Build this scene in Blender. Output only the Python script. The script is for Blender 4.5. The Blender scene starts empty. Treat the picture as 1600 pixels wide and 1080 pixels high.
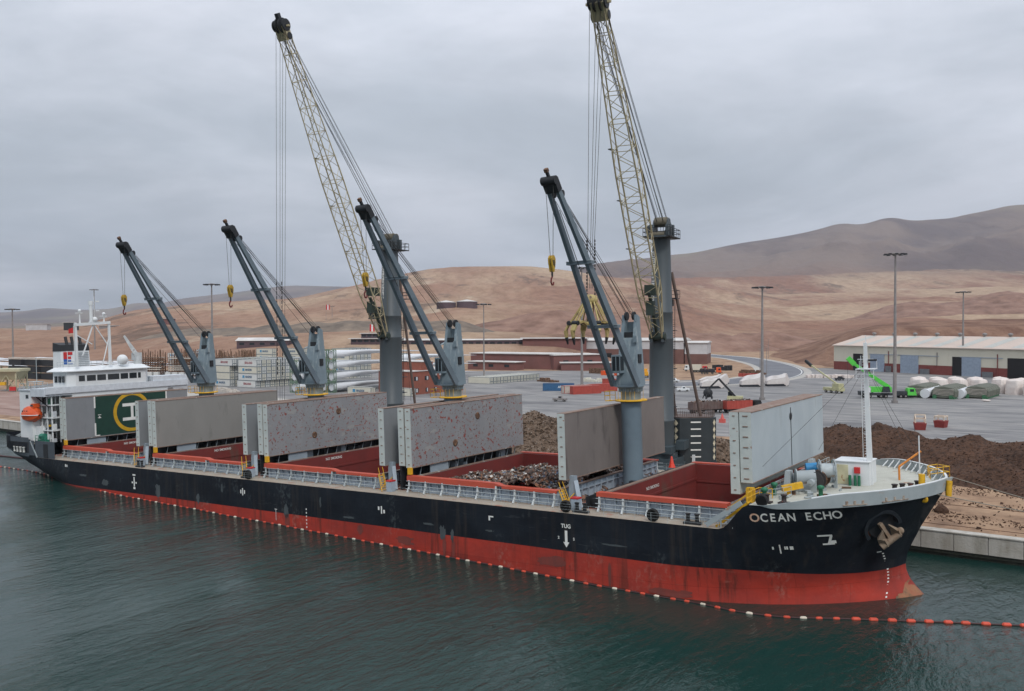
import bpy, math, random
import numpy as np
from mathutils import Vector, Matrix, noise as mnoise
random.seed(7)
PI=math.pi; rad=math.radians
scene=bpy.context.scene
COL=scene.collection

# ------------------------------------------------------------------ camera
cam_d=bpy.data.cameras.new('camera'); cam=bpy.data.objects.new('camera',cam_d); COL.objects.link(cam)
CX,CY,CZ=49.268,-100.796,28.419
YAW,PIT,ROL=rad(35.072),rad(-1.289),rad(-.256)
cam.location=(CX,CY,CZ)
cam.rotation_mode='XYZ'
_fw=Vector((-math.sin(YAW)*math.cos(PIT),math.cos(YAW)*math.cos(PIT),math.sin(PIT)))
_rt=Vector((math.cos(YAW),math.sin(YAW),0)); _up=_rt.cross(_fw)
_r2=_rt*math.cos(ROL)+_up*math.sin(ROL); _u2=-_rt*math.sin(ROL)+_up*math.cos(ROL)
cam.rotation_euler=Matrix((_r2,_u2,-_fw)).transposed().to_euler('XYZ')
cam_d.sensor_width=36; cam_d.sensor_fit='HORIZONTAL'; cam_d.lens=1389.33/1600*36
cam_d.clip_start=1; cam_d.clip_end=60000
scene.camera=cam

# ------------------------------------------------------------------ light
SUN_EL,SUN_AZ=46,52           # soft sun behind cloud, from over the camera's right shoulder
W=bpy.data.worlds.new('World'); scene.world=W; W.use_nodes=True
nt=W.node_tree; N=nt.nodes; L=nt.links
for n in list(N): N.remove(n)
def nd(t,**k):
    n=N.new(t)
    for a,b in k.items(): setattr(n,a,b)
    return n
def mth(op,a,b=None,c=None):
    n=nd('ShaderNodeMath',operation=op)
    for i,v in enumerate((a,b,c)):
        if v is None: continue
        if isinstance(v,(int,float)): n.inputs[i].default_value=v
        else: L.new(v,n.inputs[i])
    return n.outputs[0]
out=nd('ShaderNodeOutputWorld'); bg=nd('ShaderNodeBackground')
sky=nd('ShaderNodeTexSky'); sky.sky_type='NISHITA'; sky.sun_disc=False
sky.sun_elevation=rad(SUN_EL); sky.sun_rotation=rad(180-SUN_AZ); sky.air_density=1.5; sky.dust_density=3
tc=nd('ShaderNodeTexCoord'); sp=nd('ShaderNodeSeparateXYZ'); L.new(tc.outputs['Generated'],sp.inputs[0])
z=mth('MAXIMUM',sp.outputs[2],0.0)
den=mth('ADD',z,0.13)
cx=mth('DIVIDE',sp.outputs[0],den); cy=mth('DIVIDE',sp.outputs[1],den)
cb=nd('ShaderNodeCombineXYZ'); L.new(cx,cb.inputs[0]); L.new(cy,cb.inputs[1])
mp=nd('ShaderNodeMapping'); L.new(cb.outputs[0],mp.inputs[0]); mp.inputs['Location'].default_value=(3.1,0.4,0); mp.inputs['Rotation'].default_value=(0,0,rad(20)); mp.inputs['Scale'].default_value=(.40,.36,1)
n1=nd('ShaderNodeTexNoise'); n1.inputs['Scale'].default_value=1.35; n1.inputs['Detail'].default_value=8; n1.inputs['Roughness'].default_value=.56; n1.inputs['Distortion'].default_value=.5
L.new(mp.outputs[0],n1.inputs['Vector'])
rmp=nd('ShaderNodeMapRange'); rmp.interpolation_type='SMOOTHSTEP'; L.new(n1.outputs[0],rmp.inputs[0])
rmp.inputs[1].default_value=.36; rmp.inputs[2].default_value=.66; rmp.inputs[3].default_value=.84; rmp.inputs[4].default_value=1.18
grad=mth('ADD',.475,mth('MULTIPLY',mth('POWER',z,.85),.66))          # overcast sky: brighter towards the zenith
n3=nd('ShaderNodeTexNoise'); n3.inputs['Scale'].default_value=4.5; n3.inputs['Detail'].default_value=6; n3.inputs['Roughness'].default_value=.6; n3.inputs['Distortion'].default_value=.6; L.new(mp.outputs[0],n3.inputs['Vector'])
r3=nd('ShaderNodeMapRange'); L.new(n3.outputs[0],r3.inputs[0]); r3.inputs[1].default_value=.34; r3.inputs[2].default_value=.68; r3.inputs[3].default_value=.93; r3.inputs[4].default_value=1.06
br=mth('MULTIPLY',mth('MULTIPLY',grad,rmp.outputs[0]),r3.outputs[0])
cr=nd('ShaderNodeMapRange'); L.new(n1.outputs[0],cr.inputs[0]); cr.inputs[1].default_value=.4;cr.inputs[2].default_value=.62
mc=nd('ShaderNodeMix',data_type='RGBA'); L.new(cr.outputs[0],mc.inputs[0]); mc.inputs[6].default_value=(.88,.96,1.08,1); mc.inputs[7].default_value=(.95,.985,1.09,1)
vs=nd('ShaderNodeVectorMath',operation='SCALE'); L.new(mc.outputs[2],vs.inputs[0]); L.new(br,vs.inputs['Scale'])
sk=nd('ShaderNodeVectorMath',operation='SCALE'); L.new(sky.outputs[0],sk.inputs[0]); sk.inputs['Scale'].default_value=.1
mx=nd('ShaderNodeMix',data_type='RGBA'); mx.inputs[0].default_value=.94; L.new(sk.outputs[0],mx.inputs[6]); L.new(vs.outputs[0],mx.inputs[7])
L.new(mx.outputs[2],bg.inputs[0]); bg.inputs[1].default_value=1.0
L.new(bg.outputs[0],out.inputs[0])

sd=bpy.data.lights.new('sun','SUN'); sd.energy=1.5; sd.angle=rad(14); sd.color=(1,.965,.92)
so=bpy.data.objects.new('sun',sd); COL.objects.link(so)
_s=Vector((math.cos(rad(SUN_EL))*math.sin(rad(180-SUN_AZ)),math.cos(rad(SUN_EL))*math.cos(rad(180-SUN_AZ)),math.sin(rad(SUN_EL))))
so.rotation_euler=_s.to_track_quat('Z','Y').to_euler()
scene.view_settings.view_transform='Standard'; scene.view_settings.look='None'; scene.view_settings.exposure=0.1; scene.view_settings.gamma=1
scene.cycles.max_bounces=5; scene.cycles.volume_bounces=0; scene.cycles.caustics_reflective=False; scene.cycles.caustics_refractive=False

# ------------------------------------------------------------------ materials
MATS={}
def mat(name,col,rough=.7,metal=0,col2=None,scale=1.0,amt=.5,stretch=(1,1,1),rust=None,rscale=.6,rthr=.62,rwid=.06,rstretch=(1,1,1),bump=0,bscale=8,spec=.4,detail=6,coat=0):
    """noise blend of two own colours + optional patches of a third (rust, worn paint)"""
    if name in MATS: return MATS[name]
    m=bpy.data.materials.new(name); m.use_nodes=True; MATS[name]=m
    t=m.node_tree; n=t.nodes; l=t.links; b=n['Principled BSDF']
    b.inputs['Roughness'].default_value=rough; b.inputs['Metallic'].default_value=metal
    b.inputs['Specular IOR Level'].default_value=spec
    if col2 is None: col2=tuple(c*(1-.22*amt*2) for c in col)
    tc=n.new('ShaderNodeTexCoord')
    def noise(sc,st,det,loc=0):
        mp=n.new('ShaderNodeMapping'); l.new(tc.outputs['Object'],mp.inputs[0]); mp.inputs['Scale'].default_value=st; mp.inputs['Location'].default_value=(loc,loc*.7,loc*.3)
        x=n.new('ShaderNodeTexNoise'); x.inputs['Scale'].default_value=sc; x.inputs['Detail'].default_value=det; x.inputs['Roughness'].default_value=.6
        l.new(mp.outputs[0],x.inputs['Vector']); return x.outputs[0]
    a=noise(scale,stretch,detail)
    mr=n.new('ShaderNodeMapRange'); l.new(a,mr.inputs[0]); mr.inputs[1].default_value=.5-.28*max(amt,.05)-.02; mr.inputs[2].default_value=.5+.28*max(amt,.05)+.02
    mi=n.new('ShaderNodeMix'); mi.data_type='RGBA'; l.new(mr.outputs[0],mi.inputs[0]); mi.inputs[6].default_value=(*col,1); mi.inputs[7].default_value=(*col2,1)
    cur=mi.outputs[2]
    if rust:
        r=noise(rscale,rstretch,8,11.3)
        mr2=n.new('ShaderNodeMapRange'); l.new(r,mr2.inputs[0]); mr2.inputs[1].default_value=rthr; mr2.inputs[2].default_value=rthr+rwid
        m2=n.new('ShaderNodeMix'); m2.data_type='RGBA'; l.new(mr2.outputs[0],m2.inputs[0]); l.new(cur,m2.inputs[6]); m2.inputs[7].default_value=(*rust,1); cur=m2.outputs[2]
    l.new(cur,b.inputs['Base Color'])
    if coat: b.inputs['Coat Weight'].default_value=coat
    if bump:
        bp=n.new('ShaderNodeBump'); bp.inputs['Strength'].default_value=bump; bp.inputs['Distance'].default_value=.1
        l.new(noise(bscale,(1,1,1),4,3),bp.inputs['Height']); l.new(bp.outputs[0],b.inputs['Normal'])
    return m
def voro(name,cols,scale=2,rough=.8,metal=0.0,bump=0,stretch=(1,1,1)):
    """random colour per cell, for scrap and rubble"""
    m=bpy.data.materials.new(name); m.use_nodes=True; t=m.node_tree; n=t.nodes; l=t.links; b=n['Principled BSDF']
    b.inputs['Roughness'].default_value=rough; b.inputs['Metallic'].default_value=metal
    tc=n.new('ShaderNodeTexCoord'); mp=n.new('ShaderNodeMapping'); mp.inputs['Scale'].default_value=stretch; l.new(tc.outputs['Object'],mp.inputs[0])
    v=n.new('ShaderNodeTexVoronoi'); v.inputs['Scale'].default_value=scale; l.new(mp.outputs[0],v.inputs['Vector'])
    s=n.new('ShaderNodeSeparateColor'); l.new(v.outputs['Color'],s.inputs[0])
    r=n.new('ShaderNodeValToRGB'); r.color_ramp.interpolation='CONSTANT'; e=r.color_ramp.elements
    for i,(p,c) in enumerate(cols):
        q=e[i] if i<2 else e.new(p)
        q.position=p; q.color=(*c,1)
    l.new(s.outputs[0],r.inputs[0]); l.new(r.outputs[0],b.inputs['Base Color'])
    if bump:
        bp=n.new('ShaderNodeBump'); bp.inputs['Strength'].default_value=bump; bp.inputs['Distance'].default_value=.3; l.new(v.outputs['Distance'],bp.inputs['Height']); l.new(bp.outputs[0],b.inputs['Normal'])
    return m
def glass(name,col=(.02,.025,.03)):
    return mat(name,col,rough=.12,amt=.2,spec=.6)

# ------------------------------------------------------------------ mesh builder
class MB:
    def __init__(s): s.v=[]; s.f=[]; s.m=[]; s.sm=[]
    def add(s,vs,fs,mi=0,smooth=False):
        o=len(s.v); s.v+= [tuple(p) for p in vs]
        for f in fs: s.f.append(tuple(o+i for i in f)); s.m.append(mi); s.sm.append(smooth)
    def hexa(s,p,mi=0):   # p: 4 bottom ccw, 4 top ccw
        s.add(p,[(3,2,1,0),(4,5,6,7),(0,1,5,4),(1,2,6,5),(2,3,7,6),(3,0,4,7)],mi)
    def box(s,x0,x1,y0,y1,z0,z1,mi=0):
        if x0>x1:x0,x1=x1,x0
        if y0>y1:y0,y1=y1,y0
        if z0>z1:z0,z1=z1,z0
        s.hexa([(x0,y0,z0),(x1,y0,z0),(x1,y1,z0),(x0,y1,z0),(x0,y0,z1),(x1,y0,z1),(x1,y1,z1),(x0,y1,z1)],mi)
    def obox(s,c,sz,a=0,mi=0,R=None):
        h=[d/2 for d in sz]; M=R or Matrix.Rotation(a,3,'Z'); c=Vector(c)
        q=[(-1,-1,-1),(1,-1,-1),(1,1,-1),(-1,1,-1),(-1,-1,1),(1,-1,1),(1,1,1),(-1,1,1)]
        s.hexa([c+M@Vector((a_*h[0],b_*h[1],c_*h[2])) for a_,b_,c_ in q],mi)
    def beam(s,p,q,w,h=None,mi=0,w2=None,h2=None):
        p=Vector(p);q=Vector(q);h=h or w; w2=w2 or w; h2=h2 or h; d=(q-p)
        if d.length<1e-6: return
        d.normalize(); up=Vector((0,0,1)) if abs(d.z)<.95 else Vector((1,0,0))
        x=d.cross(up).normalized(); y=x.cross(d).normalized()
        a=[p-x*w/2-y*h/2,p+x*w/2-y*h/2,p+x*w/2+y*h/2,p-x*w/2+y*h/2]
        b=[q-x*w2/2-y*h2/2,q+x*w2/2-y*h2/2,q+x*w2/2+y*h2/2,q-x*w2/2+y*h2/2]
        s.add(a+b,[(3,2,1,0),(4,5,6,7),(0,1,5,4),(1,2,6,5),(2,3,7,6),(3,0,4,7)],mi)
    def tube(s,p,q,r,r2=None,n=8,mi=0,cap=True,smooth=True):
        p=Vector(p);q=Vector(q);r2=r if r2 is None else r2; d=q-p
        if d.length<1e-6: return
        d.normalize(); up=Vector((0,0,1)) if abs(d.z)<.95 else Vector((1,0,0))
        x=d.cross(up).normalized(); y=x.cross(d).normalized(); o=len(s.v)
        vs=[]
        for c,rr in((p,r),(q,r2)):
            for i in range(n):
                a=2*PI*i/n; vs.append(c+x*math.cos(a)*rr+y*math.sin(a)*rr)
        s.add(vs,[(i,(i+1)%n,n+(i+1)%n,n+i) for i in range(n)],mi,smooth and n>5)
        if cap: s.add(vs[:n],[tuple(range(n-1,-1,-1))],mi); s.add(vs[n:],[tuple(range(n))],mi)
    def path(s,pts,r,n=5,mi=0):
        for a,b in zip(pts,pts[1:]): s.tube(a,b,r,n=n,mi=mi,cap=False)
    def lathe(s,prof,c=(0,0,0),n=16,mi=0,smooth=True,axis='Z',a0=0):
        vs=[];c=Vector(c)
        for r,z in prof:
            for i in range(n):
                a=2*PI*i/n+a0; u,w=math.cos(a)*r,math.sin(a)*r
                vs.append(c+(Vector((u,w,z)) if axis=='Z' else Vector((z,u,w)) if axis=='X' else Vector((w,z,u))))
        k=len(prof); fs=[(j*n+i,j*n+(i+1)%n,(j+1)*n+(i+1)%n,(j+1)*n+i) for j in range(k-1) for i in range(n)]
        s.add(vs,fs,mi,smooth)
        if prof[0][0]>1e-4: s.add(vs[:n],[tuple(range(n-1,-1,-1))],mi)
        if prof[-1][0]>1e-4: s.add(vs[-n:],[tuple(range(n))],mi)
    def prism(s,poly,z0,z1,mi=0,T=None):
        T=T or (lambda x,y,z:(x,y,z)); n=len(poly)
        s.add([T(x,y,z0) for x,y in poly]+[T(x,y,z1) for x,y in poly],[tuple(range(n-1,-1,-1)),tuple(range(n,2*n))]+[(i,(i+1)%n,n+(i+1)%n,n+i) for i in range(n)],mi)
    def sphere(s,c,r,n=12,k=8,mi=0,sc=(1,1,1)):
        pr=[(math.sin(PI*j/k)*r,-math.cos(PI*j/k)*r) for j in range(k+1)]
        o=len(s.v); s.lathe([(max(a,1e-5),b) for a,b in pr],(0,0,0),n,mi)
        for i in range(o,len(s.v)): x,y,z_=s.v[i]; s.v[i]=(c[0]+x*sc[0],c[1]+y*sc[1],c[2]+z_*sc[2])
    def build(s,name,mats,parent=None,loc=None,rz=None,label=None,cat=None,group=None,kind=None):
        if not isinstance(mats,(list,tuple)): mats=[mats]
        me=bpy.data.meshes.new(name); me.from_pydata(s.v,[],s.f)
        for m_ in mats: me.materials.append(m_)
        if len(mats)>1: me.polygons.foreach_set('material_index',s.m)
        if any(s.sm): me.polygons.foreach_set('use_smooth',s.sm)
        me.update()
        o=bpy.data.objects.new(name,me); COL.objects.link(o)
        if parent: o.parent=parent
        if loc: o.location=loc
        if rz is not None: o.rotation_euler=(0,0,rz)
        tag(o,label,cat,group,kind)
        return o
def tag(o,label=None,cat=None,group=None,kind=None):
    if label: o['label']=label
    if cat: o['category']=cat
    if group: o['group']=group
    if kind: o['kind']=kind
    return o
def empty(name,loc,label,cat,rz=0,group=None,parent=None):
    o=bpy.data.objects.new(name,None); COL.objects.link(o); o.location=loc; o.rotation_euler=(0,0,rz)
    if parent: o.parent=parent
    return tag(o,label,cat,group)
def copy_tree(o,parent=None,loc=None,rz=None,label=None):
    c=o.copy(); COL.objects.link(c); c.parent=parent
    if loc is not None: c.location=loc
    if rz is not None: c.rotation_euler=(0,0,rz)
    if label: c['label']=label
    for ch in o.children: copy_tree(ch,c)
    return c
_txt={}
def text_mesh(s,size=1.0,bold=.02,spacing=1.0):
    """glyph outlines as flat verts/faces, centred on x, baseline y=0"""
    key=(s,size,bold,spacing)
    if key in _txt: return _txt[key]
    cu=bpy.data.curves.new('t','FONT'); cu.body=s; cu.size=size; cu.offset=bold*size; cu.align_x='CENTER'; cu.space_character=spacing; cu.resolution_u=3
    ob=bpy.data.objects.new('t',cu); COL.objects.link(ob)
    me=bpy.data.meshes.new_from_object(ob.evaluated_get(bpy.context.evaluated_depsgraph_get()))
    r=([tuple(v.co) for v in me.vertices],[tuple(p.vertices) for p in me.polygons])
    bpy.data.objects.remove(ob); bpy.data.curves.remove(cu); bpy.data.meshes.remove(me)
    _txt[key]=r; return r
def fbm(x,y,z=0,o=4):
    v=0;a=.5
    for i in range(o): v+=a*mnoise.noise((x,y,z)); x*=2.03;y*=2.03;z=z*2+5.1;a*=.5
    return v
# ------------------------------------------------------------------ ship materials
M_black=mat('hull_black',(.006,.008,.013),.55,0,(.010,.014,.021),.35,.8,(.35,1,1.2),rust=(.05,.058,.06),rscale=.9,rthr=.64,rwid=.14,rstretch=(.15,1,.45),spec=.25)
M_red=mat('hull_red',(.42,.045,.030),.55,0,(.30,.045,.034),.5,.6,(.4,1,1),rust=(.13,.05,.035),rscale=.8,rthr=.62,rwid=.14,rstretch=(.9,1,.07))
def hullpaint(name,base,base2,scuff,streak,samt,plate=.06):
    """ship side paint: fading, plate seams, fender scuffs and vertical weeping, all in the paint itself"""
    m=bpy.data.materials.new(name); m.use_nodes=True; t=m.node_tree; n=t.nodes; l=t.links; b=n['Principled BSDF']
    b.inputs['Roughness'].default_value=.6; b.inputs['Specular IOR Level'].default_value=.22
    tc=n.new('ShaderNodeTexCoord')
    def nz(sc,st,det=8,loc=0,r=.62):
        mp=n.new('ShaderNodeMapping'); mp.inputs['Scale'].default_value=st; mp.inputs['Location'].default_value=(loc,loc*.3,loc*.7); l.new(tc.outputs['Object'],mp.inputs[0])
        x=n.new('ShaderNodeTexNoise'); x.inputs['Scale'].default_value=sc; x.inputs['Detail'].default_value=det; x.inputs['Roughness'].default_value=r; l.new(mp.outputs[0],x.inputs['Vector']); return x.outputs[0]
    def mr(v,a,c_,lo=0,hi=1):
        x=n.new('ShaderNodeMapRange'); l.new(v,x.inputs[0]); x.inputs[1].default_value=a;x.inputs[2].default_value=c_;x.inputs[3].default_value=lo;x.inputs[4].default_value=hi; return x.outputs[0]
    def mul(a,c_):
        x=n.new('ShaderNodeMath'); x.operation='MULTIPLY'; l.new(a,x.inputs[0]); l.new(c_,x.inputs[1]) if not isinstance(c_,float) else setattr(x.inputs[1],'default_value',c_); return x.outputs[0]
    def mix(f,a,c_):
        x=n.new('ShaderNodeMix'); x.data_type='RGBA'; l.new(f,x.inputs[0])
        for s_,v in((6,a),(7,c_)):
            if isinstance(v,tuple): x.inputs[s_].default_value=(*v,1)
            else: l.new(v,x.inputs[s_])
        return x.outputs[2]
    cur=mix(mr(nz(.22,(1,1,1.6)),.35,.65),base,base2)
    cur=mix(mul(mr(nz(.9,(1.6,1,.10),9,4),.50,.66),mr(nz(.13,(1,1,.3),3,9),.42,.60,0,samt)),cur,streak)
    cur=mix(mul(mr(nz(2.2,(1,1,.7),10,14,.7),.50,.60),mr(nz(.16,(1,1,.8),4,21),.54,.64,0,.75)),cur,scuff)
    cur=mix(mul(mr(nz(1.1,(.25,1,2.5),10,34,.7),.60,.68),mr(nz(.10,(1,1,.8),4,51),.48,.60,0,.5)),cur,scuff)
    mp=n.new('ShaderNodeMapping'); mp.inputs['Rotation'].default_value=(rad(90),0,0); l.new(tc.outputs['Object'],mp.inputs[0])
    br=n.new('ShaderNodeTexBrick'); br.inputs['Scale'].default_value=1; br.inputs['Brick Width'].default_value=8.5; br.inputs['Row Height'].default_value=2.1; br.inputs['Mortar Size'].default_value=.025; br.inputs['Mortar Smooth'].default_value=.4
    br.inputs['Color1'].default_value=(1,1,1,1); br.inputs['Color2'].default_value=(.82,.82,.84,1); br.inputs['Mortar'].default_value=(.55,.55,.55,1); l.new(mp.outputs[0],br.inputs['Vector'])
    x=n.new('ShaderNodeMix'); x.data_type='RGBA'; x.blend_type='MULTIPLY'; x.inputs[0].default_value=.8; l.new(cur,x.inputs[6]); l.new(br.outputs['Color'],x.inputs[7])
    l.new(x.outputs[2],b.inputs['Base Color'])
    bp=n.new('ShaderNodeBump'); bp.inputs['Strength'].default_value=.35; bp.inputs['Distance'].default_value=.25; l.new(nz(.5,(1,1,1),3,5),bp.inputs['Height']); l.new(bp.outputs[0],b.inputs['Normal'])
    return m
M_black=hullpaint('hull_paint_black',(.0055,.0075,.012),(.012,.017,.024),(.075,.088,.092),(.040,.034,.030),.7)
M_red=hullpaint('hull_paint_red',(.44,.046,.028),(.31,.040,.029),(.36,.13,.10),(.085,.028,.020),.95)
M_deck=mat('deck_tan',(.40,.36,.29),.8,0,(.30,.24,.19),.8,.8,rust=(.34,.14,.09),rscale=.5,rthr=.58,rwid=.1)
M_deckred=mat('deck_red',(.33,.13,.085),.8,0,(.24,.12,.09),1,.7,rust=(.38,.33,.27),rscale=.5,rthr=.55,rwid=.1)
M_foredeck=mat('deck_cream',(.50,.50,.44),.75,0,(.40,.40,.34),.8,.8,rust=(.33,.20,.12),rscale=.7,rthr=.64,rwid=.08)
M_grey=mat('ship_grey',(.30,.36,.41),.55,0,(.24,.29,.33),.6,.6,rust=(.22,.15,.11),rscale=.8,rthr=.70,rwid=.06)
M_lgrey=mat('bulwark_grey',(.36,.40,.41),.6,0,(.30,.34,.35),.6,.6,rust=(.34,.20,.10),rscale=.35,rthr=.62,rwid=.08,rstretch=(1,1,1.5))
M_crane=mat('crane_grey',(.145,.185,.215),.5,0,(.115,.15,.175),.7,.7,rust=(.22,.26,.27),rscale=1.1,rthr=.68,rwid=.1,rstretch=(1,1,.3))
M_cranecol=mat('crane_column_grey',(.19,.255,.30),.45,0,(.16,.215,.255),.5,.7,rust=(.27,.33,.36),rscale=.7,rthr=.62,rwid=.15,rstretch=(1,1,.3))
M_house=mat('crane_house_grey',(.20,.255,.285),.5,0,(.16,.21,.24),.6,.7,rust=(.33,.38,.39),rscale=.9,rthr=.55,rwid=.12,rstretch=(1,1,.35))
M_coam=mat('coaming_blue_grey',(.36,.43,.50),.6,0,(.29,.35,.41),.5,.6,rust=(.27,.23,.20),rscale=.7,rthr=.66,rwid=.08,rstretch=(1,1,.3))
M_rim=mat('coaming_red',(.52,.085,.045),.6,0,(.42,.075,.045),.5,.6,rust=(.25,.10,.06),rscale=.5,rthr=.66,rwid=.06)
M_hold=mat('hold_red',(.21,.030,.025),.75,0,(.15,.028,.024),.5,.8,rust=(.14,.055,.04),rscale=.35,rthr=.56,rwid=.1,rstretch=(1,1,.4))
M_dark=mat('dark_steel',(.02,.022,.025),.6,amt=.5)
M_white=mat('ship_white',(.72,.74,.74),.5,0,(.63,.66,.67),.5,.6,rust=(.45,.33,.18),rscale=.6,rthr=.70,rwid=.05,rstretch=(1,1,.5))
M_pipe=mat('pale_pipe',(.42,.47,.48),.55,amt=.5,rust=(.35,.18,.1),rscale=1.5,rthr=.64)
M_yel=mat('safety_yellow',(.75,.42,.02),.5,amt=.5,scale=2,rust=(.3,.16,.04),rscale=2,rthr=.62)
M_green=mat('valve_green',(.02,.16,.08),.5,amt=.4)
M_rope=mat('steel_rope',(.045,.042,.04),.7,amt=.3)
M_orange=mat('lifeboat_orange',(.75,.11,.02),.45,0,(.60,.08,.02),1,.5)
M_redp=mat('signal_red',(.55,.03,.03),.5,amt=.4)
M_blue=mat('drum_blue',(.03,.22,.45),.5,amt=.4)
M_rust=mat('rusty_steel',(.16,.085,.05),.85,0,(.08,.05,.035),2,.8,rust=(.28,.15,.08),rscale=2,rthr=.55)
M_anchor=mat('anchor_rust',(.30,.25,.19),.85,0,(.20,.12,.07),1.2,.9,rust=(.12,.07,.05),rscale=1.3,rthr=.6)
M_win=glass('window_glass')
M_edge=mat('cover_edge_pale',(.56,.60,.57),.6,0,(.44,.48,.46),.8,.8,rust=(.30,.12,.06),rscale=1.4,rthr=.66,rwid=.04)
M_edgetop=mat('cover_edge_rust',(.20,.105,.075),.8,0,(.27,.22,.18),1.0,.9,rust=(.42,.42,.38),rscale=.9,rthr=.60,rwid=.08)
def cover_mat(n,c,c2,spots):
    if spots:
        m=mat(n,c,.6,0,c2,.5,.9,(1,1,.4)); t=m.node_tree; N_=t.nodes; l=t.links; b=N_['Principled BSDF']; src=b.inputs['Base Color'].links[0].from_socket
        tc=N_.new('ShaderNodeTexCoord')
        def nz(sc,st,det,loc,r=.6):
            mp=N_.new('ShaderNodeMapping'); mp.inputs['Scale'].default_value=st; mp.inputs['Location'].default_value=(loc,loc,loc); l.new(tc.outputs['Object'],mp.inputs[0])
            x=N_.new('ShaderNodeTexNoise'); x.inputs['Scale'].default_value=sc; x.inputs['Detail'].default_value=det; x.inputs['Roughness'].default_value=r; l.new(mp.outputs[0],x.inputs['Vector']); return x.outputs[0]
        cur=src
        for sc,st,loc,th,msk,mth_,col_ in((1.75,(1,1,1.25),3,.592,.22,.43,(.25,.055,.042)),(3.2,(1,1,.8),17,.60,.3,.40,(.15,.055,.04)),(1.6,(1,.22,2.0),29,.64,.2,.45,(.33,.09,.05)),(.8,(1,.5,1),41,.62,.2,.3,(.30,.30,.29))):
            a_=N_.new('ShaderNodeMapRange'); l.new(nz(sc,st,5,loc),a_.inputs[0]); a_.inputs[1].default_value=th; a_.inputs[2].default_value=th+.015
            b_=N_.new('ShaderNodeMapRange'); l.new(nz(msk,(1,1,1),3,loc+5),b_.inputs[0]); b_.inputs[1].default_value=mth_; b_.inputs[2].default_value=mth_+.12
            c_=N_.new('ShaderNodeMath'); c_.operation='MULTIPLY'; l.new(a_.outputs[0],c_.inputs[0]); l.new(b_.outputs[0],c_.inputs[1])
            x=N_.new('ShaderNodeMix'); x.data_type='RGBA'; l.new(c_.outputs[0],x.inputs[0]); l.new(cur,x.inputs[6]); x.inputs[7].default_value=(*col_,1); cur=x.outputs[2]
        l.new(cur,b.inputs['Base Color']); return m
    return mat(n,c,.6,0,c2,.35,.9,(1,1,.5),rust=tuple(x*.78 for x in c),rscale=.5,rthr=.60,rwid=.10,rstretch=(1,1,.25))
M_cov=[cover_mat('cover_light_blue_grey',(.43,.48,.50),(.34,.39,.42),0),cover_mat('cover_brown_grey',(.155,.135,.125),(.21,.185,.17),0),
       cover_mat('cover_grey_red_spots',(.285,.29,.295),(.225,.23,.24),1),cover_mat('cover_steel_grey',(.245,.255,.265),(.195,.205,.215),0),
       cover_mat('cover_warm_grey',(.23,.225,.21),(.275,.265,.245),0)]
M_grn=mat('helideck_green',(.012,.05,.035),.6,amt=.4)
M_helY=mat('helideck_yellow',(.62,.36,.015),.6,amt=.5)
M_mark=mat('mark_white',(.78,.78,.74),.6,amt=.3,rust=(.45,.35,.25),rscale=2.5,rthr=.66)
M_rub=mat('rubber_black',(.012,.012,.012),.8,amt=.3)

SHIP=empty('cargo_ship',(0,0,3.293),'long black and red bulk carrier moored at the quay with its hatches open','ship')
SHIP.rotation_euler=(rad(.403),-rad(1.613),0)
HB=16.13
def sst(a,b,x): t=min(1,max(0,(x-a)/(b-a))); return t*t*(3-2*t)
STEMP=[(-12,32.4),(-5.2,32.0),(-4.7,31.6),(-4,31.0),(-3,30.0),(-2,29.5),(-1,29.4),(0,29.6),(3.1,31.1),(7,33.4),(8.6,34.2),(10,34.9)]
def stem(zz):
    for (a,b),(c,d) in zip(STEMP,STEMP[1:]):
        if zz<=c: return b+(d-b)*max(0,(zz-a)/(c-a))
    return STEMP[-1][1]
def hb(s,zz):
    """half breadth of the hull"""
    if s>-40:
        st=stem(zz); Ln=16+max(-3,(7-zz))*.75
        t=min(1,max(0,(st-s)/Ln))
        p=.64+max(0,-zz)*.055
        w=HB*(1-(1-t)**2)**p if t<1 else HB
        return w
    # stern
    e=-128.2-min(3.2,max(0,zz)*.8) if zz>-1 else -128.2-(zz+1)*1.2
    e=max(-131.4,e)
    Ln=24-max(0,zz)*3.0
    t=min(1,max(0,(s-e)/max(Ln,3)))
    base=0 if zz<-.6 else HB*min(.93,(zz+.6)/6.5)**.5
    return base+(HB-base)*(1-(1-t)**2)**.75
def zboot(s): return -1.15*sst(15,29,s)
def ztop(s):      # top of black hull
    z=4.27+2.68*sst(15.2,18.4,s)+max(0,s-18)*.02
    if s<-119: z=max(z,4.27+3.3*sst(-118.9,-121,s)+.9*sst(-121,-131,s))
    return z
stations=[-131.4,-131,-130,-129,-128,-127,-126,-125,-124,-123,-122,-121,-120,-119.5,-119,-118,-116,-113,-110,-106,-102,-98,-90,-80,-60,-40,-20,-10,-4,0,3,6,9,11,13,14.5,15.2,15.7,16.2,16.7,17.2,17.8,18.4]+[18.4+.5*i for i in range(1,31)]
stations=[s for s in stations if s<34.0]
hull=MB()
NL=12
def station_pts(s,side):
    zt=ztop(s); zb=zboot(s); pts=[]
    lv=[-9,-7,-6,-5,-4.2,-3.4,-2.6,-1.9]; lv=[min(x,zb-.3) if x>zb-.3 else x for x in lv]
    lv+= [zb]+[zb+(zt-zb)*k/6 for k in range(1,7)]
    for zz in lv: pts.append((s,zz))
    return pts
rows=[station_pts(s,0) for s in stations]
nlev=len(rows[0])
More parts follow.
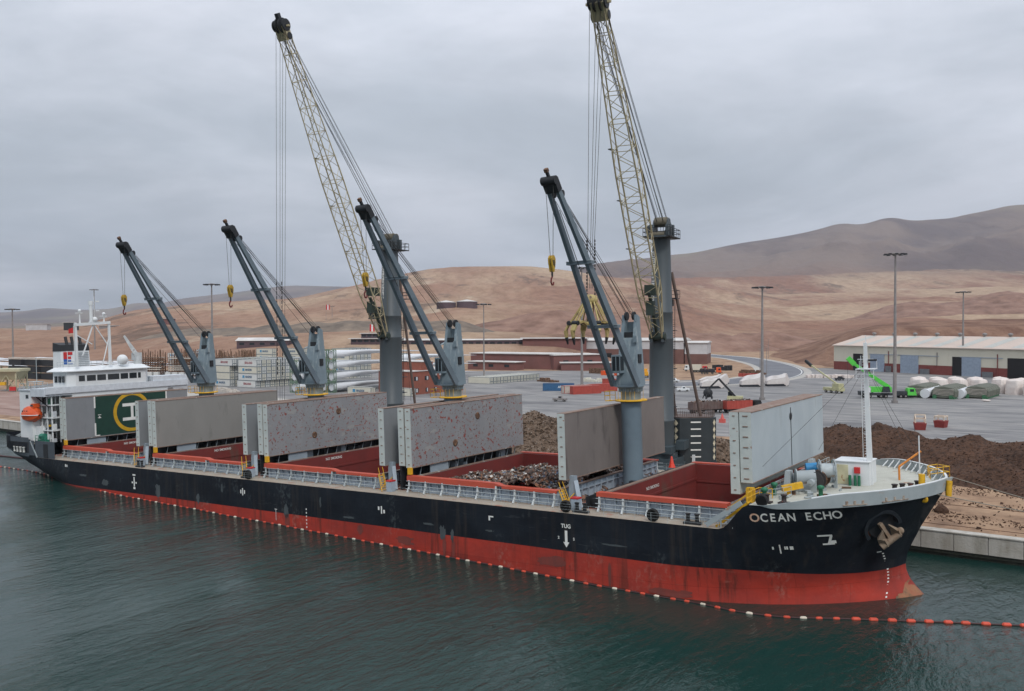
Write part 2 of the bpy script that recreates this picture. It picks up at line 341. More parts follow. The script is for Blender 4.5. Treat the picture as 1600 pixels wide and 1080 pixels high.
for side in(-1,1):
    vs=[];
    for s,r in zip(stations,rows):
        for (ss,zz) in r:
            st=stem(zz); x=min(ss,st); vs.append((x,side*hb(min(ss,st),zz),zz))
    # closing column on the stem
    zt=8.0; zb=-1.15; lv=[-9,-7,-6,-5,-4.2,-3.4,-2.6,-1.9,zb]+[zb+(7.3-zb)*k/6 for k in range(1,7)]
    for zz in lv: vs.append((stem(zz),0,zz))
    ns=len(stations)+1
    for i in range(ns-1):
        for j in range(nlev-1):
            a=i*nlev+j; f=(a,a+nlev,a+nlev+1,a+1)
            if side>0: f=f[::-1]
            hull.add([vs[q] for q in f],[(0,1,2,3)],1 if j<8 else 0,True)
# transom
r0=rows[0]; left=[(-131.4,-hb(-131.4,zz),zz) for _,zz in r0]; right=[(-131.4,hb(-131.4,zz),zz) for _,zz in r0]
for j in range(nlev-1): hull.add([left[j],left[j+1],right[j+1],right[j]],[(0,1,2,3)],1 if j<8 else 0)
HULL=hull.build('hull',[M_black,M_red],SHIP)
# weld by distance so that shading is smooth
import bmesh
bm=bmesh.new(); bm.from_mesh(HULL.data); bmesh.ops.remove_doubles(bm,verts=bm.verts,dist=.004); bmesh.ops.recalc_face_normals(bm,faces=bm.faces); bm.to_mesh(HULL.data); bm.free()

def on_hull(name,verts2,faces,s0,z0,sc,matl,tilt=0,label=None,off=.035):
    """lay flat glyphs (x right, y up) on the starboard side, s grows to the right"""
    mb=MB(); vs=[]
    for v in verts2:
        x,y=v[0],v[1]; s=s0+x*sc; zz=z0+y*sc+tilt*x*sc; vs.append((s,-hb(s,zz)-off,zz))
    mb.add(vs,faces); return mb.build(name,matl,HULL,label=label)
def hull_text(name,t,s0,z0,size,matl,spacing=1.0,bold=.03,sub=True,sx=1):
    v,f=text_mesh(t,1,bold,spacing); v=[(a[0]*sx,a[1]) for a in v]
    on_hull(name,v,f,s0,z0,size,matl)
# decks --------------------------------------------------------------
PITCH=28.5; HL=[15.2,22.7,22.7,22.7,22.7]; HW=13.0
HS=[(-PITCH*k,-PITCH*k+HL[k]) for k in range(5)]
dk=MB()
ys=[(-1,)]
def deck_strip(mb,s0,s1,zf,inner,mi=0,step=2.0):
    n=max(1,int((s1-s0)/step))
    for side in(-1,1):
        for i in range(n):
            a=s0+(s1-s0)*i/n; b=s0+(s1-s0)*(i+1)/n
            za,zb_=zf(a),zf(b)
            ya,yb=hb(a,za)-.02,hb(b,zb_)-.02
            q=[(a,side*inner,za),(b,side*inner,zb_),(b,side*yb,zb_),(a,side*ya,za)]
            mb.add(q if side<0 else q[::-1],[(3,2,1,0)],mi)
deck_strip(dk,-120,16.5,lambda s:4.25,HW,0)
for a,b in [(-120,HS[4][0])]+[(HS[k+1][1],HS[k][0]) for k in range(4)][::-1]+[(HS[0][1],18.3)]:
    dk.add([(a,-HW,4.25),(b,-HW,4.25),(b,HW,4.25),(a,HW,4.25)],[(0,1,2,3)],1)
dk.build('main_deck',[M_deck,M_deckred],SHIP)
fd=MB()
xs=[18.3+.4*i for i in range(38)]+[33.4]
for a,b in zip(xs,xs[1:]):
    za,zb_=ztop(a)-.05,ztop(b)-.05
    fd.add([(a,-hb(a,za)+.02,za),(b,-hb(b,zb_)+.02,zb_),(b,hb(b,zb_)-.02,zb_),(a,hb(a,za)-.02,za)],[(0,1,2,3)])
fd.add([(18.3,-15.2,4.2),(18.3,15.2,4.2),(18.3,15.2,6.9),(18.3,-15.2,6.9)],[(0,1,2,3)])
fd.build('forecastle_deck',M_foredeck,SHIP)
pd=MB()
for a,b in zip([-131.3+.8*i for i in range(14)],[-130.5+.8*i for i in range(14)]):
    pd.add([(a,-hb(a,7)+.05,6.7),(b,-hb(b,7)+.05,6.7),(b,hb(b,7)-.05,6.7),(a,hb(a,7)-.05,6.7)],[(0,1,2,3)])
pd.build('poop_deck',M_deck,SHIP)
# bulwark forward: grey band, real thickness
bw=MB()
def bh(s): return .95*sst(19.0,27,s)
ss=[19+.4*i for i in range(37)]+[33.6]
for side in(-1,1):
    P=[]
    for s in ss:
        zt=ztop(s); s_=min(s,stem(zt)-.01)
        P.append(((s_+.0,side*(hb(s_,zt)+.01),zt-.02-.32*sst(19,21,s)),(s_+.12*sst(26,34,s),side*(hb(s_,zt)+.10*(1-sst(30,34,s))+.01),zt+bh(s)),(s_-.02,side*max(0,hb(s_,zt)-.12),zt+bh(s)),(s_-.05,side*max(0,hb(s_,zt)-.16),zt-.04)))
    P.append(((33.55,0,7.25-.3),(34.25,0,8.35),(34.0,0,8.35),(33.4,0,7.2)))
    for p,q in zip(P,P[1:]):
        for k in range(3):
            f=[p[k],q[k],q[k+1],p[k+1]]
            bw.add(f if side<0 else f[::-1],[(0,1,2,3)],0,k==0)
BUL=bw.build('bulwark',M_lgrey,SHIP)
st=MB()
for side in(-1,1):
    for i in range(11):
        s=25.0+i*.78; zt=ztop(s); y=side*(hb(s,zt)-.2)
        st.beam((s-.5,y*(1-.9/max(1,abs(y))),zt),(s,y,zt+bh(s)-.08),.08,.12)
    for i in range(26):
        s=24+i*.37; s2=s+.37; st.beam((s,side*(hb(s,ztop(s))-.1),ztop(s)+bh(s)+.05),(s2,side*(hb(s2,ztop(s2))-.1),ztop(s2)+bh(s2)+.05),.22,.07)
st.build('bulwark_stay',M_white,BUL)
# stern side bulwark: grey plate with opening
for side in(-1,1):
    sb=MB()
    def pt(s,zz): return (s,side*(hb(s,zz)+.03),zz)
    # dark grey upper shell panel with mooring opening
    for s0,s1,z0,z1 in [(-131.3,-128.6,5.2,8.3),(-121.6,-119.6,4.6,7.4),(-128.6,-121.6,7.0,7.9),(-128.6,-121.6,4.3,5.0)]:
        nseg=6
        for i in range(nseg):
            a=s0+(s1-s0)*i/nseg; b=s0+(s1-s0)*(i+1)/nseg
            f=[pt(a,z0),pt(b,z0),pt(b,z1),pt(a,z1)]; sb.add(f if side<0 else f[::-1],[(0,1,2,3)],0)
    f=[pt(-128.6,5.0),pt(-121.6,5.0),pt(-121.6,7.0),pt(-128.6,7.0)]
    sb.add([(x,y+side*.01,z_) for x,y,z_ in f],[(0,1,2,3)],1)
    for i in range(4):
        s=-127.4+i*1.35; sb.lathe([(.22,0),(.22,.8),(.3,.85),(.3,1.0)],(s,side*(hb(s,5)+.12),5.05),8,2)
    sb.beam(pt(-121.0,7.3),pt(-118.7,4.3),.12,.28,3)
    sb.box(-119.6,-112.8,side*15.9,side*16.05,4.3,7.4,0)
    sb.box(-116.5,-114.9,side*16.04,side*16.10,4.35,6.9,1)
    sb.build('stern_shell',[mat('dark_grey_shell',(.075,.09,.105),.55,amt=.7,rust=(.09,.10,.11),rscale=.8,rthr=.6),M_dark,M_mark,M_lgrey],SHIP)
# deck railing ------------------------------------------------------
for side in(-1,1):
    rl=MB(); s=-112.0
    while s<14.5:
        y=side*(hb(s,4.3)-.12); rl.tube((s,y,4.25),(s,y,5.25),.018,n=4,cap=False); s+=1.9
    for h in(.4,.72,1.0):
        for a in range(-112,14,6): rl.tube((a,side*(hb(a,4.3)-.12),4.25+h),(a+6,side*(hb(min(a+6,14.5),4.3)-.12),4.25+h),.009,n=4,cap=False)
    rl.build('deck_railing',M_pipe,SHIP)
# coamings ----------------------------------------------------------
M_smoke=M_mark; M_stay=mat('stay_pale',(.58,.62,.62),.55,amt=.5,rust=(.35,.18,.1),rscale=1.5,rthr=.64)
for k,(a,b) in enumerate(HS):
    c=MB()
    w=.35; zb_,zt=-9.0,6.1
    # walls: outer face blue grey, inner face red (two skins butted)
    for (x0,x1,y0,y1) in [(a,b,-HW,-HW+w),(a,b,HW-w,HW),(a,a+w,-HW+w,HW-w),(b-w,b,-HW+w,HW-w)]:
        c.box(x0,x1,y0,y1,4.26,zt-.05,0)
    for j in range(17):
        y=-12.6+j*1.575; c.box(b+.002,b+.35,y,y+.12,4.26,5.9,0)
    for j in range(int((b-a)/1.4)): c.box(a+.5+j*1.4,a+.6+j*1.4,-HW-.28,-HW-.002,4.26,5.8,0)
    c.box(b+.002,b+.3,-12.7,12.7,5.4,5.5,0)
    c.build('hatch_coaming',M_coam,SHIP)
    c=MB()
    e=.004
    c.box(a+w,a+w+.03,-HW+w,HW-w,-8,zt-.07,0); c.box(b-w-.03,b-w,-HW+w,HW-w,-8,zt-.07,0)
    c.box(a+w+.03,b-w-.03,-HW+w,-HW+w+.03,-8,zt-.07,0); c.box(a+w+.03,b-w-.03,HW-w-.03,HW-w,-8,zt-.07,0)
    c.box(a+w,b-w,-HW+w,HW-w,-8.2,-8.0,0)
    c.box(a+w+.03,a+w+.12,-HW+w+.1,HW-w-.1,3.9,4.2,0); c.box(a+w+.2,b-w-.2,HW-w-.12,HW-w-.03,3.6,3.8,0)
    H=c.build('hold_lining',M_hold,SHIP)
    c=MB(); v,f=text_mesh('NO SMOKING',1,.02); m=.56
    c.add([(a+w+.045,p[0]*m+(-.6 if k<2 else 0),(4.8,4.5,5.25,5.25,5.25)[k]+p[1]*m) for p in v],f); c.build('warning_lettering',M_smoke,H)
    if k>0:
        c=MB(); c.box(a+w+.2,a+w+.5,-3.2,3.2,5.0,5.3); 
    # rim
    c=MB(); lo=a+ (b-a)*.62 if k else b
    c.box(a-.25,lo,-HW-.55,-HW+.35,zt-.04,zt+.28); c.box(a-.25,lo,-HW-.57,-HW-.45,zt-.42 if k else zt-.2,zt+.10)
    if k: c.hexa([(lo,-HW-.55,zt-.04),(lo+1,-HW-.55,zt-.04),(lo+1,-HW+.35,zt-.04),(lo,-HW+.35,zt-.04),(lo,-HW-.55,zt+.28),(lo+1,-HW-.55,zt+.04),(lo+1,-HW+.35,zt+.04),(lo,-HW+.35,zt+.28)]); c.box(lo+1,b+.25,-HW-.55,-HW+.35,zt-.04,zt+.04); c.box(lo+1,b+.25,-HW-.57,-HW-.5,zt-.3,zt+.0)
    c.box(a-.25,b+.25,HW-.35,HW+.55,zt-.04,zt+.12); 
    c.box(a-.25,a+.37,-HW+.36,HW-.36,zt-.04,zt+.06,1); c.box(b-.37,b+.25,-HW+.36,HW-.36,zt-.04,zt+.06,1)
    c.build('coaming_rim',[M_rim,M_edgetop],SHIP)
    # stays (curved posts) on starboard & port, pipes
    n=int((b-a)/2.75)
    for side in(-1,1):
        for i in range(n+1):
            s=a+.1+(b-a-.2)*i/n; c=MB()
            c.beam((s,side*(HW+.45),zt-.05),(s,side*(HW+.55),4.9),.2,.22); c.beam((s,side*(HW+.55),4.9),(s,side*(HW+.95),4.26),.2,.22)
            c.build('coaming_stay',M_pipe if k>1 else M_stay,SHIP)
    for side in(-1,1):
        c=MB()
        for y,zz,r in[(.5,5.7,.035),(.62,5.15,.045),(.66,4.7,.05)]:
            c.tube((a-.3,side*(HW+y+.12),zz),(b+.8,side*(HW+y+.12),zz),r,n=6)
        c.build('deck_pipe',M_pipe,SHIP)
    # machinery in the gap aft of the coaming: dark boxes, support posts, wheels
    if k<5:
        c=MB(); x=a-1.2
        for j in range(14):
            y=-12+j*1.85+random.uniform(-.3,.3); c.box(x-.6,x+.4,y,y+random.uniform(.4,1.2),4.3,random.uniform(5.6,7.3)-(0 if k else 1.4),random.choice([0,0,1]))
        c.box(x-.9,x-.7,-12.8,12.8,4.3,7.5 if k else 5.6,0); c.box(a-.15,a-.02,-9,-5.2,5.4,7.5 if k else 5.8,1)
        for j in range(12 if k else 0): c.tube((x+.5,-11+j*2,4.4),(x+1.0,-10.6+j*2,7.2),.05,n=5,mi=1)
        c.build('hatch_gear',[M_dark,M_grey],SHIP)
# hatch covers -------------------------------------------------------
def cover(s1,zb_,zt,front,th=1.0,name='hatch_cover',w=HW,spots=0,label=None):
    c=MB(); s0=s1-th; y0,y1=-w,w
    P=lambda x,y,z:(x,y,z)
    v=[(s0,y0,zb_),(s1,y0,zb_),(s1,y1,zb_),(s0,y1,zb_),(s0,y0,zt),(s1,y0,zt),(s1,y1,zt),(s0,y1,zt)]
    c.add(v,[(3,2,1,0)],2); c.add(v,[(4,5,6,7)],2); c.add(v,[(0,1,5,4),(2,3,7,6)],1); c.add(v,[(1,2,6,5),(3,0,4,7)],0)
    # edge trims and stiffener seams: real shallow ribs
    for z_ in(zb_-.06,zt-.06): c.box(s0-.03,s1+.05,y0+.02,y1-.02,z_,z_+.1,2)
    for q in range(7): c.box(s0+.35,s1-.35,y0-.05,y0-.003,zb_+.4+q*(zt-zb_-.8)/6-.05,zb_+.4+q*(zt-zb_-.8)/6+.06,2)
    o=c.build(name,[front,M_edge,M_edgetop],SHIP,label=label)
    return o
def lug(o,s,y,z_):
    c=MB(); c.lathe([(.52,0),(.52,.03),(.30,.05),(.28,.03)],(s,y,z_),14,0,axis='X'); c.build('lashing_socket',M_rust,o)
zp0,zp1=7.55,15.35
o=cover(17.6,8.5,15.75,M_cov[0],1.25,w=12.6,label='pale blue-grey hatch cover leaf nearest the forecastle'); cover(16.25,7.3,15.75,M_edge,.95,w=12.7)
c=MB(); c.tube((17.63,0,15.2),(17.63,0,8.6),.04,n=4); c.lathe([(.45,0),(.45,.03),(.3,.04)],(17.62,0,14.2),12,0,axis='X'); c.build('lashing_socket',M_dark,o)
for k in range(1,5):
    fm={1:M_cov[1],2:M_cov[3],3:M_cov[3],4:M_cov[3]}[k]; am={1:M_cov[2],2:M_cov[2],3:M_cov[4],4:M_cov[3]}[k]
    cover(HS[k][0]+24.1,7.4,15.1,fm,1.0,w=13.2)
    o=cover(HS[k][0]+.2,zp0-.2,15.15,am,1.0); cover(HS[k][0]-1.05,zp0,15.2,M_edge,1.0)
    if k in(1,2):
        lug(o,HS[k][0]+.22,1.5,12.9); lug(o,HS[k][0]+.22,-3.8,9.6)
    c=MB(); c.box(HS[k][0]-.3,HS[k][0]+.25,-13.35,-12.9,6.5,7.4); c.build('lock_box',M_yel,o)
    c=MB(); c.box(HS[k][0]-1.04,HS[k][0]-.81,-12.85,12.8,7.6,15.1); c.build('leaf_gap_filler',M_rust,o)  # filler between folded leaves: rust tone that also paints the gap's shade
    if k==4:
        x=HS[4][0]+.2
        g=MB(); g.box(x+.002,x+.02,-7.4,8.0,7.5,15.1); gd=g.build('helideck_paint',M_grn,o)
        g=MB(); cyy,czz=.3,11.6
        ring=[];nn=48
        for i in range(nn+1):
            t=2*PI*i/nn; ring.append((cyy+3.95*math.cos(t),max(7.75,min(15.0,czz+3.95*math.sin(t))),cyy+3.25*math.cos(t),max(8.35,czz+3.25*math.sin(t))))
        for p,q in zip(ring,ring[1:]):
            g.add([(x+.03,p[0],p[1]),(x+.03,q[0],q[1]),(x+.03,q[2],q[3]),(x+.03,p[2],p[3])],[(3,2,1,0)])
        g.build('landing_circle',M_helY,o)
        g=MB(); g.box(x+.022,x+.04,-1.7,2.3,12.7,13.3); g.box(x+.022,x+.04,-1.7,2.3,9.9,10.5); g.box(x+.022,x+.04,.05,.6,10.5,12.7); g.build('landing_letter',M_mark,o)
        g=MB()
        for yy,s_ in((-7.4,-1),(8.0,1)):
            g.box(x+.022,x+.04,yy-.15,yy+.15,12.9,15.1); g.box(x+.022,x+.04,yy-.15,yy+.15,7.6,10.0); g.box(x+.022,x+.04,min(yy,yy-s_*.9),max(yy,yy-s_*.9),7.5,7.7)
        v,f=text_mesh('14',1,.02); g.add([(x+.045,-6.8+p[1]*.9,11.3-p[0]*.9) for p in v],f)
        g.build('deck_markings',M_mark,o)
# scrap on the cross decks, ladders, lockers near each gap ------------
for k in range(1,5):
    a=HS[k][1]+.8
    c=MB()
    for i in range(3): c.beam((a+.3+i*.02,-14.2+.9*i*0,4.3),(a+1.5,-12.2,6.2),.08,.08)
    for y in(-13.9,-13.1):
        c.beam((a,y,6.3),(a+1.6,y-1.1,4.3),.09,.16)
        c.tube((a,y,7.2),(a+1.6,y-1.1,5.2),.035,n=5)
    for i in range(7): c.box(a+.1+i*.22,a+.3+i*.22,-13.8-.15*i,-13.1-.15*i,6.1-i*.27,6.15-i*.27)
    c.build('access_ladder',M_yel,SHIP)
    c=MB(); c.box(a+2.0,a+2.9,-14.6,-13.8,4.26,5.6,0); c.box(a+1.95,a+2.95,-14.65,-13.75,5.6,5.75,1); c.build('deck_locker',[M_coam,M_redp],SHIP)
    c=MB()
    c.box(a+.5,a+1.3,-12.5,-11.9,4.3,7.8,0); c.beam((a+2.4,-13.2,4.3),(a+1.2,-12.2,7.2),.5,.5,0)
    c.build('gap_post',[M_grey],SHIP)
# tyres/fairleads and bitts along the near side ----------------------
for s in(-3.0,7.8,-58.2):
    c=MB(); c.lathe([(.55,-.2),(.7,-.12),(.7,.12),(.55,.2),(.38,.15),(.38,-.15),(.55,-.2)],(s,-15.75,4.95),16,0,axis='Y'); c.build('mooring_fairlead',M_rub,SHIP)
for s in(12.0,-1.4,-59.5,-87.0):
    c=MB(); c.box(s-.95,s+.95,-15.4,-14.8,4.27,4.5); 
    for d in(-.5,.5): c.lathe([(.22,0),(.2,.7),(.28,.75),(.28,.85)],(s+d,-15.1,4.5),10)
    c.build('mooring_bitts',M_dark,SHIP)
# marks on hull -----------------------------------------------------
M_mkrust=mat('mark_rusty_white',(.72,.55,.42),.6,0,(.45,.18,.10),2,.8)
v,f=text_mesh('O',1,.02); on_hull('name_lettering',v,f,18.85,5.28,1.2,M_mkrust)
pos=[('C',19.72),('E',20.5),('A',21.3),('N',22.12),('E',23.55),('C',24.3),('H',25.08),('O',25.85)]
allv=[];allf=[]
for ch,s in pos:
    v,f=text_mesh(ch,1,.02); o0=len(allv); zz=5.28+(s-18.9)*.045
    for p in v:
        S_=s+p[0]*1.02; Z_=zz+p[1]*1.2; allv.append((S_,-hb(S_,Z_)-.04,Z_))
    allf+=[tuple(o0+i for i in q) for q in f]
mb=MB(); mb.add(allv,allf); mb.build('name_lettering',M_mark,HULL)
arrow=[(-.17,0),(.17,0),(.17,-1.3),(.4,-1.3),(0,-1.9),(-.4,-1.3),(-.17,-1.3)]
def poly_on(name,poly,s,zz,sc=1): on_hull(name,poly,[tuple(range(len(poly)-1,-1,-1))],s,zz,sc,M_mark)
def rect(x0,x1,y0,y1): return [(x0,y0),(x1,y0),(x1,y1),(x0,y1)]
def marks(name,rs,s,zz,sc=1):
    vs=[];fs=[]
    for r in rs:
        o0=len(vs); vs+=r; fs.append(tuple(range(o0,o0+len(r))))
    on_hull(name,vs,fs,s,zz,sc,M_mark)
poly_on('tug_arrow',arrow,-2.8,2.3); hull_text('tug_lettering','TUG',-2.8,2.6,.62,M_mark,bold=.03)
hull_text('tug_lettering','2',-3.8,1.3,.42,M_mark); hull_text('tug_lettering','S',-1.8,1.3,.42,M_mark)
marks('tug_mark',[rect(-.22,.22,-1.6,.6),rect(-1,-.5,-.9,-.5),rect(.5,1,-.9,-.5),rect(-.6,.6,.9,1.25),rect(-.4,.4,-2.2,-1.7)],-87.2,2.3,.72)
marks('frame_mark',[rect(-.12,.12,-.6,.6),rect(-.6,-.32,-.3,.3),rect(.32,.6,-.3,.3)],-59.1,2.4,.9)
marks('frame_mark',[rect(-.12,.12,-.6,.5),rect(-.7,-.4,-.1,.4),rect(.35,.65,-.5,0)],-31.0,2.2,.9)
marks('frame_mark',[rect(-.5,-.2,-.2,.5),rect(-.2,.4,.3,.5)],-13.2,2.6,.8)
marks('frame_mark',[rect(-.5,-.1,-.3,.3),rect(.1,.5,-.3,.2)],-108.5,3.4,.8)
marks('frame_mark',[rect(-.08,.08,-.7,.6),rect(-.9,-.7,-.1,.3),rect(.5,.65,-.1,.35),rect(.7,.9,-.1,.35),rect(1.1,1.5,-.15,.35)],20.6,2.35,.75)
marks('thruster_mark',[rect(-.9,.75,.55,.8),[(.45,.55),(.75,.55),(.35,-.6),(.05,-.6)],rect(-.5,.8,-.8,-.55),rect(.4,1.0,-.62,-.15)],24.5,3.2,.72)
marks('draught_mark',[rect(-.06,.10,-i*.42-.12,-i*.42+.06) for i in range(15)]+[rect(-.45,-.05,.25,.4)],28.3,.9,.8)
marks('draught_mark',[rect(-.08,.12,-i*.5-.12,-i*.5+.1) for i in range(9)],-45.4,1.0,1.0)
marks('loadline_mark',[rect(-.05,.05,-1.2,.9),rect(-.35,.35,.75,.85)],-51.8,-.2,.8)
def blob(name,s0,z0,ws,wz,m,seed,n=26,off=.028,edge=.35,fn=None):
    c=MB()
    for i in range(n):
        for j in range(n):
            u=-1+2*(i+.5)/n; v=-1+2*(j+.5)/n
            d=(abs(u)**2+abs(v)**3)**.5 if fn is None else fn(u,v)
            if d+edge*fbm(u*2.2+seed,v*1.4,seed,4)*2.2>.78: continue
            q=[]
            for a,b in((i,j),(i+1,j),(i+1,j+1),(i,j+1)):
                s=s0+ws*(-1+2*a/n); zz=z0+wz*(-1+2*b/n); s=min(s,stem(zz)-.02) if s>0 else s; q.append((s,-hb(s,zz)-off,zz))
            c.add(q,[(0,1,2,3)])
    if c.f: c.build(name,m,HULL)
M_scar=mat('scar_grey',(.085,.10,.105),.75,0,(.045,.055,.06),1.2,.9,(1,1,.3))
M_scar2=mat('scar_maroon',(.24,.045,.032),.75,0,(.13,.04,.033),1.2,.9,(1,1,.3))
for q_,(s,zz,ws,wz) in enumerate(((-80.6,.9,.75,1.3),(-49.6,.3,.6,1.2),(-20.8,.2,.6,1.0),(-19.3,0,.35,.9),(-70,.5,.5,.9),(-96,1.2,1.2,.6),(-13.5,1.2,.7,.15),(-23,1.1,1.1,.16),(3.2,1.3,1.8,.12),(-37,.6,1.4,.14),(-103,2.0,1.6,.2),(-64,2.6,.25,.8),(-42.5,2.2,.2,.9))): blob('fender_scar',s,zz,ws,wz,M_scar,q_*3.1)
for q_,(s,zz,ws,wz) in enumerate(((-80.4,-1.0,.6,1.0),(-20.6,-1.5,.35,1.5),(-19.2,-1.6,.3,1.4),(-49.4,-1.0,.6,1.2),(-27,-1.4,1.8,.6),(-4.6,-1.4,2.4,.7),(2.6,-2.2,.22,2.0),(-35,-.8,.7,.7),(9.5,-3.0,2.6,.5))): blob('waterline_stain',s,zz,ws,wz,M_scar2,q_*2.3+40)
blob('stem_stain',30.0,-3.9,1.5,1.2,mat('stem_ochre',(.33,.17,.085),.8,0,(.30,.085,.05),1.2,.9,rust=(.13,.10,.06),rscale=1.2,rthr=.5,rwid=.15),7,fn=lambda u,v:max(abs(u-.1)+v*.55+.15,abs(v)*.8))
blob('pocket_rust',27.6,3.5,.28,.42,mat('pocket_rust_red',(.26,.07,.035),.8,amt=.7),5)
# anchor -------------------------------------------------------------
sA,zA=28.75,4.35; yA=-hb(sA,zA)
c=MB()
nrm=Vector((.62,-.74,-.26)).normalized(); ax=Vector((0,0,1)).cross(nrm).normalized(); upv=nrm.cross(ax)
ax,upv=ax*math.cos(.5)+upv*math.sin(.5),upv*math.cos(.5)-ax*math.sin(.5)
cen=Vector((sA,yA,zA))
pts=[]
for r0,d in((1.75,-.9),(1.95,.35),(1.95,.62),(1.6,.62),(1.45,-.3)):
    pts.append([cen+nrm*d+ax*math.cos(2*PI*i/24)*r0*1.0+upv*math.sin(2*PI*i/24)*r0*.95 for i in range(24)])
for p,q in zip(pts,pts[1:]):
    for i in range(24):
        j=(i+1)%24
        if math.sin(2*PI*(i+.5)/24)>-.25: c.add([p[i],p[j],q[j],q[i]],[(0,1,2,3)],0,True)
c.add([cen+nrm*.12+ax*math.cos(2*PI*i/20)*1.35+upv*math.sin(2*PI*i/20)*1.3 for i in range(20)],[tuple(range(20))],1)
AP=c.build('anchor_pocket',[mat('pocket_black',(.018,.022,.028),.5,amt=.5),M_dark],SHIP)
c=MB()
B0=cen+nrm*.75-upv*1.55+ax*.1; T0=cen+nrm*.45+upv*.55-ax*.1
c.beam(B0,T0,.42,.36,0)
R_=ax; cb_=B0
c.tube(cb_-R_*1.15+nrm*.1+upv*-.1,cb_+R_*1.05+nrm*.15+upv*.35,.36,.34,10)
for sgn in(-1,1):
    q=cb_+R_*sgn*.75+upv*(.15*sgn); tip=q+upv*1.75+R_*(-.35*sgn)+nrm*.25
    m_=(q+tip)/2+R_*sgn*.22
    c.beam(q,m_,.95,.34,0,.8,.3); c.beam(m_,tip,.8,.3,0,.1,.1)
c.sphere(cb_+R_*1.25+upv*.45,.36,8,6)
c.build('anchor',M_anchor,SHIP)
c=MB(); c.sphere((26.9,-hb(26.9,3.8)-.05,4.0),.45,8,6); c.build('rust_patch_plate',mat('red_primer',(.22,.05,.03),.8,amt=.6),SHIP) if 0 else None
# forecastle fittings --------------------------------------------------
ZF=7.0
c=MB(); c.box(22.7,26.3,-1.2,1.8,ZF,9.55); c.box(22.6,26.4,-1.35,1.95,9.55,9.63); c.box(21.0,22.7,.0,1.8,ZF,8.7)
FH=c.build('forecastle_house',M_white,SHIP)
c=MB(); c.box(22.9,24.1,-1.26,-1.2,ZF+.1,9.2); c.build('house_door',mat('cream_door',(.62,.58,.38),.6,amt=.4,rust=(.35,.2,.1),rscale=2,rthr=.6),FH)
c=MB(); c.box(24.75,25.35,-1.4,-1.2,8.35,9.0); c.build('fire_box',M_redp,FH)
c=MB()
for x,m_ in((24.35,0),(24.9,0),(25.3,0)): c.tube((x,-1.6,ZF),(x,-1.6,ZF+1.15 if m_==0 else 9),.16,n=8,mi=0)
c.build('gas_bottle',M_green,FH)
c=MB(); 
c.beam((26.2,-.35,ZF),(26.0,-.35,22.4),.5,.5,0,.32,.32)
for zz,w in((20.6,1.4),(18.2,.9),(15.5,.6),(12.6,.7),(10.4,.5)): c.beam((26-w*.6,-.35,zz),(26+w*.6,-.35,zz),.06,.06)
c.box(25.1,27.0,-1.1,.5,19.5,19.6); 
for x in(25.15,26.0,26.95):
    for y in(-1.05,.45): c.tube((x,y,18.5 if y<0 else 19.6),(x,y,19.6 if y<0 else 20.4),.03,n=4)
c.box(25.1,27.0,-1.1,-1.05,18.5,18.56); c.box(25.1,27,-1.1,-1.05,19,19.05)
c.box(26.3,27.1,-.6,-.1,20.4,20.6,1); c.tube((26.05,-.35,22.3),(26.05,-.35,23.2),.04,n=5)
for i in range(44): c.tube((25.75,-.75,8+i*.3),(25.98,-.75,8+i*.3),.02,n=4,cap=False)
c.tube((25.6,-.8,8),(25.62,-.8,21),.03,n=4); c.tube((25.98,-.8,8),(25.9,-.8,21),.03,n=4)
FM=c.build('foremast',[M_white,M_dark],SHIP)
c=MB()
for e in((31.5,-2.2,8.3),(31.2,3.5,8.3)): c.path([(26,-.35,21),(27.6+.1,(e[1]-.35)*.28,16.9),e],.03,4) if 0 else c.tube((26,-.35,20),e,.018,n=4)
for e in((15.8,-11.5,7.6),(16.5,12,7.6)): c.tube((26,-.35,20),e,.018,n=4)
c.build('mast_stay',M_rope,FM)
# windlasses
def drum(c,p,ax_,r,w,mi,n=16,rim=None):
    a=Vector(ax_).normalized(); p=Vector(p)
    c.tube(p-a*w/2,p+a*w/2,r,n=n,mi=mi)
    if rim:
        for s_ in(-1,1): c.tube(p+a*s_*w/2,p+a*s_*(w/2+.08),rim,n=n,mi=mi)
for side,y in((-1,-4.6),(1,5.2)):
    c=MB(); X=22.0
    drum(c,(X,y+.2,8.1),(0,1,0),.45,1.2,1,rim=.95); 
    c.tube((X,y-3.4,8.1),(X,y+1.3,8.1),.13,n=8,mi=0)
    drum(c,(X,y-1.3,8.1),(0,1,0),.55,.9,2,rim=.95); drum(c,(X,y-3.0,8.1),(0,1,0),.34,.6,0)
    for yy in(y-2.4,y-.5,y+1.1): c.box(X-.35,X+.35,yy-.1,yy+.1,ZF,8.3,0)
    c.box(X-1.6,X-.5,y-.6,y+.5,ZF,7.9,0)
    c.build('windlass',[M_lgrey,M_rust,M_rope],SHIP)
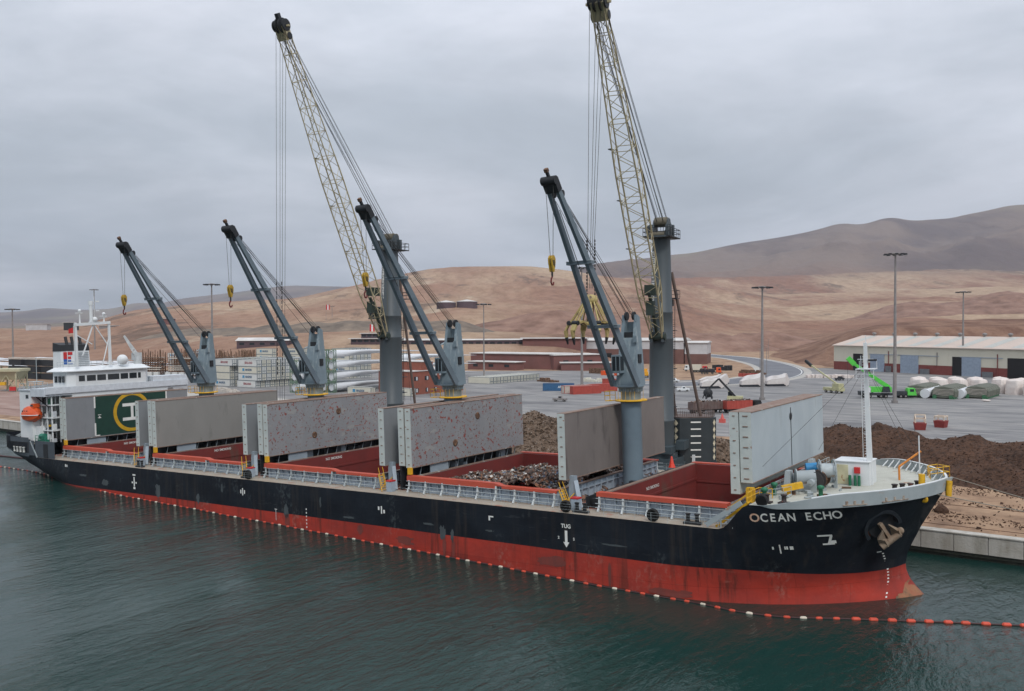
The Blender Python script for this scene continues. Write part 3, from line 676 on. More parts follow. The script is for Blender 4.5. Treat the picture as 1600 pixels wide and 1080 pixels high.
# hawser reel with spoked wheels
c=MB(); p=Vector((22.6,-4.0,8.9)); a=Vector((.9,.45,0)).normalized(); pz=Vector((0,0,1)); px=a.cross(pz)
for s_ in(-.75,.75):
    q=p+a*s_; ringp=[q+px*math.cos(t*PI/10)*1.15+pz*math.sin(t*PI/10)*1.15 for t in range(21)]
    c.path(ringp,.08,6,0)
    for t in range(0,20,3): c.tube(q,ringp[t],.04,n=5,mi=0)
c.tube(p-a*.75,p+a*.75,.75,n=14,mi=1); c.beam(p-a*.9,p-a*.9-pz*1.9,.3,.3,0); c.beam(p+a*.9,p+a*.9-pz*1.9,.3,.3,0)
c.build('hawser_reel',[M_lgrey,M_pipe],SHIP)
c=MB(); c.tube((20.2,-6.6,8.3),(22.0,-5.9,8.5),.75,.72,14); c.tube((20.1,-6.65,8.3),(20.2,-6.6,8.3),1.0,n=14); c.box(20.3,21.8,-7.0,-5.6,ZF,7.8); c.build('winch_drum',M_lgrey,SHIP)
c=MB(); c.beam((19.6,-9.6,7.6),(21.4,-8.6,8.0),.7,.6); c.beam((20.2,-9.3,7.0),(20.2,-9.3,7.6),.3); c.build('gear_case',M_yel,SHIP)
c=MB(); c.tube((20.2,-3.4,8.9),(21.6,-2.7,9.0),.55,n=12); c.build('blue_drum',M_blue,SHIP)
for x,y in((19.6,-14.3),(21.2,-13.9),(27.4,-10.4),(29.3,-3.6),(30.6,-2.4),(30.9,-.6),(29.9,-2.9)):
    c=MB(); h=.85
    c.lathe([(.34,0),(.34,.12),(.26,.15),(.24,h-.15),(.32,h-.1),(.32,h)],(x,y,ZF+.0),12); c.box(x-.5,x+.5,y-.4,y+.4,ZF-.02,ZF+.1) if x<28 else None
    c.build('bollard',mat('bollard_black',(.03,.022,.022),.6,amt=.5,rust=(.2,.07,.05),rscale=2,rthr=.6),SHIP)
c=MB(); c.lathe([(.5,-.2),(.62,-.1),(.62,.1),(.5,.2),(.32,.15),(.32,-.15),(.5,-.2)],(19.6,-15.7,7.45),16,0,axis='Y'); c.build('mooring_fairlead',M_rub,SHIP)
for s in(27.4,30.3):
    c=MB(); zt=ztop(s)
    for d in(-.6,0,.6): y=-hb(s+d,zt)-.03; c.tube((s+d,y,zt-.1),(s+d,y,zt+.25),.14,n=8)
    c.beam((s-.9,-hb(s-.9,zt)-.03,zt-.14),(s+.9,-hb(s+.9,zt)-.03,zt-.14),.25,.08)
    c.build('roller_fairlead',mat('fairlead_rust',(.5,.45,.38),.7,0,(.18,.10,.06),3,.9),SHIP)
c=MB(); c.lathe([(.16,-.06),(.36,-.05),(.36,.05),(.16,.06),(.16,-.06)],(32.2,-hb(32.2,6.6)-.12,6.6),14,0,axis='Y'); c.build('hawse_ring',M_yel,SHIP)
# yellow bow railings / walkway cage
c=MB()
def rail(c,pts,h=1.0,mi=0,r=.045):
    for a_,b_ in zip(pts,pts[1:]):
        a_=Vector(a_);b_=Vector(b_)
        for hh in(h,h*.5): c.tube(a_+Vector((0,0,hh)),b_+Vector((0,0,hh)),r,n=5,mi=mi,cap=False)
        n_=max(1,int((b_-a_).length/1.1))
        for i in range(n_+1): q=a_.lerp(b_,i/n_); c.tube(q,q+Vector((0,0,h)),r,n=5,mi=mi,cap=False)
rail(c,[(32.3,-1.4,8.2),(33.9,0,8.35),(32.4,2.0,8.2),(31.6,1.2,8.1),(32.3,-1.4,8.2)],1.1)
c.tube((31.5,-1.4,7.1),(31.5,-1.4,8.7),.32,n=10); c.tube((33.8,-.4,6.4),(33.9,-.2,8),.3,n=8)
c.build('bow_cage',M_yel,SHIP)
c=MB(); c.tube((30.9,.8,7.1),(30.9,.8,12.4),.07,n=6); c.build('jack_staff',M_white,SHIP)
c=MB(); c.tube((28.3,3.5,7.1),(28.3,3.5,8.6),.12,n=6); c.tube((28.3,3.5,8.6),(30.4,4.4,10.3),.12,n=6); c.build('stub_davit',mat('davit_orange',(.7,.25,.04),.5,amt=.4),SHIP)
c=MB(); rail(c,[(18.4,-11.5,7),(18.4,-4,7),(18.4,4,7),(18.4,12,7)],1.0,0,.035); rail(c,[(18.6,-13.5,7),(21,-8.5,7)],.9,0,.03); c.build('break_railing',M_lgrey,SHIP)
c=MB(); rail(c,[(18.0,-15.4,7),(18.0,-12,7),(19.4,-12,7)],1.0); 
for y in(-15.3,-14.3):
    c.beam((14.6,y,4.3),(18.0,y,7.0),.1,.22); c.tube((14.6,y,5.2),(18.0,y,7.9),.04,n=5)
for i in range(11): c.box(14.7+i*.31,14.95+i*.31,-15.3,-14.3,4.45+i*.25,4.49+i*.25)
c.box(17.1,17.8,-13.3,-12.6,6.6,8.1)
c.build('forecastle_stair',M_yel,SHIP)
c=MB(); c.beam((13.8,-15.9,4.5),(17.6,-15.95,7.1),.12,.5); c.beam((15.4,-15.9,4.4),(15.4,-15.9,5.6),.1); rail(c,[(13.6,-15.9,4.3),(16.6,-15.9,4.4)],.9,0,.03); c.build('break_bracket',M_lgrey,SHIP)
for x,y in((18.9,3.0),(19.2,-6.2)):
    c=MB(); c.hexa([(x-.3,y-1.0,ZF),(x+.5,y-1.0,ZF),(x+.5,y+1.0,ZF),(x-.3,y+1.0,ZF),(x-.2,y-.5,ZF+2.0),(x+.3,y-.5,ZF+2.0),(x+.3,y+.5,ZF+2.0),(x-.2,y+.5,ZF+2.0)]); c.build('cover_stop',M_lgrey,SHIP)
for x,y in((18.9,-9.9),(23.6,-9.8),(19.0,-13.2),(20.1,8),(24.5,6)):
    c=MB(); c.lathe([(.22,0),(.22,.9),(.36,.95),(.36,1.2),(.1,1.3)],(x,y,ZF),10); c.build('vent_post',M_green,SHIP)
# general clutter on the forecastle
c=MB()
for i in range(60):
    x=random.uniform(18.8,24.5); y=random.uniform(-12,10); 
    c.obox((x,y,ZF+.12),(random.uniform(.2,1.0),random.uniform(.1,.5),random.uniform(.1,.45)),random.uniform(0,3),random.choice([0,0,1,2]))
tag(c.build('deck_clutter',[M_lgrey,M_rust,M_pipe],SHIP),kind='stuff')
c=MB(); c.lathe([(.5,0),(.3,.5),(.12,1.4),(.02,1.5)],(-.8,7.6,6.2),8); c.build('warning_cone',mat('cone_red',(.8,.06,.03),.5),SHIP)
# loose scrap and hoses on the cross decks
M_scrap=voro('scrap_mix',[(0,(.11,.06,.04)),(.26,(.06,.042,.034)),(.48,(.17,.13,.105)),(.62,(.22,.105,.055)),(.76,(.30,.29,.28)),(.85,(.025,.025,.03)),(.94,(.60,.58,.54)),(.975,(.10,.16,.26))],scale=3.0,rough=.6,metal=.1)
def chips(c,x0,x1,y0,y1,zf,n,smin=.15,smax=.9,mi=0):
    for i in range(n):
        x=random.uniform(x0,x1); y=random.uniform(y0,y1); zz=zf(x,y)
        if zz is None: continue
        sx=random.uniform(smin,smax); sy=sx*random.uniform(.15,.8); szz=sx*random.uniform(.04,.25)
        R_=Matrix.Rotation(random.uniform(0,6.3),3,'Z')@Matrix.Rotation(random.gauss(0,.55),3,'X')@Matrix.Rotation(random.gauss(0,.55),3,'Y')
        c.obox((x,y,zz+.08),(sx,sy,szz),R=R_,mi=mi)
c=MB()
for k in range(1,5):
    a,b=HS[k][1],HS[k-1][0]
    chips(c,b-1.6 if 0 else a+.5,b-2.2,-13,12.5,lambda x,y:4.35+random.random()*.5,110)
for k in (3,4): chips(c,HS[k][1]+.3,HS[k][1]+2.6,-12.5,2,lambda x,y:5.0+random.random()*1.6,160)
tag(c.build('loose_scrap',M_scrap,SHIP),kind='stuff')
# ------------------------------------------------------------------ ship's own cranes (parts of the ship)
JAZ=math.atan2(-14.5,-3.3)
def deck_crane():
    c=MB()
    c.lathe([(1.27,4.26),(1.27,15.2),(1.32,15.3),(1.32,15.5)],n=28,mi=0)
    T=c.build('deck_crane',M_cranecol,SHIP)
    c=MB(); c.lathe([(1.35,15.6),(2.0,15.6),(2.05,15.64),(2.05,15.76),(2.0,15.8),(1.35,15.8)],n=32)
    for i in range(22):
        a=2*PI*i/22
        if 3<i%11<9: c.tube((1.98*math.cos(a),1.98*math.sin(a),15.8),(1.98*math.cos(a),1.98*math.sin(a),16.9),.025,n=4)
    rail(c,[(-1.9,-2.0,15.8),(-2.7,-1.9,15.8),(-2.7,-.6,15.8),(-1.9,-.6,15.8)],1.1,0,.04); c.box(-2.7,-1.9,-1.9,-.6,15.66,15.75)
    c.build('ring_platform',M_yel,T)
    c=MB()
    c.lathe([(1.25,15.8),(1.25,16.7),(1.45,16.8),(1.45,17.2),(1.65,17.3),(1.65,17.5)],n=28,mi=0)
    for i in range(28):
        a=2*PI*i/28; c.box(1.46*math.cos(a)-.05,1.46*math.cos(a)+.05,1.46*math.sin(a)-.05,1.46*math.sin(a)+.05,16.8,17.2,0)
    # house: local +X = jib direction.  tapered box then two horns
    c.hexa([(-1.3,-1.45,17.5),(1.3,-1.45,17.5),(1.3,1.45,17.5),(-1.3,1.45,17.5),(-1.25,-1.12,23.6),(.3,-1.12,23.6),(.3,1.12,23.6),(-1.25,1.12,23.6)],0)
    for s in(-1,1):
        y0,y1=s*.62,s*1.08
        c.hexa([(-1.2,min(y0,y1),23.6),(.25,min(y0,y1),23.6),(.25,max(y0,y1),23.6),(-1.2,max(y0,y1),23.6),(-1.0,min(y0,y1),26.2),(-.35,min(y0,y1),26.5),(-.35,max(y0,y1),26.5),(-1.0,max(y0,y1),26.2)],0)
        c.tube((-.5,s*.4,26.35),(-.5,s*.62,26.35),.55,n=14,mi=1)
    c.box(-1.19,-.95,-.6,.6,23.6,25.6,0); c.box(-.6,.24,-.55,.55,23.6,24.3,1)
    c.beam((.5,-1.5,23.3),(-1.4,-1.35,24.0),.4,.08,0); c.box(.35,.8,.9,1.4,23.0,23.8,0)
    c.box(-.5,.3,1.28,1.42,20.4,21.5,1); c.box(-.4,.3,-1.42,-1.28,20.6,21.4,1)
    c.box(1.3,1.9,-1.2,1.2,17.45,17.58,0); rail(c,[(-1.2,-1.05,23.6),(-1.2,1.05,23.6)],.9,0,.03)
    for q_ in range(14): c.box(-1.36,-1.31,-.25,.25,17.9+q_*.4,17.94+q_*.4,1)
    for s in(-1,1): c.obox((1.3,s*1.4,17.9),(.8,.4,.8),mi=0)
    H=c.build('crane_house',[M_house,M_dark],T); H.rotation_euler=(0,0,JAZ)
    # operator cab
    c=MB(); y=-1.9 
    c.box(.95,2.15,-1.5,-.3,19.2,19.5,0); c.box(1.0,2.1,-1.45,-.35,19.5,21.3,1); c.box(.95,2.15,-1.5,-.3,21.3,21.5,0)
    for xx in(.97,2.09):
        for yy in(-1.47,-.9,-.36): c.box(xx-.03,xx+.06,yy-.03,yy+.06,19.5,21.3,0)
    for yy in(-1.3,-.6): c.sphere((2.15,yy,19.05),.15,8,6,2)
    Cb=c.build('operator_cab',[M_house,M_win,M_white],T); Cb.rotation_euler=(0,0,JAZ)
    # jib, local frame: foot (1.9,±1.9,17.7) -> head (15.0,±.7,43)
    F=Vector((1.45,0,17.75)); Hd=Vector((17.85,0,40.9))
    c=MB()
    for s in(-1,1):
        a=F+Vector((0,s*1.72,0)); b=Hd+Vector((0,s*.55,0))
        m=a.lerp(b,.35); c.beam(a,m,.42,.85,0,.5,.95); c.beam(m,b,.5,.95,0,.38,.62)
    for t,w in((.30,1.45),(.62,1.05)):
        q=F.lerp(Hd,t); c.beam(q+Vector((.3,-w-.6,.35)),q+Vector((.3,w+.6,.35)),.8,.34,0); c.beam(q+Vector((.3,-w-.6,.56)),q+Vector((.3,w+.6,.56)),.95,.07,1)
    d=(Hd-F).normalized()
    c.beam(Hd-d*1.0,Hd+d*.5,1.7,.9,2); c.tube(Hd+d*.3+Vector((.2,-.9,0)),Hd+d*.3+Vector((.2,.9,0)),.5,n=12,mi=2)
    c.beam(Hd+d*.2,Hd+d*1.7,.3,.3,2); c.beam(Hd+d*1.4,Hd+d*1.8,.42,.42,3)
    for s in(-1,1): c.tube(Hd-d*1.6+Vector((-.4,s*.7,.3)),Hd-d*1.6+Vector((-.4,s*.35,.3)),.42,n=10,mi=2)
    c.tube(Hd-d*3+Vector((.1,0,-.3)),Hd-d*11+Vector((.3,0,-.5)),.05,n=4,mi=2)
    J=c.build('jib',[M_crane,M_lgrey,M_dark,M_rust],T); J.rotation_euler=(0,0,JAZ)
    # luffing ropes and hoist ropes
    c=MB(); top=Vector((-.3,0,26.7))
    for y,z_,k_ in((-.55,26.9,1.2),(-.4,26.9,1.6),(.4,26.7,1.8),(.55,26.9,1.2),(-.9,25.6,2.6),(.9,25.6,2.6)): c.tube(Vector((-.1,y,z_)),Hd-d*k_+Vector((-.3,y*.6,.4)),.032,n=4,cap=False)
    for y in(-.2,.2): c.tube(Vector((-.1,y,26.6)),Hd-d*.6+Vector((-.3,y*.8,.6)),.03,n=4,cap=False)
    hx=Hd.x+.35
    for y in(-.5,.5): c.tube((hx,y,40.8),(hx,y*.35,32.9),.035,n=4,cap=False)
    R=c.build('hoist_rope',M_rope,T); R.rotation_euler=(0,0,JAZ)
    c=MB()
    prof=[(0,.0),(.42,.25),(.5,.9),(.34,1.6),(.14,2.05)]
    for s in(-1,1):
        poly=[(-.14,0),(.14,0),(.48,1.1),(.52,1.7),(.2,2.1),(-.2,2.1),(-.52,1.7),(-.48,1.1)]
        c.prism(poly,-.32 if s<0 else .1,-.1 if s<0 else .32,0,lambda x,y,z:(hx+x,z,31.2+y))
        for q in range(3): c.hexa([(hx-.36+q*.2,s*.325,31.8+q*.1),(hx-.24+q*.2,s*.325,31.8+q*.1),(hx-.24+q*.2,s*.34,31.8+q*.1),(hx-.36+q*.2,s*.34,31.8+q*.1),(hx-.2+q*.2,s*.325,32.7),(hx-.08+q*.2,s*.325,32.7),(hx-.08+q*.2,s*.34,32.7),(hx-.2+q*.2,s*.34,32.7)],1)
    c.tube((hx,-.1,32.5),(hx,.1,32.5),.42,n=12,mi=1)
    c.tube((hx,0,31.3),(hx,0,30.6),.14,n=8,mi=1)
    c.path([(hx,0,30.6),(hx+.28,0,30.3),(hx+.36,0,29.9),(hx+.15,0,29.55),(hx-.2,0,29.6),(hx-.33,0,29.9)],.12,6,2)
    c.v=[(hx+(x-hx)*.78,y*.8,32.9+(z_-33.2)*.86) for x,y,z_ in c.v]
    K=c.build('hook_block',[mat('hook_ochre',(.48,.30,.03),.55,amt=.6,scale=2),M_dark,mat('hook_red',(.16,.02,.02),.6)],T); K.rotation_euler=(0,0,JAZ)
    return T
CR=deck_crane(); CR.location=(-2.6,0,0)
def slew(t,a):
    for ch in t.children:
        if not ch.name.startswith('ring_platform'): ch.rotation_euler=(0,0,a)
CRS=[CR]+[copy_tree(CR,SHIP,(-2.6-28.9*k,0,0)) for k in range(1,4)]
for t_,a_ in zip(CRS,(-89,-87,-82,-78)): slew(t_,rad(a_))

# ------------------------------------------------------------------ superstructure
c=MB()
c.box(-127.5,-116.9,-10.0,10.5,6.7,16.9,0)
c.box(-126.4,-121.9,-15.2,-10.0,6.9,16.7,0)
c.box(-126.4,-121.9,10.5,15.2,6.9,16.7,0)
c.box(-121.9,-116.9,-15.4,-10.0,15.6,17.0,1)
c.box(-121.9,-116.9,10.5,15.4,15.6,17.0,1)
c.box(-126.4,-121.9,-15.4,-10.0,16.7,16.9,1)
for z_ in(9.0,11.4,13.8): c.box(-121.8,-117.0,-14.0,-10.0,z_,z_+.2,0)
for y in(-13.8,-12.2):
    for x in(-121.0,-119.0,-117.3): c.beam((x,y,6.8),(x,y,15.6),.2,.2,0)
c.add([(-121.9,-14.6,15.6),(-117.2,-14.6,13.6),(-117.2,-14.3,13.6),(-121.9,-14.3,15.6)],[(0,1,2,3)],2)
for i in range(22): x_=-121.5+random.random()*4; zz=random.choice([6.9,9.25,11.65,14.05]); c.box(x_,x_+.5,-13.7,-13.0,zz,zz+.5+random.random()*1.0,random.choice([0,1,2,3,4]))
D=c.build('deckhouse',[M_white,mat('white_grey_paint',(.60,.64,.68),.5,amt=.3),M_dark,M_yel,M_green],SHIP)  # second colour: pale grey-white paint on the bridge wing parts
for zz in(9.9,12.4,14.8):
    for x in(-121.2,-119.9,-118.6,-117.6): c=MB(); c.box(x-.3,x+.3,-10.06,-9.99,zz-.35,zz+.35); c.build('window',M_win,D)
    for y in range(-8,10,2): c=MB(); c.box(-116.91,-116.85,y-.35,y+.35,zz-.4,zz+.35); c.build('window',M_win,D)
c=MB(); c.box(-124.0,-123.0,-15.25,-15.19,15.2,15.9); c.build('window',M_win,D)
c=MB()
wh=[(-121.4,-11.2),(-117.6,-10.6),(-116.7,-9.3),(-116.7,5.4),(-117.6,6.4),(-121.4,7.0)]
c.prism(wh,17.0,20.0,0)
wr=[(-122.2,-12.0),(-117.4,-11.6),(-116.1,-9.6),(-116.1,5.6),(-117.4,7.0),(-122.2,7.6)]
c.prism(wr,20.0,20.15,0)
n_=len(wr); tp_=[(-121.8,-10.6),(-118.6,-10.2),(-118.0,-9.0),(-118.0,5.0),(-118.6,5.9),(-121.8,6.2)]
c.add([(x,y,20.15) for x,y in wr]+[(x,y,20.85) for x,y in tp_],[(i,(i+1)%n_,n_+(i+1)%n_,n_+i) for i in range(n_)]+[tuple(range(n_,2*n_))],0)
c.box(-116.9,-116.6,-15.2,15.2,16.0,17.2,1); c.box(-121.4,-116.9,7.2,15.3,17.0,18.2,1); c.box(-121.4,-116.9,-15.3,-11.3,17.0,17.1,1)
WHs=c.build('wheelhouse',[M_white,mat('white_grey_paint',(.60,.64,.68),.5,amt=.3)],SHIP)
for y0,y1 in((-8.7,-7.5),(-7.1,-5.3),(-5.0,-3.2),(-2.8,-.4),(-.1,1.5),(1.8,3.4),(3.7,4.3)):
    c=MB(); c.box(-116.69,-116.64,y0,y1,18.1,19.2); c.build('bridge_window',M_win,WHs)
for i in range(3):
    c=MB(); x_=-120.9+i*1.15; c.box(x_,x_+.75,-11.22+i*.12,-10.9,18.0,19.2); c.build('bridge_window',M_win,WHs)
c=MB()
rail(c,[(-126.2,-15.2,16.9),(-122.0,-15.2,16.9),(-122.0,-12.0,16.9)],1.1,0,.05); rail(c,[(-121.4,-10.3,20.85),(-121.4,5.8,20.85)],1.0,0,.04)
c.tube((-124,-13,17),(-124,-13,23),.06,n=5); c.box(-125.5,-122.8,-14.2,-12.2,18.2,18.35)
for x,y in((-125.3,-14),(-123,-14),(-125.3,-12.4),(-123,-12.4)): c.tube((x,y,16.9),(x,y,18.2),.07,n=5)
c.build('bridge_railing',M_pipe,WHs)
# radar mast frame
c=MB()
for y in(-8.8,-2.0): c.beam((-117,y,20.9),(-117,y,29.4),.45,.45,0,.35,.35)
c.beam((-117,-9.0,29.0),(-117,-1.8,29.4),.6,.55); c.beam((-117,-7.6,23.0),(-117,-5.2,29.2),.2); c.beam((-117,-2.4,25.0),(-117,-5.2,29.2),.16); c.beam((-117,-8.6,27),(-117,-5.6,25.2),.14); c.beam((-116,-4.2,21),(-117,-2.2,26),.14)
c.tube((-117,-9.2,20.9),(-117,-9.2,28.8),.05,n=4); 
for i in range(20): c.box(-117.05,-116.95,-9.2,-8.9,21.3+i*.38,21.35+i*.38)
c.tube((-117,-5.6,29.2),(-117,-5.6,32.8),.32,n=8); c.tube((-117,-5.6,32.8),(-117,-5.6,33.6),.42,n=10); c.tube((-117,-4.9,29.2),(-117,-4.9,34.5),.05,n=5)
for y,h in((-7.9,2.0),(-3.0,1.4)): c.tube((-117,y,29.2),(-117,y,29.2+h),.2,.08,n=6); c.box(-117.2,-116.8,y-.8,y+.5,29.2+h,29.35+h); c.sphere((-117,y,29.7+h),.35,8,6)
c.sphere((-117,-4.9,30.0),.55,10,6); c.box(-117.3,-116.7,-6,-4,29.4,29.6); c.tube((-117,-10.6,21),(-117,-10.6,24),.06,n=5)
for zz in(31.6,33.4): c.box(-117.1,-116.9,-4.6,-3.9,zz,zz+.3)
RM=c.build('radar_mast',M_white,SHIP)
c=MB(); c.sphere((-117,.6,21.9),1.05,14,10); c.tube((-117,.6,20.9),(-117,.6,21.3),.5,n=10); c.build('satellite_dome',M_white,SHIP)
# small flag
c=MB(); c.add([(-117,-9.3,27.6),(-117,-10.2,27.3),(-117,-10.2,28.2),(-117,-9.3,28.5)],[(0,1,2,3)]); c.box(-117.01,-116.99,-10.2,-9.3,27.4,28.1); c.build('signal_flag',M_redp,RM)
# funnel
M_gal0=mat('louvre_grey',(.35,.37,.38),.6,amt=.4)
c=MB()
fx0,fx1,fy0,fy1=-126.2,-123.2,-8.6,-2.6
c.box(fx0,fx1,fy0,fy1,16.9,20.6,1); c.hexa([(fx0,fy0,20.6),(fx1,fy0,20.6),(fx1,fy1,20.6),(fx0,fy1,20.6),(fx0,fy0+.1,24.0),(fx1-.2,fy0+.1,24.0),(fx1-.2,fy1-.1,24.0),(fx0,fy1-.1,24.0)],0)
c.hexa([(fx0-.05,fy0,24.0),(fx1-.1,fy0,24.0),(fx1-.1,fy1,24.0),(fx0-.05,fy1,24.0),(fx0-.05,fy0+.1,25.7),(fx1-.3,fy0+.1,25.2),(fx1-.3,fy1-.1,25.2),(fx0-.05,fy1-.1,25.7)],1)
for y in(-6.8,-5.6,-4): c.tube((-124,y,25),(-124.6,y,26.8),.3,n=8,mi=1); 
FN=c.build('funnel',[M_white,M_dark],SHIP)
c=MB(); X=fx1-.1
c.box(X,X+.06,-8.0,-7.3,22.4,23.8,0); c.box(X,X+.06,-7.3,-6.2,23.2,23.8,0); c.box(X,X+.06,-7.3,-6.5,22.4,22.9,0)
EB=mat('emblem_blue',(.02,.10,.35),.5,amt=.2)
c.box(X,X+.06,-8.0,-7.3,21.0,22.4,1); c.box(X,X+.06,-7.3,-6.2,21.0,21.5,1); c.box(X,X+.06,-7.3,-6.5,21.8,22.2,1)
c.build('funnel_emblem',[M_redp,EB],FN)
c=MB()
for q_ in range(8): c.box(X,X+.12,-5.6,-2.9,21.0+q_*.36,21.12+q_*.36)
c.build('funnel_louvre',M_gal0,FN)
# aft crane white (provision crane)
c=MB(); c.lathe([(.9,16.9),(.7,22.5)],(-121,6.5,0),12); c.beam((-121,6.5,22.3),(-122.5,4.5,26.8),.9,.9,0,.4,.4); c.box(-122.2,-120.6,5.8,7.2,21.6,23.2)
c.build('provision_crane',mat('provision_crane_white',(.50,.52,.52),.6,amt=.6,rust=(.25,.22,.2),rscale=1.2,rthr=.58),SHIP)
# stern deck clutter, green winch, davits
c=MB()
for s_ in(-1,1):
    for x in(-124.2,-120.6):
        c.beam((x,-13.2,6.9),(x+.6,-13.6,10.2),.35,.35,0); c.beam((x+.6,-13.6,10.2),(x+2.2,-13.4,13.4),.3,.3,0); c.beam((x+1.6,-13.9,9.6),(x-.8,-13.9,7.2),.16,.16,1)
c.box(-125.3,-120.4,-14.6,-12.8,7.0,9.9,0)
DV=c.build('lifeboat_davit',[M_white,M_grey],SHIP)
c=MB(); drum(c,(-119.8,-14.3,8.0),(1,0,0),.55,1.4,0); c.box(-121,-118.6,-14.8,-13.8,7.0,7.4,0)
rail(c,[(-121.4,-15,7.0),(-117.6,-15,7.0)],1.2,0,.05); c.build('mooring_winch',mat('winch_green',(.03,.22,.15),.5,amt=.5),SHIP)
c=MB()
for i in range(16):
    x=random.uniform(-130.5,-119.5); y=random.uniform(-14,-10); c.lathe([(.25,0),(.25,random.uniform(.5,1.6)),(.35,1.0)],(x,y,6.8),8,random.choice([0,1,2]))
c.beam((-129.5,-13.4,7),(-127.5,-13.6,8.6),.3,.3,0); c.tube((-128.8,-12.2,7.0),(-128.8,-12.2,8.6),.6,n=10,mi=1); c.beam((-131,-14.6,7.2),(-127.8,-14.2,8.2),.1,.6,0)
tag(c.build('stern_fittings',[M_lgrey,M_dark,M_white],SHIP),kind='stuff')
# lifeboat (hangs on the ship: its own thing)
LB=empty('lifeboat',(0,0,0),'orange enclosed lifeboat hanging in its davits by the white deckhouse','lifeboat')
def shipw(s,y,z): return SHIP.matrix_basis@Vector((s,y,z))
SHIPM=Matrix.Translation(SHIP.location)@SHIP.rotation_euler.to_matrix().to_4x4()
LB.matrix_world=SHIPM@Matrix.Translation((-122.6,-14.9,12.0))@Matrix.Diagonal((.78,1.0,1.15,1))
c=MB()
prof=[]
n=14
for i in range(n+1):
    x=-3.6+7.2*i/n; t=1-abs(x/3.6)**2.6; w=1.45*max(.03,t)**.6
    prof.append((x,w))
secs=[]
for x,w in prof:
    k=w/1.45; secs.append([(x,0,-1.15*k-.0),(x,-w*.75,-.75*k),(x,-w,0.05),(x,-w*.92,.55*k),(x,-w*.55,1.35*k),(x,0,1.6*k),(x,w*.55,1.35*k),(x,w*.92,.55*k),(x,w,.05),(x,w*.75,-.75*k)])
for a,b in zip(secs,secs[1:]):
    m=len(a)
    for i in range(m): j=(i+1)%m; c.add([a[i],b[i],b[j],a[j]],[(3,2,1,0)],0,True)
c.build('boat_shell',M_orange,LB)
c=MB(); c.box(1.2,2.4,-.6,.6,1.3,1.95,0); c.build('conning_tower',M_orange,LB)
c=MB(); c.box(1.0,2.2,-.62,-.58,1.5,1.8); 
for x in(-1.6,-.6,.4): c.box(x,x+.5,-1.22,-1.1,.55,.85)
c.build('boat_window',M_win,LB)
c=MB(); c.path([(x,-w-.06,.08) for x,w in prof],.07,5); c.build('grab_line',M_white,LB)

# ------------------------------------------------------------------ mobile harbour cranes on the quay
M_qgrey=mat('tower_grey',(.068,.085,.095),.5,0,(.055,.068,.075),.35,.8,(1,1,.15),rust=(.075,.075,.06),rscale=.6,rthr=.56,rwid=.15,rstretch=(2,2,.06))
M_qblue=mat('carriage_slate',(.055,.075,.085),.5,amt=.5,rust=(.10,.11,.11),rscale=.5,rthr=.6)
M_beige=mat('lattice_beige',(.50,.44,.27),.6,0,(.36,.31,.20),.3,.9,rust=(.17,.12,.08),rscale=.8,rthr=.60,rwid=.1)
M_cwt=mat('ballast_slate',(.035,.045,.05),.5,amt=.5,scale=.5)
M_strut=mat('strut_brown',(.14,.10,.085),.7,amt=.6)
M_cream=mat('plate_cream',(.68,.62,.45),.6,amt=.4,rust=(.35,.2,.1),rscale=3,rthr=.64)
def lattice(c,A,Bp,side,w0,w1,w2,d0,d1,d2,nb,cr=.12,br=.05,mi=0):
    """four-chord lattice boom from A to B; width w and depth d given at foot, middle, head"""
    A=Vector(A);Bp=Vector(Bp);d=(Bp-A).normalized(); sx=Vector(side).normalized(); dz=sx.cross(d).normalized()
    def sec(t):
        if t<.16: k=t/.16; w=w0+(w1-w0)*k; h=d0+(d1-d0)*k
        elif t<.55: w=w1; h=d1
        else: k=(t-.55)/.45; w=w1+(w2-w1)*k; h=d1+(d2-d1)*k
        o=A.lerp(Bp,t); return [o+sx*a*w/2+dz*b*h/2 for a,b in((-1,-1),(1,-1),(1,1),(-1,1))]
    S=[sec(i/nb) for i in range(nb+1)]
    for i in range(nb):
        for k in range(4):
            j=(k+1)%4
            c.tube(S[i][k],S[i+1][k],cr*(1 if i<nb*.6 else .8),n=6,mi=mi,cap=False)
            c.tube(S[i][k if i%2 else j],S[i+1][j if i%2 else k],br,n=4,mi=mi,cap=False)
            c.tube(S[i][k],S[i][j],br,n=4,mi=mi,cap=False) if i%2==0 else None
    return S
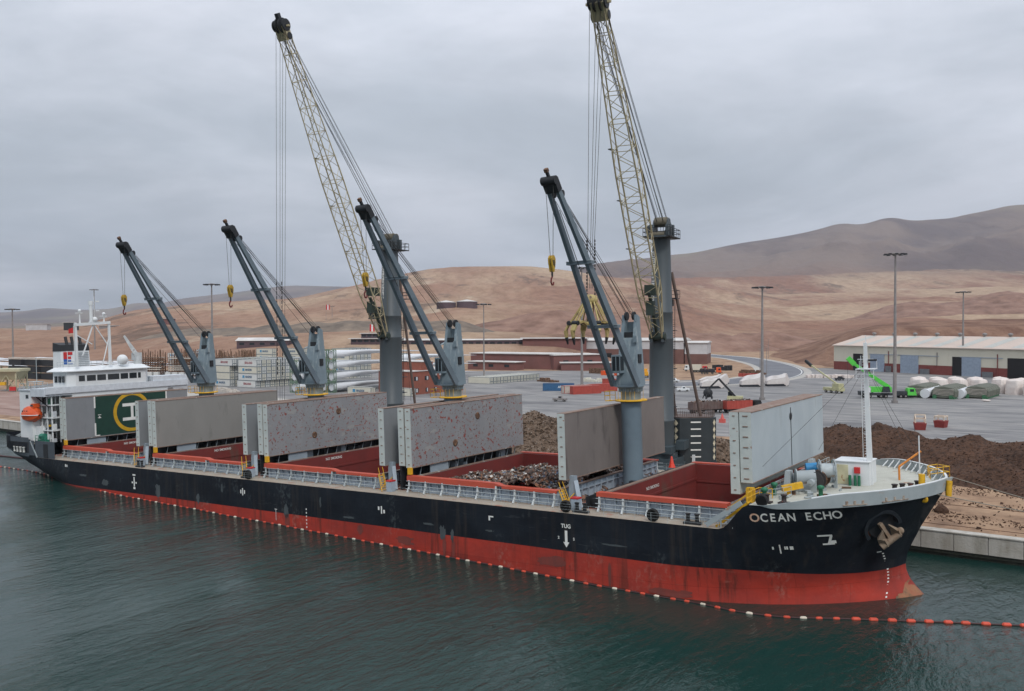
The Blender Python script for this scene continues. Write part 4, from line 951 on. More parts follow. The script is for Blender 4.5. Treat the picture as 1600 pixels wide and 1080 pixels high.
def quay_crane(base,tip,topz,label,letters,cw=True,pz=26.5,rs=1.18):
    bx,by=base; root=empty('mobile_harbour_crane',(bx,by,3.0),label,'crane',0,'mobile harbour cranes on the quay')
    d=Vector((tip[0]-bx,tip[1]-by,0)); d.normalize(); sd_=Vector((-d.y,d.x,0)); Z=Vector((0,0,1))
    def P(a,b,z): return d*a+sd_*b+Z*(z-3.0)
    def Wd(p): return Vector(p)-Vector((bx,by,3.0))
    M3=Matrix((d,sd_,Z)).transposed()
    # undercarriage
    c=MB()
    c.obox(P(0,0,5.4),(15,6.4,1.6),R=M3,mi=0); c.obox(P(0,0,6.6),(6,6,1.2),R=M3,mi=0)
    for a in(-6.2,6.2):
        c.obox(P(a,0,5.0),(1.4,13,1.0),R=M3,mi=0)
        for b in(-6.2,6.2): c.tube(P(a,b,3.3),P(a,b,5.2),.35,n=10,mi=0); c.obox(P(a,b,3.18),(2.4,2.4,.3),R=M3,mi=1)
    c.build('undercarriage',[M_qblue,M_dark],root)
    c=MB()
    for a in np.arange(-5.2,5.3,1.3):
        for b in(-3.4,-2.3,2.3,3.4): c.tube(P(a,b-.35,3.75),P(a,b+.35,3.75),.72,n=14)
    c.build('wheel_set',M_rub,root)
    # slewing deck
    c=MB(); c.lathe([(2.6,4.2),(2.6,5.0)],(0,0,0),24); c.obox(P(-2.5,0,8.6),(11,4.6,1.1),R=M3)
    c.obox(P(-3,3.0,9.1),(6,1.4,1.4),R=M3)
    c.build('slewing_frame',M_qblue,root)
    # tower: tapered round column with collars
    c=MB(); T=topz-3
    c.lathe([(r_*rs if z_<T-5 else r_*(1+(rs-1)*.6),z_) for r_,z_ in [(1.75,5.5),(1.7,9.8),(1.78,10.0),(1.78,10.2),(1.68,10.3),(1.6,23.0),(1.64,23.1),(1.64,23.3),(1.55,23.4),(1.5,27.2),(1.56,27.3),(1.56,27.5),(1.48,27.6),(1.28,T-3.2),(1.28,T-2.4)]],(0,0,0),28)
    c.obox(P(1.8,.9,pz),(1.8,.4,1.6),R=M3); c.obox(P(1.8,-.9,pz),(1.8,.4,1.6),R=M3)
    c.build('tower',M_qgrey,root)
    # tower head
    c=MB()
    pl=[(-2.6,-.2),(2.9,-.2),(2.9,.0),(2.6,.5),(1.4,1.0),(.4,2.6),(-.2,3.0),(-.9,2.9),(-1.4,2.2),(-1.7,.4),(-2.6,0)]
    for s in(-1.1,1.1): c.prism(pl,s-.12,s+.12,0,lambda x,y,z:P(x,z,topz-2.4+y))
    c.obox(P(.3,0,topz-2.55),(6.0,3.2,.25),R=M3)
    for a in(-.9,.1): c.tube(P(a,-1.0,topz+.0),P(a,1.0,topz+.0),.75,n=14,mi=1)
    c.tube(P(2.5,-1.2,topz-2.2),P(2.5,1.2,topz-2.2),.5,n=12,mi=1)
    for b_ in(-1.5,1.5):
        for a_ in(-1.2,.6,2.0): c.obox(P(a_,b_,topz-1.5),(.7,.5,1.6+.5*(a_<1)),R=M3)
    c.build('tower_head',[M_qgrey,mat('sheave_brown',(.16,.14,.10),.6,amt=.6)],root)
    c=MB()
    q=[P(-3.3,-2.2,topz-2.4),P(2.9,-2.2,topz-2.4),P(2.9,2.2,topz-2.4),P(-3.3,2.2,topz-2.4),P(-3.3,-2.2,topz-2.4)]
    rail(c,q,1.25,0,.05); c.obox(P(-.2,0,topz-2.5),(6.3,4.5,.16),R=M3)
    c.build('platform_railing',M_dark,root)
    # lettering strip down the tower
    c=MB(); 
    f_=(Vector((CX,CY,0))-Vector((bx,by,0))).normalized(); f_=(f_*.75-Vector((f_.y,-f_.x,0))*-.66).normalized() if 0 else f_
    g_=Vector((-f_.y,f_.x,0))
    ang=-.95
    f2=(f_*math.cos(ang)+g_*math.sin(ang)); g2=Vector((-f2.y,f2.x,0))
    n=len(letters)
    for i,ch in enumerate(letters):
        zc=topz-5.2-i*1.0; r=1.30*(1+(rs-1)*.75)+.018*i+.06
        c.obox(f2*r+Z*(zc-3),(.06,.62,.86),R=Matrix((f2,g2,Z)).transposed(),mi=0)
        v,fc=text_mesh(ch,1,.03); c.add([f2*(r+.045)+g2*(p[0]*.62)+Z*(zc-3-.28+p[1]*.75) for p in v],fc,1)
    c.build('tower_lettering',[M_mark,M_dark],root)
    # jib
    tipv=Vector(tip)-Vector((bx,by,3)); piv=P(2.3,0,pz)
    c=MB(); S=lattice(c,piv,tipv,sd_,1.6,3.1,1.5,.8,2.3,1.3,26,.13,.055)
    J=c.build('jib',M_beige,root)
    dj=(tipv-piv).normalized()
    c=MB()
    for s in(-1.1,-.4,.4,1.1): c.tube(tipv+dj*.2+sd_*(s-.1),tipv+dj*.2+sd_*(s+.1),1.25 if abs(s)<1 else 1.0,n=16,mi=0)
    c.beam(tipv-dj*2.2,tipv+dj*.2,2.2,1.2,1); c.beam(tipv-sd_*1.7,tipv+sd_*1.7,.3,.3,1); c.tube(tipv-dj*1.6-sd_*1.2+d.cross(sd_)*0,tipv-dj*1.6+sd_*1.2,.6,n=12,mi=0); c.beam(tipv+dj*1.2,tipv+dj*2.2,.7,.7,0)
    c.build('jib_head',[M_dark,M_beige],J)
    mg=mat('fittings_dark_green',(.03,.045,.035),.6,amt=.5)
    for i in(8,12,16): 
        c=MB(); q=S[i][0].lerp(S[i][3],.5); c.obox(q-sd_*.5,(.5,.9,.12)); c.build('lamp_bracket',mg,J)
    c=MB(); c.obox(S[4][0].lerp(S[4][1],.5),(2.0,1.8,1.6),R=M3); c.build('hydraulic_cabinet',mg,J)
    c=MB(); c.obox(S[3][2].lerp(S[3][3],.5),(1.0,1.2,2.2),R=M3); c.build('cable_drum',mg,J)
    c=MB(); c.tube(piv-sd_*1.3,piv+sd_*1.3,.55,n=12); c.tube(piv+dj*.3,piv+dj*9-Z*.6,.28,n=10); c.build('luffing_cylinder',mg,J)
    # ropes
    c=MB(); hd=P(0,0,topz+.7)
    for s in(-.95,-.8,-.25,.25,.8,.95):
        c.tube(hd+sd_*s*.9,tipv-dj*1.4+sd_*s,.04,n=4,cap=False)
        if abs(s)>.5: c.tube(P(.9,s*.6,topz),tipv-dj*1.8+sd_*s*.6,.035,n=4,cap=False)
    for s in(-.5,.5): c.tube(P(-1.4,s,topz-.6),P(-5.8,s*1.5,13),.035,n=4,cap=False)
    c.build('luffing_rope',M_rope,root)
    # stays/struts to the rear deck
    c=MB()
    for s in(-1,1): c.tube(P(-1.4,s*1.3,topz-8.0),P(-6.0+(s-1)*-.3,(3.0 if cw else 0)+s*2.0,13.2 if cw else 9.5),.26,n=10)
    c.build('rear_strut',M_strut,root)
    # side platform with ladder
    c=MB(); c.obox(P(-2.4,1.0,topz-12.2),(2.4,2.2,.15),R=M3); c.obox(P(-2.2,.7,topz-12.9),(1.4,1.2,1.1),R=M3)
    rail(c,[P(-3.6,-.1,topz-12.1),P(-3.6,2.1,topz-12.1),P(-1.2,2.1,topz-12.1)],1.2,0,.04)
    for s in(0,.5):
        c.tube(P(-1.9,1.2+s,9.2),P(-1.9,1.2+s,topz-12.2),.05,n=5)
    for i in range(56): 
        if 9.4+i*.36<topz-12.3: c.tube(P(-1.9,1.2,9.4+i*.36),P(-1.9,1.7,9.4+i*.36),.025,n=4,cap=False)
    for i in range(6): c.obox(P(-2.4,1.3,12+i*3.1),(1.3,1.0,.1),R=M3); c.obox(P(-2.0,1.0,12.8+i*3.1),(.3,.3,1.1),R=M3)
    c.build('tower_ladder',M_dark,root)
    # operator cab on the tower
    c=MB(); c.obox(P(2.6,-1.9,pz+3.4),(2.2,1.6,.2),R=M3,mi=0); c.obox(P(2.6,-1.9,pz+4.5),(2.0,1.5,2.0),R=M3,mi=1); c.obox(P(2.6,-1.9,pz+5.6),(2.2,1.6,.2),R=M3,mi=0)
    if not cw: c.build('operator_cab',[M_qblue,M_win],root)
    if cw:
        # ballast block with chamfered corners, diamonds and bars
        ca,cb2,w,L_=-6.55,3.1,3.7,3.2
        poly=[(-L_,-w+1.1),(-L_+1.1,-w),(L_-1.0,-w),(L_,-w+1.0),(L_,w-1.0),(L_-1.0,w),(-L_+1.1,w),(-L_,w-1.1)]
        _a=.52; poly=[(a*math.cos(_a)-b*math.sin(_a),a*math.sin(_a)+b*math.cos(_a)+0) for a,b in poly]
        c=MB(); c.prism([(ca+a,cb2+b) for a,b in poly],6.0,13.2,0,lambda x,y,z:P(x,y,z)); 
        c.prism([(ca+a*1.05,cb2+b*1.05) for a,b in poly],5.4,6.0,0,lambda x,y,z:P(x,y,z)); c.prism([(ca+a*.9,cb2+b*.9) for a,b in poly],13.2,13.35,1,lambda x,y,z:P(x,y,z))
        BK=c.build('counterweight',[M_cwt,M_strut],root)
        c=MB()
        # the faces: near-side corner faces get diamonds, flats get bars
        P8=[P(ca+a,cb2+b,0)*1 for a,b in poly]
        for p in P8: p.z=0
        for i in range(8):
            a_=P8[i];b_=P8[(i+1)%8]; m_=(a_+b_)/2; e_=(b_-a_); ln=e_.length; e_.normalize(); nn=Vector((e_.y,-e_.x,0))
            if nn.dot(m_-Vector(P(ca,cb2,3)))<0: nn=-nn
            m_=m_+nn*.03
            if ln<2.2:
                for q in range(6):
                    zc=3.75+q*1.13; c.add([m_+Z*(zc-.55),m_+e_*.46+Z*zc,m_+Z*(zc+.55),m_-e_*.46+Z*zc],[(0,1,2,3)],0)
            else:
                for q in range(6):
                    zc=3.9+q*1.13; c.add([m_-e_*.85+Z*(zc-.11),m_+e_*.85+Z*(zc-.11),m_+e_*.85+Z*(zc+.11),m_-e_*.85+Z*(zc+.11)],[(0,1,2,3)],1)
        c.build('ballast_marks',[M_cream,M_mark],BK)
        c=MB(); q=[P(ca+a*.95,cb2+b*.95,13.3) for a,b in poly]; 
        for a_,b_ in zip(q,q[1:]+q[:1]):
            n=max(2,int((b_-a_).length/.35))
            for i in range(n): t=a_.lerp(b_,i/n); c.tube(t,t+Z*(.9+.3*random.random()),.035,n=4,cap=False)
            c.tube(a_+Z*.9,b_+Z*.9,.035,n=4,cap=False)
        c.build('ballast_railing',M_strut,BK)
        c=MB(); c.obox(P(-4.4,4.4,6.6),(2.4,.4,1.3),R=M3,mi=0); c.build('drive_cabinet',M_white,root)
    return root,tipv,sd_
BR,bt,bs=quay_crane((-13.2,30),(-7.7,0,69.8),44.9,'grey harbour crane with diamond-marked ballast block, nearest the bow','GOTTWALD')
AR,at_,as_=quay_crane((-72,30),(-68.4,0,78.6),46.0,'grey harbour crane further aft, beside the stacked white blades','GOTTWALD',cw=False,rs=1.36)
# grab with its ropes for crane B
c=MB()
for s in(-1.2,-.3,.3,.9):
    a_=bt+bs*s; c.tube(a_,Vector((-9.0+s*.35,0,33.2))-Vector((-13.2,30,3)),.035,n=4,cap=False)
for s in(-.5,.7): 
    p_=Vector((-9.0+s,0,39.5))-Vector((-13.2,30,3)); q_=Vector((-9.0+s,0,32.2))-Vector((-13.2,30,3)); 
    for i in range(16): c.tube(p_.lerp(q_,i/16),p_.lerp(q_,(i+.7)/16),.10,n=5)
c.build('hoist_rope',M_rope,BR)
c=MB()
for s in(-1.2,-.3,.3,1.0):
    a_=at_+as_*s; c.tube(a_,Vector((-69.6+s*.6,.2*s,7.0))-Vector((-72,30,3)),.04,n=4,cap=False)
for s in(-.7,.6):
    p_=Vector((-69.6+s,0,36))-Vector((-72,30,3)); q_=Vector((-69.6+s,0,20))-Vector((-72,30,3))
    for i in range(20): c.tube(p_.lerp(q_,i/20),p_.lerp(q_,(i+.7)/20),.08,n=5)
c.build('hoist_rope',M_rope,AR)
GR=empty('orange_peel_grab',(-9.0,0,26.0),'open yellow orange-peel grab hanging from the harbour crane above the open holds','grab')
M_grab=mat('grab_yellow',(.52,.42,.17),.6,0,(.38,.29,.12),.8,.9,rust=(.13,.09,.06),rscale=1.2,rthr=.56,rwid=.1)
c=MB(); c.lathe([(.3,5.2),(.9,5.3),(1.0,5.7),(.9,6.2),(.35,6.4)],n=12,mi=0); c.lathe([(.2,2.2),(.75,2.3),(.75,2.8),(.25,2.9)],n=12,mi=0)
c.tube((0,0,2.5),(0,0,5.5),.28,n=8,mi=1); c.tube((.45,0,2.6),(.45,0,5.4),.1,n=6,mi=1); c.tube((-.45,0,2.6),(-.45,0,5.4),.1,n=6,mi=1)
c.build('grab_head',[M_grab,M_rust],GR)
for i in range(6):
    a=2*PI*i/6+.3; u=Vector((math.cos(a),math.sin(a),0)); v=Vector((-u.y,u.x,0)); Z=Vector((0,0,1))
    c=MB()
    for s in(-.22,.22): c.beam(u*.75+v*s+Z*5.5,u*2.75+v*s*1.3+Z*2.6,.14,.2,0)
    hp=[u*.7+Z*2.5,u*1.7+Z*2.9,u*2.8+Z*2.7,u*3.3+Z*1.7,u*3.2+Z*.8,u*3.0-Z*.1]
    ws=[.35,.75,.85,.75,.45,.06]
    for (p,w0),(q,w1) in zip(zip(hp,ws),list(zip(hp,ws))[1:]): c.beam(p,q,w0,.28,0 if p is not hp[-2] else 1,w1,.2)
    c.tube(u*2.8-v*.5+Z*2.7,u*2.8+v*.5+Z*2.7,.3,n=8,mi=1)
    c.build('grab_tine',[M_grab,M_dark],GR)
# ------------------------------------------------------------------ setting: water, quay, yard, terrain
def nmat(name,build):
    m=bpy.data.materials.new(name); m.use_nodes=True; build(m.node_tree,m.node_tree.nodes['Principled BSDF']); return m
def water(t,b):
    n=t.nodes;l=t.links
    b.inputs['Base Color'].default_value=(.009,.034,.029,1); b.inputs['Roughness'].default_value=.09; b.inputs['IOR'].default_value=1.33; b.inputs['Specular IOR Level'].default_value=.5
    tc=n.new('ShaderNodeTexCoord')
    def nz(sc,rot,scale,det,rough=.55,dist=0):
        mp=n.new('ShaderNodeMapping'); mp.inputs['Scale'].default_value=sc; mp.inputs['Rotation'].default_value=(0,0,rot); l.new(tc.outputs['Object'],mp.inputs[0])
        x=n.new('ShaderNodeTexNoise'); x.inputs['Scale'].default_value=scale; x.inputs['Detail'].default_value=det; x.inputs['Roughness'].default_value=rough; x.inputs['Distortion'].default_value=dist; l.new(mp.outputs[0],x.inputs['Vector']); return x.outputs[0]
    a=nz((1,.38,1),rad(50),1.15,5,.6,.4); c=nz((1,.28,1),rad(46),.16,3,.5,.3); d=nz((1,.6,1),rad(70),3.2,3)
    gust=nz((1,.35,1),rad(48),.030,4,.55)
    gm=n.new('ShaderNodeMapRange'); l.new(gust,gm.inputs[0]); gm.inputs[1].default_value=.38; gm.inputs[2].default_value=.62; gm.inputs[3].default_value=.30; gm.inputs[4].default_value=1.3
    def sc(v,k):
        x=n.new('ShaderNodeMath'); x.operation='MULTIPLY'; l.new(v,x.inputs[0]); x.inputs[1].default_value=k; return x.outputs[0]
    def ad(p,q):
        x=n.new('ShaderNodeMath'); x.operation='ADD'; l.new(p,x.inputs[0]); l.new(q,x.inputs[1]); return x.outputs[0]
    hgt=ad(ad(sc(a,.55),sc(c,1.05)),sc(d,.10))
    mu=n.new('ShaderNodeMath'); mu.operation='MULTIPLY'; l.new(hgt,mu.inputs[0]); l.new(gm.outputs[0],mu.inputs[1])
    bp=n.new('ShaderNodeBump'); bp.inputs['Strength'].default_value=1; bp.inputs['Distance'].default_value=.55; l.new(mu.outputs[0],bp.inputs['Height']); l.new(bp.outputs[0],b.inputs['Normal'])
M_water=nmat('harbour_water',water)
c=MB(); c.add([(-4000,-4000,0),(4000,-4000,0),(4000,18.4,0),(-4000,18.4,0)],[(0,1,2,3)])
c.build('water',M_water,kind='structure')
def noisecol(cols,scale,stretch=(1,1,1),rough=.9,bump=.3,bscale=.5,second=None):
    def f(t,b):
        n=t.nodes;l=t.links; b.inputs['Roughness'].default_value=rough; b.inputs['Specular IOR Level'].default_value=.25
        tc=n.new('ShaderNodeTexCoord')
        def ramp(sc,st,cs,loc,det=8):
            mp=n.new('ShaderNodeMapping'); mp.inputs['Scale'].default_value=st; mp.inputs['Location'].default_value=loc; l.new(tc.outputs['Object'],mp.inputs[0])
            x=n.new('ShaderNodeTexNoise'); x.inputs['Scale'].default_value=sc; x.inputs['Detail'].default_value=det; x.inputs['Roughness'].default_value=.62; l.new(mp.outputs[0],x.inputs['Vector'])
            r=n.new('ShaderNodeValToRGB'); e=r.color_ramp.elements
            for i,(p,q) in enumerate(cs):
                z_=e[i] if i<2 else e.new(p); z_.position=p; z_.color=(*q,1)
            l.new(x.outputs[0],r.inputs[0]); return r.outputs[0],x.outputs[0]
        c1,x1=ramp(scale,stretch,cols,(0,0,0))
        cur=c1
        if second:
            c2,_=ramp(second[0],second[1],second[2],(31,7,3))
            m=n.new('ShaderNodeMix'); m.data_type='RGBA'; m.blend_type='MULTIPLY'; m.inputs[0].default_value=1; l.new(cur,m.inputs[6]); l.new(c2,m.inputs[7]); cur=m.outputs[2]
        l.new(cur,b.inputs['Base Color'])
        _,xb=ramp(bscale,(1,1,1),cols,(9,2,1),10)
        bp=n.new('ShaderNodeBump'); bp.inputs['Strength'].default_value=bump; bp.inputs['Distance'].default_value=.4; l.new(xb,bp.inputs['Height']); l.new(bp.outputs[0],b.inputs['Normal'])
    return f
M_dirt=nmat('dirt_tan',noisecol([(.32,(.17,.105,.07)),(.45,(.32,.205,.13)),(.56,(.38,.255,.165)),(.70,(.22,.145,.10))],.09,(1,1,1),.95,.4,1.2,(.4,(1,1,1),[(.3,(.75,.74,.73)),(.6,(1.05,1.05,1.05))])))
M_asph=nmat('yard_asphalt',noisecol([(.28,(.13,.128,.13)),(.42,(.185,.182,.182)),(.55,(.255,.248,.24)),(.60,(.20,.195,.195)),(.74,(.15,.145,.145))],.03,(1,2.2,1),.75,.1,2,(.09,(.7,4,1),[(.36,(.72,.72,.74)),(.50,(1.0,1.0,1.0)),(.64,(1.18,1.16,1.12))])))
M_road=nmat('road_asphalt',noisecol([(.3,(.12,.125,.14)),(.7,(.19,.195,.21))],.05,(1,1,1),.8,.05,2))
M_redgr=nmat('apron_brown',noisecol([(.3,(.22,.14,.115)),(.5,(.30,.20,.165)),(.7,(.36,.27,.23))],.05,(1,3,1),.9,.2,1))
M_conc=nmat('quay_concrete',noisecol([(.3,(.36,.34,.30)),(.5,(.47,.45,.41)),(.7,(.40,.37,.32))],.3,(1,1,1),.85,.2,3,(.8,(1,1,.12),[(.35,(.72,.70,.66)),(.6,(1.05,1.05,1.05))])))
M_algae_shade=nmat('tide_shade_band',noisecol([(.3,(.02,.025,.02)),(.7,(.06,.06,.045))],.8,(1,1,1),.7,.3,3))  # wet algae tone, with the shade under the overhang painted in
c=MB(); c.add([(-3500,18,3.0),(3500,18,3.0),(3500,3500,3.0),(-3500,3500,3.0)],[(0,1,2,3)]); c.build('ground',M_dirt,kind='structure')
# quay wall: panels with open joints over a recessed band coloured for algae and underside shade
c=MB(); x=-420
while x<260:
    c.box(x+.04,x+3.66,17.7,19.0,.85,2.99,0); x+=3.7
c.box(-420,260,17.6,19.2,2.99,3.12,0); c.box(-420,260,18.15,19.0,-6,.85,1); c.box(-420,260,17.9,18.1,.4,.86,1)
for x in range(-416,256,22): c.lathe([(.35,0),(.28,.15),(.24,.5),(.42,.6),(.4,.75)],(x+3.1,18.7,3.12),10,1)
c.build('quay_wall',[M_conc,M_algae_shade],kind='structure')
c=MB(); c.box(-420,260,22.0,22.14,3.0,3.06); c.box(-420,260,36.0,36.14,3.0,3.06); c.build('quay_rail',M_rust,label='rusty crane rails set flush along the quay edge',cat='rails')
def sheet(name,pts,z,m,kind='structure'):
    c=MB(); c.add([(x,y,z) for x,y in pts],[tuple(range(len(pts)))]); return c.build(name,m,kind=kind)
sheet('yard_pavement',[(-330,75),(-130,70),(-75,78),(-5,98),(300,98),(300,420),(10,372),(-85,425),(-120,418),(-100,300),(-135,262),(-150,330),(-210,325),(-330,240),(-420,200)],3.012,M_asph)
sheet('apron_pavement',[(-420,26),(-95,26),(-95,70),(-420,80)],3.010,M_redgr)
M_lane=nmat('lane_grey',noisecol([(.3,(.36,.34,.31)),(.7,(.44,.42,.38))],.05,(1,3,1),.85,.1,2))
sheet('yard_lane',[(-330,98),(-75,92),(-62,104),(-330,114)],3.022,M_lane)
# curved access road
pts=[(-330,665),(-275,628),(-245.8,598),(-201.7,555),(-157,485),(-124,420),(-102,359),(-94,306),(-100,268),(-118,235)]
def smooth(p,k=5):
    o=[]
    for i in range(len(p)-1):
        p0=p[max(i-1,0)];p1=p[i];p2=p[i+1];p3=p[min(i+2,len(p)-1)]
        for j in range(k):
            t=j/k; o.append(tuple(.5*((2*p1[a])+(-p0[a]+p2[a])*t+(2*p0[a]-5*p1[a]+4*p2[a]-p3[a])*t*t+(-p0[a]+3*p1[a]-3*p2[a]+p3[a])*t**3) for a in range(len(p1))))
    return o+[p[-1]]
rp=smooth(pts,6)
def ribbon(name,rp,w,z,m,off=0,kind='structure'):
    c=MB(); q=[]
    for i,p in enumerate(rp):
        a=Vector(rp[max(i-1,0)]);b=Vector(rp[min(i+1,len(rp)-1)]); d=(b-a).normalized(); n_=Vector((-d.y,d.x)); p=Vector(p)+n_*off
        q.append((p+n_*w/2,p-n_*w/2))
    for (a,b),(e,f) in zip(q,q[1:]): c.add([(a.x,a.y,z),(b.x,b.y,z),(f.x,f.y,z),(e.x,e.y,z)],[(3,2,1,0)])
    o=c.build(name,m,kind=kind)
    return o
ribbon('road',rp,22,3.06,M_road)
ribbon('road_shoulder',rp,30,3.035,M_lane)
ribbon('road_edge_line',rp,.5,3.075,M_mark,10)

# ------------------------------------------------------------------ terrain
def terrain():
    rowsD=[
     (420,[(-900,None),(2500,None)]),
     (520,[(-900,None),(2500,None)]),
     (545,[(-900,578),(200,578),(370,574),(640,574),(900,574),(1290,577),(1320,560),(1340,548),(1700,546),(2500,546)]),
     (585,[(-900,572),(0,572),(200,570),(370,546),(450,541),(530,541),(700,541),(850,541),(905,544),(940,560),(1050,573),(1250,573),(1300,540),(1340,514),(1600,509),(2500,509)]),
     (680,[(-900,555),(0,554),(120,556),(200,552),(370,530),(530,526),(700,526),(850,526),(930,538),(1050,565),(1200,563),(1280,545),(1340,508),(1600,504),(2500,504)]),
     (850,[(-900,532),(0,530),(150,533),(250,522),(370,522),(530,514),(640,511),(750,513),(850,518),(1000,530),(1080,552),(1220,550),(1280,536),(1330,517),(1400,506),(1600,503),(2500,503)]),
     (1100,[(-900,520),(0,519),(150,518),(220,507),(370,508),(470,501),(530,502),(640,498),(700,486),(760,488),(850,500),(1000,508),(1080,534),(1200,533),(1290,522),(1400,507),(1600,502),(2500,502)]),
     (1500,[(-900,519),(0,518),(110,517),(200,500),(300,492),(450,492),(530,486),(650,484),(760,480),(860,482),(1000,480),(1080,494),(1150,506),(1300,505),(1450,494),(1600,490),(2500,490)]),
     (2100,[(-900,518),(0,518),(110,516),(200,495),(280,485),(450,478),(530,466),(650,450),(750,448),(850,454),(1000,462),(1090,474),(1200,488),(1400,478),(1600,470),(2500,470)]),
     (2900,[(-900,517),(0,517),(130,515),(200,495),(280,485),(350,480),(370,475),(400,475),(440,477),(471,470),(515,458),(560,447),(600,437),(660,424),(700,417.5),(760,418),(830,421),(900,427),(1000,446),(1100,456),(1200,462),(1400,456),(1600,450),(2500,450)]),
     (3800,[(-900,515),(0,515),(200,503),(350,492),(500,470),(650,448),(800,440),(950,442),(1050,442),(1200,441),(1400,436),(1600,432),(2500,430)]),
     (5200,[(-900,512),(0,512),(200,503),(350,490),(600,474),(800,455),(900,444),(960,432),(1050,424),(1150,412),(1250,402),(1311,390),(1346,400),(1389,384),(1440,394),(1507,382),(1579,368),(2500,360)]),
     (6400,[(-900,506),(0,506),(200,502),(350,486),(600,465),(800,444),(890,430),(942,415),(1000,407),(1050,400),(1084,397),(1150,383),(1205,375),(1239,369),(1280,360),(1311,350),(1346,354),(1389,341),(1425,348),(1456,345),(1480,345),(1507,338),(1531,334),(1579,323),(1640,321),(1800,312),(2100,318),(2500,330)]),
     (8200,[(-900,505),(0,500),(200,499),(280,480),(400,470),(600,470),(1000,440),(1200,410),(1600,360),(2500,360)]),
     (10500,[(-900,495),(-200,492),(0,489),(50,486),(67,481),(93,483),(133,485),(180,483),(216,472),(243,477),(287,467),(367,458),(450,447),(536,449),(600,450),(700,452),(900,450),(1200,440),(2500,440)]),
     (13000,[(-900,508),(2500,508)]),
    ]
    pxs=np.arange(-900,2501,5.0); D0=[r[0] for r in rowsD]
    f=1389.33
    prof=[]
    for Dd,pts in rowsD:
        if pts[0][1] is None: prof.append(np.full(len(pxs),2.3)); continue
        y=np.interp(pxs,[p[0] for p in pts],[p[1] for p in pts])
        # smooth
        k=9 if Dd<5000 else 3
        ypad=np.pad(y,k,mode='edge'); y=np.convolve(ypad,np.ones(2*k+1)/(2*k+1),'valid')
        # horizon height in the picture at this column
        dz=_fw.z+_r2.z*(pxs-800)/f-_u2.z*(y-540)/f
        prof.append(CZ+Dd*dz)
    prof=np.array(prof); lD=np.log(D0)
    Dn=np.exp(np.concatenate([np.linspace(math.log(420),math.log(3000),230,endpoint=False),np.linspace(math.log(3000),math.log(13000),170)]))
    Zg=np.zeros((len(Dn),len(pxs)))
    for i,Dd in enumerate(Dn):
        t=math.log(Dd); j=min(max(np.searchsorted(lD,t)-1,0),len(D0)-2); k=(t-lD[j])/(lD[j+1]-lD[j])
        p0=prof[max(j-1,0)];p1=prof[j];p2=prof[j+1];p3=prof[min(j+2,len(D0)-1)]
        h=k*k*(3-2*k); Zg[i]=p1*(1-h)+p2*h
    vx=np.zeros_like(Zg);vy=np.zeros_like(Zg)
    for i,Dd in enumerate(Dn):
        fx=_fw.x+_r2.x*(pxs-800)/f; fy=_fw.y+_r2.y*(pxs-800)/f
        vx[i]=CX+fx*Dd; vy[i]=CY+fy*Dd
    # relief: erosion folds and mounds
    rng=np.random.RandomState(3)
    def vnoise(X,Y,s,seed):
        r=np.random.RandomState(seed).rand(256,256); x=X/s;y=Y/s; xi=np.floor(x).astype(int);yi=np.floor(y).astype(int); fx=x-xi;fy=y-yi; fx=fx*fx*(3-2*fx);fy=fy*fy*(3-2*fy)
        g=lambda a,b:r[a%256,b%256]
        return (g(xi,yi)*(1-fx)+g(xi+1,yi)*fx)*(1-fy)+(g(xi,yi+1)*(1-fx)+g(xi+1,yi+1)*fx)*fy*1.0
    Dm=Dn[:,None]*np.ones_like(Zg)
    def ss(a,b,x): t=np.clip((x-a)/(b-a),0,1); return t*t*(3-2*t)
    n=np.zeros_like(Zg)
    amp=1
    for o,s in enumerate((900,420,190,85,38)):
        r=1-np.abs(2*vnoise(vx,vy,s,10+o)-1); n+=amp*(r-.5); amp*=.5
    m=np.zeros_like(Zg); amp=1
    for o,s in enumerate((120,55,25,12)):
        m+=amp*(vnoise(vx,vy,s,30+o)-.5); amp*=.5
    w1=ss(2300,5200,Dm)*(1-ss(5500,6250,Dm)); w2=ss(520,750,Dm)*(1-ss(2200,2700,Dm)); w3=ss(700,1500,Dm)*(1-ss(2500,2850,Dm)*.9)
    rel=np.clip((Zg-12)/110,0,1)
    Zg=Zg+n*95*w1*np.clip((Zg-20)/200,0,1)+m*np.clip(4+12*rel,0,14)*w2+n*34*w3*rel
    nr,nc=Zg.shape
    co=np.stack([vx,vy,Zg],-1).reshape(-1,3)
    idx=np.arange(nr*nc).reshape(nr,nc)
    fc=np.stack([idx[:-1,:-1],idx[:-1,1:],idx[1:,1:],idx[1:,:-1]],-1).reshape(-1,4)
    me=bpy.data.meshes.new('hills'); me.vertices.add(len(co)); me.vertices.foreach_set('co',co.ravel())
    me.loops.add(fc.size); me.loops.foreach_set('vertex_index',fc.ravel().astype(np.int32)); me.polygons.add(len(fc)); me.polygons.foreach_set('loop_start',np.arange(0,fc.size,4,dtype=np.int32)); me.polygons.foreach_set('loop_total',np.full(len(fc),4,dtype=np.int32))
    me.polygons.foreach_set('use_smooth',np.ones(len(fc),bool)); me.update(); me.validate()
    o=bpy.data.objects.new('hills',me); COL.objects.link(o); o['kind']='structure'
    return o,(Dn,pxs,Zg)
